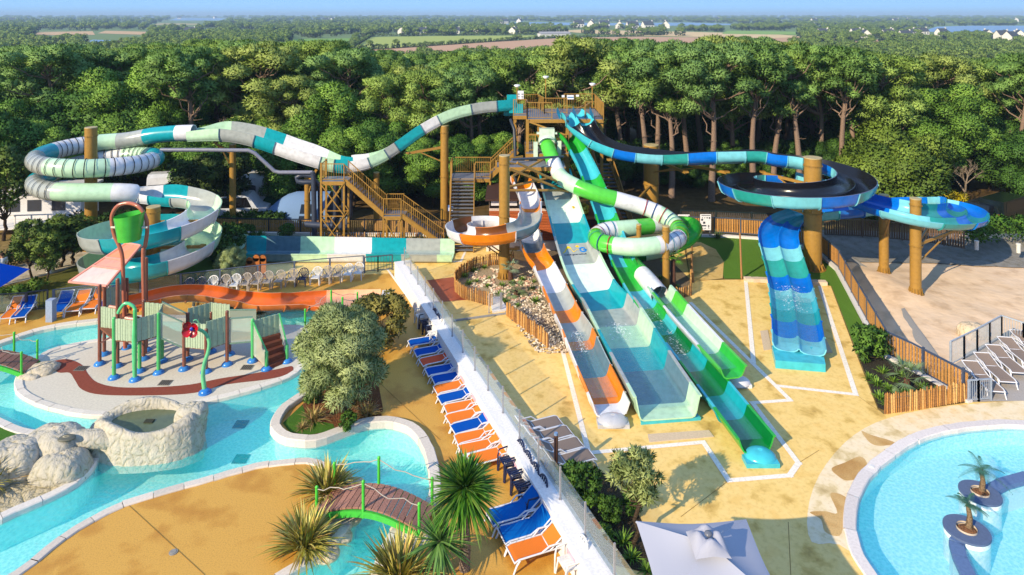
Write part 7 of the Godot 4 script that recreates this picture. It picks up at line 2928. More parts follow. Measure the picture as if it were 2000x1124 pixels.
func palm_head(sd: int, count: int, l: float, w: float, droop: float, cols: Array) -> MB:
	var r := RandomNumberGenerator.new()
	r.seed = sd
	var mb := MB.new()
	for i in count:
		var a := r.randf() * TAU
		var e := r.randf_range(-0.75, 1.5)
		var d := Vector3(cos(a) * cos(e), sin(e), sin(a) * cos(e))
		mb.col = shade(cols[r.randi() % cols.size()], r.randf_range(0.65, 1.2))
		blade(mb, d * 0.08, d, l * r.randf_range(0.75, 1.08), w, droop * r.randf_range(0.5, 1.2))
	return mb


func fan_palm(mb: MB, top: Vector3, n: int, l: float, c: Color, r: RandomNumberGenerator) -> void:
	for k in n:
		var a := TAU * k / n + r.randf() * 0.4
		var e := r.randf_range(-0.5, 1.2)
		var d := Vector3(cos(a) * cos(e), sin(e), sin(a) * cos(e))
		var hub := top + d * l * 0.55
		mb.col = shade(c, 0.7)
		mb.tube(top, hub, 0.012, 0.008, 4, false)
		var s := d.cross(Vector3.UP).normalized()
		var u := s.cross(d)
		for j in 13:
			var b := (j - 6) / 6.0 * 1.35
			mb.col = shade(c, r.randf_range(0.75, 1.2))
			blade(mb, hub, (d * cos(b) + s * sin(b) + u * 0.1).normalized(), l * 0.6 * (1.0 - absf(b) * 0.18), 0.02, 0.35, 3)


func rock(at: Vector3, s: Vector3, sd: int, c: Color, su := 44, sv := 26) -> MB:
	var nz := FastNoiseLite.new()
	nz.seed = sd
	nz.frequency = 0.55
	nz.fractal_octaves = 4
	var cut := FastNoiseLite.new()
	cut.seed = sd + 7
	cut.noise_type = FastNoiseLite.TYPE_CELLULAR
	cut.cellular_return_type = FastNoiseLite.RETURN_DISTANCE
	cut.frequency = 0.8
	cut.fractal_octaves = 2
	var mb := MB.new()
	mb.col = c
	var rows := []
	for i in sv + 1:
		var p := lerpf(-0.5, PI / 2, float(i) / sv)
		var row := PackedVector3Array()
		for j in su + 1:
			var a := TAU * (j % su) / su
			var d := Vector3(cos(p) * cos(a), sin(p), cos(p) * sin(a))
			var w := Vector3(signf(d.x) * pow(absf(d.x), 0.7), pow(maxf(d.y, 0.0), 0.75) if d.y > 0.0 else d.y, signf(d.z) * pow(absf(d.z), 0.7)) * s
			var k := 1.0 + 0.2 * nz.get_noise_3dv(w * 0.8 + at) + 0.16 * cut.get_noise_3dv(w + at) + 0.03 * nz.get_noise_3dv(w * 5.0)
			row.append(at + w * k)
		rows.append(row)
	mb.grid(rows, true)
	return mb


func plant(called: String, mb: MB, at: Vector3, label: String, cat: String, group := "", turn := 0.0, s := 1.0, base := MB.new()) -> MeshInstance3D:
	var o := solo(called, mb, M.leaf, label, cat, group)
	o.position = at
	o.rotation.y = turn
	o.scale = Vector3.ONE * s
	return o


func build_planting() -> void:
	var r := RandomNumberGenerator.new()
	r.seed = 4242
	# olive tree in the mulch bed: many fine grey-green leaves
	var olive := broadleaf(41, 4.3, 1.9, 0.16, rgb(112, 130, 78), rgb(176, 188, 130), 0.042, 110, 0.16, 3.6)
	plant_tree(olive, "olive_tree", g(668, 805), Vector3(0.87, 0.88, 0.87), 0.3, "large round grey green olive tree in the mulch bed between the pools", "olive tree")
	var young := broadleaf(44, 2.5, 0.8, 0.5, rgb(96, 114, 60), rgb(168, 178, 112), 0.045, 36, 0.07, 3.0)
	plant_tree(young, "olive_tree", g(1238, 1062), Vector3.ONE, 1.4, "small olive tree with a bent trunk above the grey parasol", "olive tree")
	plant_tree(olive, "olive_tree", g(452, 548), Vector3(0.42, 0.42, 0.42), 2.0, "small olive bush beside the wooden screen behind the garden chairs", "olive tree")
	olive.free()
	young.free()
	var shrub := broadleaf(42, 2.0, 1.0, 0.05, rgb(66, 74, 34), rgb(140, 132, 66), 0.09, 30, 0.05)
	for q in [[748, 672, 1.2, "olive brown bush behind the olive tree beside the deck"], [722, 650, 0.9, "low bush at the end of the far footbridge"]]:
		plant_tree(shrub, "shrub", g(q[0], q[1]), Vector3.ONE * q[2], r.randf() * 6.0, q[3], "shrub")
	shrub.free()
	var bush := broadleaf(43, 1.5, 0.8, 0.05, rgb(48, 80, 28), rgb(104, 142, 52), 0.1, 24, 0.04)
	for q in [[1136, 985, 0.75, "leafy green shrub beside the nearest taupe lounger"], [1108, 965, 0.5, "leafy shrub beside the brown shower post"], [1240, 1005, 0.5, "small shrub below the small olive tree"], [1190, 1020, 0.45, "shrub with tiny flowers beside the white wall"], [1700, 708, 1.0, "round green shrub at the top of the palm bed by the slat fence"], [445, 500, 1.3, "dark green shrub in front of the open coil's last turn"], [425, 515, 1.0, "low dark shrub at the foot of the open coil"], [1180, 1065, 0.35, "tiny shrub by the orange lounger beyond the glass"], [680, 842, 0.42, "bright green low shrub at the edge of the olive bed"], [612, 790, 0.4, "low green shrub at the upper edge of the olive bed"], [560, 470, 0.7, "bushy plant on the lawn in front of the slat fence"], [480, 470, 0.7, "spreading plant on the lawn behind the straight channel"], [1590, 508, 0.5, "little shrub at the foot of the thickest pillar"]]:
		plant_tree(bush, "shrub", g(q[0], q[1]), Vector3.ONE * q[2], r.randf() * 6.0, q[3], "shrub")
	# hedges
	var hedges := [["clipped green hedge in front of the tents and the white van", [330, 452, 430, 446, 560, 442], 1.0, rgb(62, 92, 32)], ["dark hedge along the gravel path under the closed coil", [20, 520, 90, 500, 165, 478], 1.2, rgb(44, 68, 26)], ["clipped hedge between the camp lane and the open coil", [150, 455, 220, 448, 330, 446], 1.1, rgb(48, 74, 28)], ["bright green sloping hedge below the dark cars at the right edge", [1890, 478, 1950, 470, 2060, 468], 1.5, rgb(84, 124, 38)], ["green hedge behind the weathered fence on the right", [1690, 440, 1800, 436, 1900, 440], 1.3, rgb(66, 96, 34)], ["low green ground cover at the left edge under the blue parasol", [-60, 590, 20, 582, 60, 572], 0.5, rgb(98, 128, 44)]]
	for h in hedges:
		var mb := MB.new()
		var c: Color = h[3]
		for q in walk(line_points(h[1]), 0.42):
			for k in 2:
				var p: Vector3 = q[0] + Vector3(r.randf_range(-0.3, 0.3), h[2] * r.randf_range(0.3, 0.85), r.randf_range(-0.5, 0.5))
				clump(mb, p, Vector3(0.55, h[2] * 0.38, 0.6), 130, 0.13, r, shade(c, 0.6), shade(c, 1.25), 1.2)
		solo("hedge", mb, M.leaf, h[0], "hedge")
	# grasses with yellow edged blades
	var cols := [rgb(206, 190, 92), rgb(168, 158, 62), rgb(222, 206, 120), rgb(112, 112, 44), rgb(186, 150, 84)]
	var phor := tuft(51, 380, 1.3, 0.035, 0.35, 0.2, cols)
	for q in [[640, 965, 1.0, "yellow striped grass clump at the far end of the footbridge's amber side"], [595, 1068, 1.02, "yellow striped grass clump on the near side of the footbridge"], [780, 1135, 1.15, "bright yellow grass clump beside the small palm at the bottom edge"], [-18, 950, 1.0, "grass clump at the left edge below the rocks"]]:
		plant("striped_grass_clump", phor, g(q[0], q[1]), q[3], "grass clump", "", r.randf() * 6.0, q[2])
	var thin := tuft(52, 130, 0.8, 0.022, 0.45, 0.15, [rgb(176, 156, 92), rgb(140, 128, 66), rgb(186, 150, 110)])
	for q in [[612, 822, 1.0, "straw coloured grass clump on the green patch of the olive bed"], [716, 812, 1.0, "straw coloured grass clump right of the olive trunk"], [700, 790, 0.9, "straw coloured grass clump behind the olive trunk"], [590, 838, 0.5, "tiny grass tuft at the tip of the olive bed"], [430, 612, 1.2, "wispy grass under the orange children's slide"], [465, 610, 1.1, "second wispy grass under the orange children's slide"], [398, 614, 1.2, "third wispy grass under the orange children's slide"], [510, 612, 0.8, "low grass at the end of the planting under the orange slide"]]:
		plant("grass_clump", thin, g(q[0], q[1]), q[3], "grass clump", "", r.randf() * 6.0, q[2])
	var dark := tuft(53, 200, 0.75, 0.03, 0.5, 0.3, [rgb(40, 66, 26), rgb(66, 92, 34), rgb(52, 80, 40)])
	for q in [[415, 618, "dark green plants under the bend of the orange slide"], [480, 616, "dark green plants under the flat part of the orange slide"], [445, 620, "dark green plants between grasses under the orange slide"]]:
		plant("fern_clump", dark, g(q[0], q[1]), q[2], "plants", "", r.randf() * 6.0, 1.3)
	# low tufts in the gravel beds
	var small := tuft(54, 60, 0.34, 0.022, 0.4, 0.12, [rgb(96, 132, 44), rgb(132, 164, 60), rgb(76, 108, 40)])
	var k := 0
	for q in [[908, 541], [925, 530], [946, 524], [970, 516], [930, 552], [955, 546], [952, 560], [980, 560], [1000, 556], [915, 556], [1020, 548], [1042, 552], [1040, 566], [1012, 576], [1045, 590], [1010, 598], [975, 578], [1052, 540], [1060, 572], [985, 590], [1290, 545], [1320, 560], [1700, 740], [1715, 752], [1724, 728], [1745, 745], [1738, 762], [1772, 770], [1802, 760], [1718, 778], [1830, 768], [1760, 735], [1730, 792], [1215, 1060], [1235, 1090], [1265, 1115]]:
		plant("ground_plant", small, g(q[0], q[1], 0.02), "small green tuft planted among the stones of the beds", "plant", "small tufts in the planting beds", r.randf() * 6.0, r.randf_range(0.7, 1.25))
		k += 1
	# palms
	var mb := MB.new()
	var t := thing("palm_tree", "palm like cabbage tree with a dense round head of narrow leaves at the bottom edge", "palm tree", g(907, 1112))
	mb.col = rgb(150, 132, 118)
	mb.pipe(PackedVector3Array([Vector3.ZERO, Vector3(0.03, 0.7, 0), Vector3(0, 1.4, 0), Vector3(0.02, 2.1, 0)]), 0.16, 0.12, 10)
	part("trunk", mb, M.bark, t)
	mb = palm_head(61, 90, 0.75, 0.02, 1.2, [rgb(150, 104, 78), rgb(128, 84, 64)])
	for i in mb.v.size():
		mb.v[i] = Vector3(mb.v[i].x * 0.3, -absf(mb.v[i].y) * 0.9, mb.v[i].z * 0.3) + Vector3(0, 2.1, 0)
	part("dead_leaves", mb, M.leaf, t)
	mb = palm_head(62, 640, 1.06, 0.036, 0.28, [rgb(66, 118, 30), rgb(96, 146, 44), rgb(44, 84, 26), rgb(128, 164, 70)])
	for i in mb.v.size():
		mb.v[i] += Vector3(0, 2.15, 0)
	part("leaf_head", mb, M.leaf, t)
	t = thing("palm_tree", "smaller spiky green palm left of the tall cabbage tree at the bottom edge", "palm tree", g(858, 1128))
	mb = MB.new()
	mb.col = rgb(130, 112, 90)
	mb.tube(Vector3.ZERO, Vector3(0, 0.9, 0), 0.1, 0.08, 10, false)
	part("trunk", mb, M.bark, t)
	mb = palm_head(63, 130, 0.95, 0.035, 0.2, [rgb(92, 136, 62), rgb(120, 160, 86), rgb(66, 104, 48)])
	for i in mb.v.size():
		mb.v[i] += Vector3(0, 0.95, 0)
	part("leaf_head", mb, M.leaf, t)
	for q in [[997, 548, 0.75, 0.55, rgb(150, 172, 146), "silver blue fan palm beside the pillar in the gravel bed"], [1315, 562, 1.7, 0.6, rgb(92, 150, 40), "bright green fan palm right of the thin posts in the middle"], [1772, 762, 0.45, 0.95, rgb(120, 142, 96), "spreading grey green palm in the bed by the slat fence on the right"], [1008, 578, 0.3, 0.6, rgb(120, 140, 96), "drooping small palm in front of the pillar in the gravel bed"]]:
		t = thing("fan_palm", q[5], "palm tree", g(q[0], q[1]))
		mb = MB.new()
		mb.col = rgb(128, 92, 76)
		mb.tube(Vector3.ZERO, Vector3(0, q[2], 0), 0.15, 0.11, 10, true)
		part("trunk", mb, M.bark, t)
		mb = MB.new()
		fan_palm(mb, Vector3(0, q[2], 0), 15, q[3] * 1.1, q[4], r)
		part("fronds", mb, M.leaf, t)
	t = thing("yucca", "spiky yucca beside the curved path of the lawn below the notice board", "plant", g(1402, 466))
	mb = tuft(64, 50, 0.7, 0.03, 0.1, 0.1, [rgb(120, 140, 90), rgb(80, 100, 60)])
	part("leaves", mb, M.leaf, t)
	t = thing("yucca", "spiky rosette plant on the lawn behind the straight channel", "plant", g(506, 468))
	part("leaves", tuft(65, 90, 1.0, 0.035, 0.25, 0.1, [rgb(120, 150, 90), rgb(80, 110, 60)]), M.leaf, t)
	mb = MB.new()
	for i in 40:
		clump(mb, Vector3(r.randf_range(-1.6, 1.6), r.randf_range(0.3, 1.4), r.randf_range(-0.6, 0.6)), Vector3(0.4, 0.3, 0.4), 60, 0.12, r, rgb(150, 140, 20), rgb(214, 190, 40), 1.2)
	plant("flowering_bush", mb, g(1852, 415), "yellow flowering bush left of the bare tree on the right", "bush")

	# rocks of the lazy river
	var stone := rgb(198, 193, 184)
	t = thing("rock_formation", "big pale artificial rock with a bridge to the fountain basin at the left edge", "rocks")
	part("boulder", rock(g(30, 905, 0.25), Vector3(1.0, 0.85, 0.8), 71, stone), M.rock, t)
	part("boulder", rock(g(105, 880, 0.3), Vector3(1.05, 0.75, 0.85), 72, stone), M.rock, t)
	part("boulder", rock(g(-40, 930, 0.1), Vector3(1.3, 1.0, 0.9), 73, shade(stone, 0.95)), M.rock, t)
	part("boulder", rock(g(120, 925, 0.0), Vector3(0.95, 0.7, 0.75), 74, shade(stone, 0.92)), M.rock, t)
	mb = MB.new()
	mb.col = stone
	mb.pipe(spline([g(110, 868, 0.55), g(150, 860, 0.62), g(195, 858, 0.6), g(225, 862, 0.45)], 0.25), 0.34, 0.3, 10)
	part("rock_bridge", mb, M.rock, t)
	mb = MB.new()
	mb.col = rgb(96, 96, 82)
	mb.ball(g(128, 856, 0.92), Vector3(0.34, 0.06, 0.2), 14, 5)
	part("trickle_pool", mb, M.paint, t)
	t = thing("rock_formation", "pale rock fountain basin holding greenish water beside the splash island", "rocks")
	# basin wall: an uneven oval ring
	var nz := FastNoiseLite.new()
	nz.seed = 12
	nz.frequency = 0.7
	var c := g(288, 862, 0.0)
	var prof := [[1.28, -0.35], [1.22, 0.1], [1.16, 0.45], [1.1, 0.82], [1.0, 0.95], [0.86, 0.92], [0.8, 0.78], [0.76, 0.6]]
	var pieces := 9
	for s in pieces:
		mb = MB.new()
		mb.col = shade(stone, r.randf_range(0.94, 1.03))
		var rows := []
		for i in prof.size():
			var row := PackedVector3Array()
			for j in 7:
				var a := TAU * (s + j / 6.0) / pieces + 0.3
				var kx := 1.62 + 0.12 * sin(a * 2.0)
				var kz := 0.98
				var w := 1.0 + 0.05 * nz.get_noise_3d(cos(a) * 3, prof[i][1] * 2.5, sin(a) * 3)
				var lean := 0.0 if i > 4 else 0.07 * nz.get_noise_3d(cos(a) * 7, prof[i][1] * 2, sin(a) * 7)
				row.append(c + Vector3(cos(a) * prof[i][0] * kx * (w + lean), prof[i][1] * (1.0 + 0.12 * sin(a * 3.0 + 1.0)), sin(a) * prof[i][0] * kz * (w + lean)))
			rows.append(row)
		mb.grid(rows, false, true)
		part("basin_rock", mb, M.rock, t)
	part("boulder", rock(g(374, 812, 0.75), Vector3(0.55, 0.42, 0.45), 75, shade(stone, 1.02)), M.rock, t)
	part("boulder", rock(g(362, 838, 0.0), Vector3(0.75, 0.8, 0.6), 76, shade(stone, 0.95)), M.rock, t)
	part("boulder", rock(g(218, 838, 0.3), Vector3(0.7, 0.42, 0.45), 77, stone), M.rock, t)
	part("boulder", rock(g(205, 880, 0.0), Vector3(0.45, 0.7, 0.5), 78, shade(stone, 0.97)), M.rock, t)
	mb = MB.new()
	mb.col = rgb(92, 104, 76)
	var disc := PackedVector2Array()
	for j in 32:
		var a := TAU * j / 32
		disc.append(Vector2(c.x + cos(a) * 1.42, c.z + sin(a) * 0.86))
	mb.plate(ccw(disc), 0.68)
	part("basin_water", mb, M.plastic, t)
	mb = MB.new()
	mb.col = rgb(60, 62, 52)
	mb.box(c + Vector3(0.05, 0.7, 0.0), Vector3(0.3, 0.04, 0.2))
	part("basin_outlet", mb, M.matte, t)
	t = thing("rock_formation", "pale stepped rocks at the left end of the far footbridge on the splash island", "rocks")
	for q in [[618, 652, 0.7, 81], [640, 668, 0.6, 82], [600, 668, 0.55, 83], [650, 650, 0.5, 84]]:
		part("boulder", rock(g(q[0], q[1], -0.05), Vector3(q[2], q[2] * 0.45, q[2] * 0.8), q[3], rgb(224, 216, 206), 18, 10), M.rock, t)
	t = thing("rock_formation", "grey beige flat rocks at the right end of the left edge footbridge", "rocks")
	for q in [[75, 728, 0.75, 85], [92, 720, 0.6, 86], [58, 738, 0.5, 87]]:
		part("boulder", rock(g(q[0], q[1], -0.05), Vector3(q[2], q[2] * 0.4, q[2] * 0.7), q[3], rgb(206, 196, 182), 18, 10), M.rock, t)
	t = thing("rock_formation", "pale stone footing under the footbridge and grass clumps of the amber island", "rocks")
	for q in [[655, 990, 0.75, 88], [672, 1010, 0.6, 89], [640, 1030, 0.5, 90], [690, 945, 0.4, 91], [664, 935, 0.4, 92], [630, 1085, 0.5, 93], [662, 1050, 0.42, 94]]:
		part("boulder", rock(g(q[0], q[1], -0.08), Vector3(q[2], q[2] * 0.3, q[2] * 0.7), q[3], rgb(220, 206, 188), 18, 10), M.rock, t)
	t = thing("rock_formation", "pale stones beside the palm at the bottom edge", "rocks")
	for q in [[798, 1040, 0.6, 95], [775, 1080, 0.55, 96], [760, 1120, 0.5, 97], [820, 1060, 0.5, 98]]:
		part("boulder", rock(g(q[0], q[1], -0.05), Vector3(q[2], q[2] * 0.35, q[2] * 0.7), q[3], rgb(220, 210, 198), 18, 10), M.rock, t)
	for q in [[1570, 553, 0.9, "flat pale kerb stones at the head of the sandy strip right of the twin slide"], [1470, 548, 0.8, "flat pale kerb stones left of the twin slide's run-out"]]:
		t = thing("kerb_stones", q[3], "stones")
		for i in 4:
			mb = MB.new()
			mb.col = shade(rgb(222, 200, 176), r.randf_range(0.88, 1.05))
			mb.box(g(q[0] + i * 15.0 - 8.0, q[1] + i * 0.6 - 2.0, 0.1), Vector3(0.42, 0.2, 0.35), Basis(Vector3.UP, r.randf_range(-0.15, 0.15)))
			part("stone", mb, M.stone, t)
	var ng := 0
	# cobbles of the pale gravel between the palings and the orange slide
	mb = MB.new()
	for i in 2300:
		var p := g(r.randf_range(1000, 1160), r.randf_range(585, 690), 0.03)
		if i >= 1500:
			p = g(r.randf_range(915, 1075), r.randf_range(524, 590), 0.03)
			var clear := Geometry2D.is_point_in_polygon(Vector2(p.x, p.z), ground_poly([905, 545, 930, 528, 1000, 518, 1055, 530, 1085, 580, 1000, 596, 940, 584, 905, 566]))
			if clear and sin(p.x * 3.0) * cos(p.z * 2.3) > -0.2:
				mb.col = shade([rgb(226, 214, 194), rgb(206, 192, 170), rgb(190, 150, 130)][i % 3], r.randf_range(0.85, 1.1))
				mb.ball(p, Vector3(r.randf_range(0.05, 0.13), 0.05, r.randf_range(0.05, 0.12)), 6, 3)
			continue
		var px := 1000.0 + p.x * F / -p.z
		var py := HOR + F * (EYE - 0.03) / -p.z
		if px < 1012 + (py - 640) * 0.75 or px > 1062 + (py - 585) * 0.75:
			continue
		mb.col = shade([rgb(206, 190, 168), rgb(176, 160, 140), rgb(222, 212, 196), rgb(120, 108, 96)][i % 4], r.randf_range(0.8, 1.1))
		mb.ball(p, Vector3(r.randf_range(0.04, 0.09), 0.045, r.randf_range(0.04, 0.08)), 6, 3)
	struct("cobble_gravel", mb, M.stone, "stuff")


# ---------------------------------------------------------------- buildings, vehicles, tents, people, small things
func car(label: String, at: Vector3, turn: float, c: Color, l: float, h: float, van: bool) -> void:
	var t := thing("parked_van" if van else "parked_car", label, "van" if van else "car", at, turn)
	var w := 0.88
	var side := [[-l / 2, 0.35], [-l / 2, 0.8], [-l / 2 + 0.2, 1.0], [-l / 2 + (0.35 if van else 0.6), h * 0.97], [0.15 * l if not van else 0.22 * l, h], [0.3 * l if not van else 0.36 * l, 1.02], [l / 2 - 0.1, 0.85], [l / 2, 0.4]]
	var mb := MB.new()
	mb.col = c
	for i in side.size():
		var a: Array = side[i]
		var b: Array = side[(i + 1) % side.size()]
		var wa := w if a[1] < 1.05 else w * 0.88
		var wb := w if b[1] < 1.05 else w * 0.88
		mb.quad(Vector3(a[0], a[1], -wa), Vector3(b[0], b[1], -wb), Vector3(b[0], b[1], wb), Vector3(a[0], a[1], wa))
	for e in [-1.0, 1.0]:
		var mid := Vector3(0, 0.8, e * w)
		for i in side.size():
			var a: Array = side[i]
			var b: Array = side[(i + 1) % side.size()]
			var pa := Vector3(a[0], a[1], e * (w if a[1] < 1.05 else w * 0.88))
			var pb := Vector3(b[0], b[1], e * (w if b[1] < 1.05 else w * 0.88))
			if e > 0:
				mb.tri(mid, pb, pa)
			else:
				mb.tri(mid, pa, pb)
	part("body", mb, M.plastic, t)
	for e in [-1.0, 1.0]:
		mb = MB.new()
		mb.col = rgb(22, 26, 32)
		var y0 := 1.05
		var y1 := h - 0.14
		var q := [Vector3(-l / 2 + 0.5, y0, e * (w + 0.004)), Vector3(0.28 * l, y0, e * (w + 0.004)), Vector3(0.14 * l + (0.25 if van else 0.0), y1, e * (w * 0.885 + 0.02)), Vector3(-l / 2 + 0.75, y1, e * (w * 0.885 + 0.02))]
		if e > 0:
			mb.quad(q[0], q[1], q[2], q[3])
		else:
			mb.quad(q[3], q[2], q[1], q[0])
		part("side_window", mb, M.dark_glass, t)
		for x in [-l * 0.31, l * 0.31]:
			mb = MB.new()
			mb.col = rgb(20, 20, 22)
			mb.tube(Vector3(x, 0.32, e * (w - 0.2)), Vector3(x, 0.32, e * (w + 0.02)), 0.32, 0.32, 18, true)
			mb.col = rgb(150, 150, 156)
			mb.tube(Vector3(x, 0.32, e * (w + 0.02)), Vector3(x, 0.32, e * (w + 0.03)), 0.19, 0.17, 14, true)
			part("wheel", mb, M.paint, t)
	for e in [-0.6, 0.6]:
		mb = MB.new()
		mb.col = rgb(150, 20, 20)
		mb.box(Vector3(-l / 2 - 0.01, 0.85, e), Vector3(0.04, 0.22, 0.14))
		part("tail_light", mb, M.plastic, t)
	mb = MB.new()
	mb.col = rgb(18, 22, 28)
	mb.quad(Vector3(-l / 2 + 0.17, 1.02, 0.66), Vector3(-l / 2 + 0.17, 1.02, -0.66), Vector3(-l / 2 + (0.32 if van else 0.53), h * 0.93, -0.62), Vector3(-l / 2 + (0.32 if van else 0.53), h * 0.93, 0.62))
	part("rear_window", mb, M.dark_glass, t)


func caravan(label: String, at: Vector3, turn: float, l: float) -> void:
	var t := thing("caravan", label, "caravan", at, turn)
	var mb := MB.new()
	mb.col = rgb(216, 216, 220)
	var prof := PackedVector2Array()
	for q in [[-1.0, 0.0], [-1.0, 1.5], [-0.85, 2.0], [-0.5, 2.2], [0.5, 2.2], [0.85, 2.0], [1.0, 1.5], [1.0, 0.0]]:
		prof.append(Vector2(q[0], q[1] + 0.4))
	for i in prof.size() - 1:
		mb.quad(Vector3(-l / 2, prof[i].y, prof[i].x), Vector3(-l / 2, prof[i + 1].y, prof[i + 1].x), Vector3(l / 2, prof[i + 1].y, prof[i + 1].x), Vector3(l / 2, prof[i].y, prof[i].x))
	for e in [-1.0, 1.0]:
		for i in range(1, prof.size() - 1):
			var a := Vector3(e * l / 2, prof[0].y, prof[0].x)
			var b := Vector3(e * l / 2, prof[i].y, prof[i].x)
			var d := Vector3(e * l / 2, prof[i + 1].y, prof[i + 1].x)
			if e > 0:
				mb.tri(a, b, d)
			else:
				mb.tri(a, d, b)
	part("body", mb, M.plastic, t)
	for q in [[-0.3, 0.35], [0.22, 0.3]]:
		mb = MB.new()
		mb.col = rgb(70, 76, 86)
		mb.box(Vector3(q[0] * l, 1.6, 1.01), Vector3(q[1] * l, 0.6, 0.04))
		part("window", mb, M.dark_glass, t)
	mb = MB.new()
	mb.col = rgb(60, 62, 66)
	mb.box(Vector3(-l / 2 - 0.01, 1.7, 0), Vector3(0.04, 0.55, 1.5))
	part("window", mb, M.dark_glass, t)
	mb = MB.new()
	mb.col = rgb(24, 24, 26)
	mb.tube(Vector3(0, 0.3, 0.8), Vector3(0, 0.3, 1.0), 0.3, 0.3, 16, true)
	part("wheel", mb, M.paint, t)


func build_buildings() -> void:
	# pump house under the tower: boarded front, white band, dark openings with white boards
	var t := thing("pump_house", "low building under the slides with orange brown boards, white base and dark openings", "building")
	var z := -43.2
	var x0 := -1.45
	var x1 := 2.9
	var mb := MB.new()
	mb.col = rgb(206, 186, 176)
	mb.box(Vector3((x0 + x1) / 2, 1.6, z - 2.0), Vector3(x1 - x0, 3.2, 3.6))
	part("wall", mb, M.stone, t)
	var n := 11
	for i in n:
		mb = MB.new()
		mb.col = shade(rgb(188, 100, 58), rng.randf_range(0.82, 1.12))
		mb.box(Vector3((x0 + x1) / 2, 0.72 + i * 0.17, z - 0.14 + 0.012 * (i % 2)), Vector3(x1 - x0, 0.15, 0.07))
		part("board", mb, M.wood, t)
	mb = MB.new()
	mb.col = rgb(222, 212, 208)
	mb.box(Vector3((x0 + x1) / 2, 0.3, z - 0.1), Vector3(x1 - x0 + 0.2, 0.6, 0.12))
	part("base_band", mb, M.stone, t)
	for i in 4:
		mb = MB.new()
		mb.col = rgb(30, 22, 22)
		mb.box(Vector3(x0 + 0.5 + i * 1.05, 2.95, z - 0.19), Vector3(0.98, 0.55, 0.06))
		part("opening", mb, M.matte, t)
		mb = MB.new()
		mb.col = rgb(220, 212, 216)
		mb.box(Vector3(x0 + 0.42 + i * 1.05, 3.0, z - 0.14), Vector3(0.6, 0.3, 0.05))
		part("white_board", mb, M.matte, t)
	mb = MB.new()
	mb.col = rgb(74, 52, 46)
	mb.box(Vector3((x0 + x1) / 2, 3.28, z - 1.9), Vector3(x1 - x0 + 0.5, 0.12, 4.2))
	part("roof", mb, M.matte, t)
	mb = MB.new()
	mb.col = rgb(222, 214, 210)
	mb.box(Vector3(x0 - 0.1, 0.95, z), Vector3(0.16, 1.9, 0.16))
	part("white_post", mb, M.stone, t)
	t = thing("dark_shed", "dark brown planked shed wall behind the straight turquoise and green slide", "shed")
	mb = MB.new()
	mb.col = rgb(52, 38, 34)
	mb.box(Vector3(5.0, 1.25, -42.9), Vector3(3.3, 2.5, 2.4))
	part("wall", mb, M.wood, t)
	for i in 13:
		mb = MB.new()
		mb.col = shade(rgb(86, 58, 46), rng.randf_range(0.75, 1.15))
		mb.box(Vector3(3.5 + i * 0.25, 1.25, -41.67 + 0.014 * (i % 2)), Vector3(0.22, 2.5, 0.05))
		part("plank", mb, M.wood, t)
	mb = MB.new()
	mb.col = rgb(176, 112, 70)
	mb.box(Vector3(5.0, 2.56, -42.9), Vector3(3.5, 0.12, 2.7))
	part("roof", mb, M.wood, t)
	mb = MB.new()
	mb.col = rgb(196, 160, 40)
	for k in 2:
		for i in 14:
			var a := TAU * i / 14
			var b := TAU * (i + 1) / 14
			mb.tube(Vector3(4.2 + cos(a) * 0.5, 2.8 + k * 0.22, -42.4 + sin(a) * 0.5), Vector3(4.2 + cos(b) * 0.5, 2.8 + k * 0.22, -42.4 + sin(b) * 0.5), 0.14, 0.14, 8, false)
	solo("inflatable_ring", mb, M.plastic, "yellow swim rings stacked on the dark shed behind the slides", "swim ring")
	# camp site behind the coils
	t = thing("mobile_home", "long white mobile home behind the closed coil with a dark roof edge and steps", "cabin", g(98, 432), 0.12)
	mb = MB.new()
	mb.col = rgb(222, 220, 222)
	mb.box(Vector3(0, 1.35, 0), Vector3(5.4, 2.1, 2.6))
	part("wall", mb, M.stone, t)
	mb = MB.new()
	mb.col = rgb(196, 192, 188)
	mb.box(Vector3(0, 2.5, 0), Vector3(5.8, 0.16, 3.2))
	part("roof", mb, M.matte, t)
	for q in [-1.8, -0.4, 1.2]:
		mb = MB.new()
		mb.col = rgb(60, 62, 72)
		mb.box(Vector3(q, 1.5, 1.31), Vector3(0.9, 0.8, 0.05))
		part("window", mb, M.dark_glass, t)
	mb = MB.new()
	mb.col = rgb(236, 234, 232)
	mb.box(Vector3(0, 0.5, 2.4), Vector3(5.4, 0.1, 2.0))
	for i in 6:
		mb.box(Vector3(-2.6 + i * 1.04, 0.95, 3.35), Vector3(0.07, 0.9, 0.07))
	mb.box(Vector3(0, 1.4, 3.35), Vector3(5.3, 0.07, 0.07))
	part("veranda", mb, M.matte, t)
	caravan("white caravan under the trees left of the white van", g(405, 408), 0.1, 4.6)
	caravan("white caravan half hidden behind the slim pillar and the van", g(492, 400), -0.5, 4.2)
	caravan("small white caravan far back between the coils under dark trees", g(352, 400), 0.25, 4.4)
	car("white van parked behind the coils beside the caravans", g(462, 428), 0.1, rgb(206, 210, 220), 4.6, 1.9, true)
	car("dark car parked behind the hedge at the right edge, nearer the bare tree", g(1932, 432), 0.5, rgb(28, 30, 40), 4.2, 1.5, false)
	car("black van parked behind the hedge at the right edge", g(1966, 432), 0.5, rgb(20, 22, 28), 4.6, 1.85, true)
	# tents
	t = thing("tent", "large blue grey camping tent with a dark doorway behind the pump pipes", "tent", g(580, 430), 0.0)
	mb = MB.new()
	mb.col = rgb(120, 150, 192)
	var rows := []
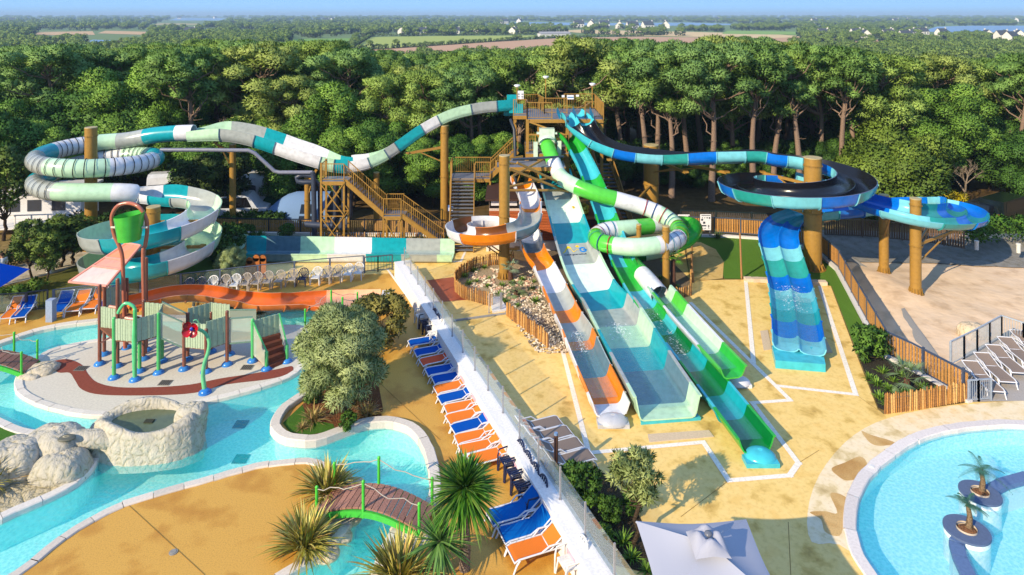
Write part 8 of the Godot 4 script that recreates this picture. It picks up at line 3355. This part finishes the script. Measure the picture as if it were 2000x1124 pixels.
	for i in 9:
		var x := -2.5 + i * 0.62
		var h := 2.1 * sin(clampf((i + 0.6) / 5.0, 0.0, 1.0) * PI * 0.5)
		var row := PackedVector3Array()
		for j in 9:
			var a := PI * j / 8
			row.append(Vector3(x, sin(a) * h, cos(a) * 1.7))
		rows.append(row)
	mb.grid(rows, false, true)
	part("canvas", mb, M.fabric, t)
	mb = MB.new()
	mb.col = rgb(40, 50, 70)
	mb.quad(Vector3(0.6, 0.4, 1.72), Vector3(1.7, 0.4, 1.72), Vector3(1.6, 1.5, 1.28), Vector3(0.7, 1.5, 1.28))
	part("doorway", mb, M.fabric, t)
	t = thing("tent", "small green dome tent behind the blue grey tent", "tent", g(528, 405), 0.0)
	mb = MB.new()
	mb.col = rgb(36, 92, 60)
	mb.ball(Vector3.ZERO, Vector3(1.3, 1.25, 1.3), 16, 6, 0.0)
	part("canvas", mb, M.fabric, t)
	mb = MB.new()
	mb.col = rgb(170, 200, 60)
	mb.ball(Vector3(0, 0, 0.1), Vector3(1.28, 0.5, 1.3), 16, 4, 0.0)
	part("skirt", mb, M.fabric, t)


func person(label: String, at: Vector3, turn: float, shirt: Color, shorts: Color) -> void:
	# one continuous body: tapered capsules joined by a smooth minimum, meshed as surface nets
	var J := {"pelvis": [0, 0.95, 0, 0.13], "chest": [0.0, 1.32, 0.02, 0.15], "neck": [0.0, 1.5, 0.03, 0.06], "head": [0.0, 1.63, 0.05, 0.098], "crown": [0.0, 1.68, 0.03, 0.09], "shl": [0.19, 1.42, 0.0, 0.065], "ell": [0.25, 1.16, -0.05, 0.045], "wrl": [0.24, 0.93, 0.06, 0.032], "hal": [0.24, 0.84, 0.09, 0.035], "shr": [-0.19, 1.42, 0.0, 0.065], "elr": [-0.25, 1.16, 0.0, 0.045], "wrr": [-0.24, 0.93, 0.12, 0.032], "har": [-0.24, 0.84, 0.15, 0.035], "hil": [0.09, 0.9, 0, 0.1], "knl": [0.1, 0.5, 0.12, 0.062], "anl": [0.1, 0.09, 0.06, 0.042], "tol": [0.11, 0.04, 0.2, 0.034], "hir": [-0.09, 0.9, 0, 0.1], "knr": [-0.1, 0.5, -0.05, 0.062], "anr": [-0.1, 0.1, -0.24, 0.042], "tor": [-0.11, 0.04, -0.12, 0.034], "nose": [0, 1.62, 0.155, 0.014]}
	var bones := [["pelvis", "chest"], ["chest", "neck"], ["neck", "head"], ["head", "crown"], ["head", "nose"], ["chest", "shl"], ["shl", "ell"], ["ell", "wrl"], ["wrl", "hal"], ["chest", "shr"], ["shr", "elr"], ["elr", "wrr"], ["wrr", "har"], ["pelvis", "hil"], ["hil", "knl"], ["knl", "anl"], ["anl", "tol"], ["pelvis", "hir"], ["hir", "knr"], ["knr", "anr"], ["anr", "tor"]]
	var segs := []
	for b in bones:
		var a: Array = J[b[0]]
		var c: Array = J[b[1]]
		segs.append([Vector3(a[0], a[1], a[2]), Vector3(c[0], c[1], c[2]), a[3], c[3]])
	for e in [-1.0, 1.0]:
		var hand := Vector3(e * 0.24, 0.83, 0.09 if e > 0 else 0.15)
		for f in 4:
			segs.append([hand + Vector3(0, 0, (f - 1.5) * 0.022), hand + Vector3(-e * 0.02, -0.075 + 0.008 * absf(f - 1.5), (f - 1.5) * 0.024 + 0.012), 0.012, 0.009])
		segs.append([hand + Vector3(0, 0.03, 0.03), hand + Vector3(-e * 0.02, -0.02, 0.065), 0.012, 0.01])
	var cell := 0.03
	var lo := Vector3(-0.36, -0.03, -0.36)
	var nx := 25
	var ny := 62
	var nzz := 24
	var f := PackedFloat32Array()
	f.resize(nx * ny * nzz)
	f.fill(1.0)
	for s in segs:
		var a: Vector3 = s[0]
		var b: Vector3 = s[1]
		var m := maxf(s[2], s[3]) + 0.07
		var p0: Vector3 = ((a.min(b) - Vector3.ONE * m - lo) / cell).floor()
		var p1: Vector3 = ((a.max(b) + Vector3.ONE * m - lo) / cell).ceil()
		var ab := b - a
		for i in range(maxi(0, int(p0.x)), mini(nx, int(p1.x) + 1)):
			for j in range(maxi(0, int(p0.y)), mini(ny, int(p1.y) + 1)):
				for k in range(maxi(0, int(p0.z)), mini(nzz, int(p1.z) + 1)):
					var p := lo + Vector3(i, j, k) * cell
					var t := clampf((p - a).dot(ab) / maxf(ab.length_squared(), 1e-6), 0, 1)
					var d := p.distance_to(a + ab * t) - lerpf(s[2], s[3], t)
					var at_ := (i * ny + j) * nzz + k
					var h := clampf(0.5 + 0.5 * (f[at_] - d) / 0.03, 0, 1)
					f[at_] = lerpf(f[at_], d, h) - 0.03 * h * (1 - h)
	var cellv := {}
	var corner := [[0, 0, 0], [1, 0, 0], [0, 1, 0], [1, 1, 0], [0, 0, 1], [1, 0, 1], [0, 1, 1], [1, 1, 1]]
	for i in nx - 1:
		for j in ny - 1:
			for k in nzz - 1:
				var acc := Vector3.ZERO
				var cnt := 0
				for u in 8:
					for w in [1, 2, 4]:
						if u & w:
							continue
						var c0: Array = corner[u]
						var c1: Array = corner[u | w]
						var d0 := f[((i + c0[0]) * ny + j + c0[1]) * nzz + k + c0[2]]
						var d1 := f[((i + c1[0]) * ny + j + c1[1]) * nzz + k + c1[2]]
						if (d0 < 0) != (d1 < 0):
							acc += Vector3(c0[0], c0[1], c0[2]).lerp(Vector3(c1[0], c1[1], c1[2]), d0 / (d0 - d1))
							cnt += 1
				if cnt:
					cellv[Vector3i(i, j, k)] = lo + (Vector3(i, j, k) + acc / cnt) * cell
	var skin := rgb(196, 146, 118)
	var root := thing("person", label, "person", at, turn)
	var mb := MB.new()
	var axes := [Vector3i(1, 0, 0), Vector3i(0, 1, 0), Vector3i(0, 0, 1)]
	for cv in cellv:
		for ax in 3:
			var o: Vector3i = axes[ax]
			var e: Vector3i = cv + o
			var d0 := f[(cv.x * ny + cv.y) * nzz + cv.z]
			var d1 := f[(mini(e.x, nx - 1) * ny + mini(e.y, ny - 1)) * nzz + mini(e.z, nzz - 1)]
			if (d0 < 0) == (d1 < 0):
				continue
			var p: Vector3i = axes[(ax + 1) % 3]
			var q: Vector3i = axes[(ax + 2) % 3]
			var ks := [cv, cv - p, cv - p - q, cv - q]
			if not (cellv.has(ks[1]) and cellv.has(ks[2]) and cellv.has(ks[3])):
				continue
			var vs := [cellv[ks[0]], cellv[ks[1]], cellv[ks[2]], cellv[ks[3]]]
			var y: float = (vs[0].y + vs[2].y) * 0.5
			var ax_: float = absf((vs[0].x + vs[2].x) * 0.5)
			mb.col = skin
			if y > 0.98 and y < 1.47 and (ax_ < 0.215 or y > 1.2):
				mb.col = shirt
			elif y > 0.52 and y <= 0.98 and ax_ < 0.2:
				mb.col = shorts
			elif y > 1.62 and (vs[0].z < 0.1 or y > 1.71):
				mb.col = rgb(60, 44, 36)
			elif y < 0.09:
				mb.col = rgb(120, 110, 100)
			if d0 < 0:
				mb.quad(vs[0], vs[1], vs[2], vs[3])
			else:
				mb.quad(vs[3], vs[2], vs[1], vs[0])
	part("body", mb, M.matte, root)


func build_details() -> void:
	person("person in a white shirt and green shorts walking past the blue parasol", g(4, 556), -2.1, rgb(230, 230, 230), rgb(86, 120, 110))
	footbridge("near wooden footbridge with green arched beams and rope rails over the river", g(632, 992), g(838, 1028), 1.1, 0.42, [0.02, 0.46, 0.97], 17)
	footbridge("far wooden footbridge with green beams behind the olive tree", g(604, 655), g(712, 618), 1.1, 0.55, [0.02, 0.48, 0.97], 13)
	footbridge("wooden footbridge with green posts at the left edge over the river", g(-110, 730), g(62, 724), 1.05, 0.5, [0.3, 0.7, 0.97], 15)
	# planted islands of the big pool
	var r := RandomNumberGenerator.new()
	r.seed = 8
	for q in [[1915, 962, 0.56, [1960, 944, 2010, 930, 2080, 925], "dark topped island with a small palm in the big pool, the upper one"], [1889, 1034, 0.58, [1868, 1062, 1876, 1090, 1900, 1140, 1930, 1200], "dark topped island with a small palm in the big pool, the lower one"]]:
		var t := thing("pool_island", q[4], "island")
		var c := g(q[0], q[1], 0.12)
		var mb := MB.new()
		mb.col = rgb(232, 232, 232)
		mb.tube(Vector3(c.x, -1.0, c.z), Vector3(c.x, 0.1, c.z), q[2], q[2], 28, false)
		part("wall", mb, M.liner, t)
		mb = MB.new()
		mb.col = rgb(92, 108, 140)
		var ring := []
		for k in 2:
			var row := PackedVector3Array()
			for j in 33:
				var a := TAU * j / 32
				row.append(Vector3(c.x + cos(a) * q[2] * [1.03, 0.48][k], 0.12, c.z + sin(a) * q[2] * [1.03, 0.4][k]))
			ring.append(row)
		mb.grid(ring, true, false)
		mb.tube(Vector3(c.x, 0.06, c.z), Vector3(c.x, 0.119, c.z), q[2] * 1.03, q[2] * 1.03, 32, false)
		part("dark_coping", mb, M.stone, t)
		mb = MB.new()
		mb.col = rgb(150, 112, 88)
		mb.ball(Vector3(c.x, 0.08, c.z), Vector3(q[2] * 0.46, 0.1, q[2] * 0.38), 18, 5, 0.0)
		part("soil", mb, M.gravel, t)
		mb = MB.new()
		mb.col = rgb(206, 190, 170)
		mb.tube(Vector3(c.x, 0.05, c.z), Vector3(c.x, 0.17, c.z), q[2] * 0.47, q[2] * 0.45, 24, false)
		part("planter_rim", mb, M.stone, t)
		# dark wall that leads on into the pool
		mb = MB.new()
		var line := line_points(q[3], 0.02)
		line.insert(0, Vector3(c.x, 0.0, c.z) + (line[0] - Vector3(c.x, 0, c.z)).normalized() * q[2] * 0.6)
		for i in line.size() - 1:
			mb.col = rgb(96, 120, 160)
			mb.beam(Vector3(line[i].x, -0.02, line[i].z), Vector3(line[i + 1].x, -0.02, line[i + 1].z), 0.36, 0.16)
			mb.col = rgb(226, 232, 234)
			mb.beam(Vector3(line[i].x, -0.56, line[i].z), Vector3(line[i + 1].x, -0.56, line[i + 1].z), 0.32, 0.9)
		part("leading_wall", mb, M.stone, t)
		# palm
		var pt := thing("pool_palm", "thin palm with blue green fronds on the %s pool island" % ("upper" if q[0] == 1915 else "lower"), "palm tree", Vector3(c.x + 0.05, 0.12, c.z))
		mb = MB.new()
		mb.col = rgb(160, 134, 104)
		mb.pipe(PackedVector3Array([Vector3.ZERO, Vector3(0.04, 0.35, 0), Vector3(-0.02, 0.7, 0)]), 0.09, 0.06, 8)
		part("trunk", mb, M.bark, pt)
		mb = MB.new()
		for k in 9:
			var a := TAU * k / 9 + 0.3
			var e := r.randf_range(0.0, 1.2)
			var d := Vector3(cos(a) * cos(e), sin(e), sin(a) * cos(e))
			var l := r.randf_range(0.5, 0.9)
			for i in 22:
				var s := i / 22.0
				var p := Vector3(-0.02, 0.7, 0) + d * l * s + Vector3(0, -0.5 * l * s * s, 0)
				mb.col = shade(rgb(70, 112, 92), r.randf_range(0.6, 1.3))
				for sd in [-1.0, 1.0]:
					blade(mb, p, (d * 0.7 + d.cross(Vector3.UP).normalized() * sd + Vector3(0, 0.15, 0)).normalized(), 0.2 * (1.15 - s), 0.009, 0.5, 2)
		part("fronds", mb, M.leaf, pt)
	# small things on the ground
	for q in [[98, 532, "small white utility box beside the gravel path"], [1908, 488, "white bollard light by the hedge, left one on the right edge"], [1990, 494, "white bollard light by the hedge, right one on the right edge"]]:
		var mb := MB.new()
		var p := g(q[0], q[1])
		mb.col = rgb(220, 216, 206)
		if q[0] == 98:
			mb.box(p + Vector3(0, 0.3, 0), Vector3(0.32, 0.6, 0.3))
			mb.col = rgb(150, 150, 130)
			mb.box(p + Vector3(0, 0.62, 0), Vector3(0.36, 0.04, 0.34))
		else:
			mb.tube(p, p + Vector3(0, 0.5, 0), 0.12, 0.12, 12, true)
			mb.tube(p + Vector3(0, 0.5, 0), p + Vector3(0, 0.58, 0), 0.15, 0.13, 12, true)
		solo("utility_box" if q[0] == 98 else "bollard_light", mb, M.matte, q[2], "utility box" if q[0] == 98 else "bollard")
	for q in [[338, 1080, 0.2, "small grey drain cover in the seam of the amber island"], [842, 878, 0.2, "small white skimmer lid on the deck beside the curved kerb"], [1703, 915, 0.16, "round skimmer lid on the coping of the big pool"]]:
		var mb := MB.new()
		mb.col = rgb(150, 146, 140) if q[0] == 338 else rgb(224, 222, 218)
		var p := g(q[0], q[1], 0.0)
		mb.tube(p + Vector3(0, 0.0, 0), p + Vector3(0, 0.07 if q[0] == 1703 else 0.02, 0), q[2] * 0.6, q[2] * 0.58, 14, true)
		mb.tube(p + Vector3(0, 0.02, 0), p + Vector3(0, 0.08 if q[0] == 1703 else 0.03, 0), q[2] * 0.4, q[2] * 0.38, 14, true)
		solo("deck_lid", mb, M.matte, q[3], "lid")
	# sign post on the lane by the tall pillar
	var t := thing("lane_sign", "small blue and white sign on a post beside the tall slim pillar", "sign", g(880, 447))
	var mb := MB.new()
	mb.col = rgb(180, 180, 186)
	mb.tube(Vector3.ZERO, Vector3(0, 1.5, 0), 0.03, 0.03, 8, true)
	part("post", mb, M.paint, t)
	mb = MB.new()
	mb.col = rgb(90, 130, 200)
	mb.box(Vector3(0, 1.45, 0.04), Vector3(0.36, 0.42, 0.02))
	mb.col = rgb(230, 232, 240)
	mb.box(Vector3(0, 1.38, 0.055), Vector3(0.28, 0.2, 0.006))
	part("plate", mb, M.matte, t)
	# rock lumps in the yard
	for q in [[1900, 652, 0.75, "pale block of stone in the sandy yard behind the terrace fence"]]:
		solo("stone_block", rock(g(q[0], q[1], -0.5), Vector3(q[2], 0.55, 0.5), 101, rgb(216, 198, 178)), M.rock, q[3], "stone")
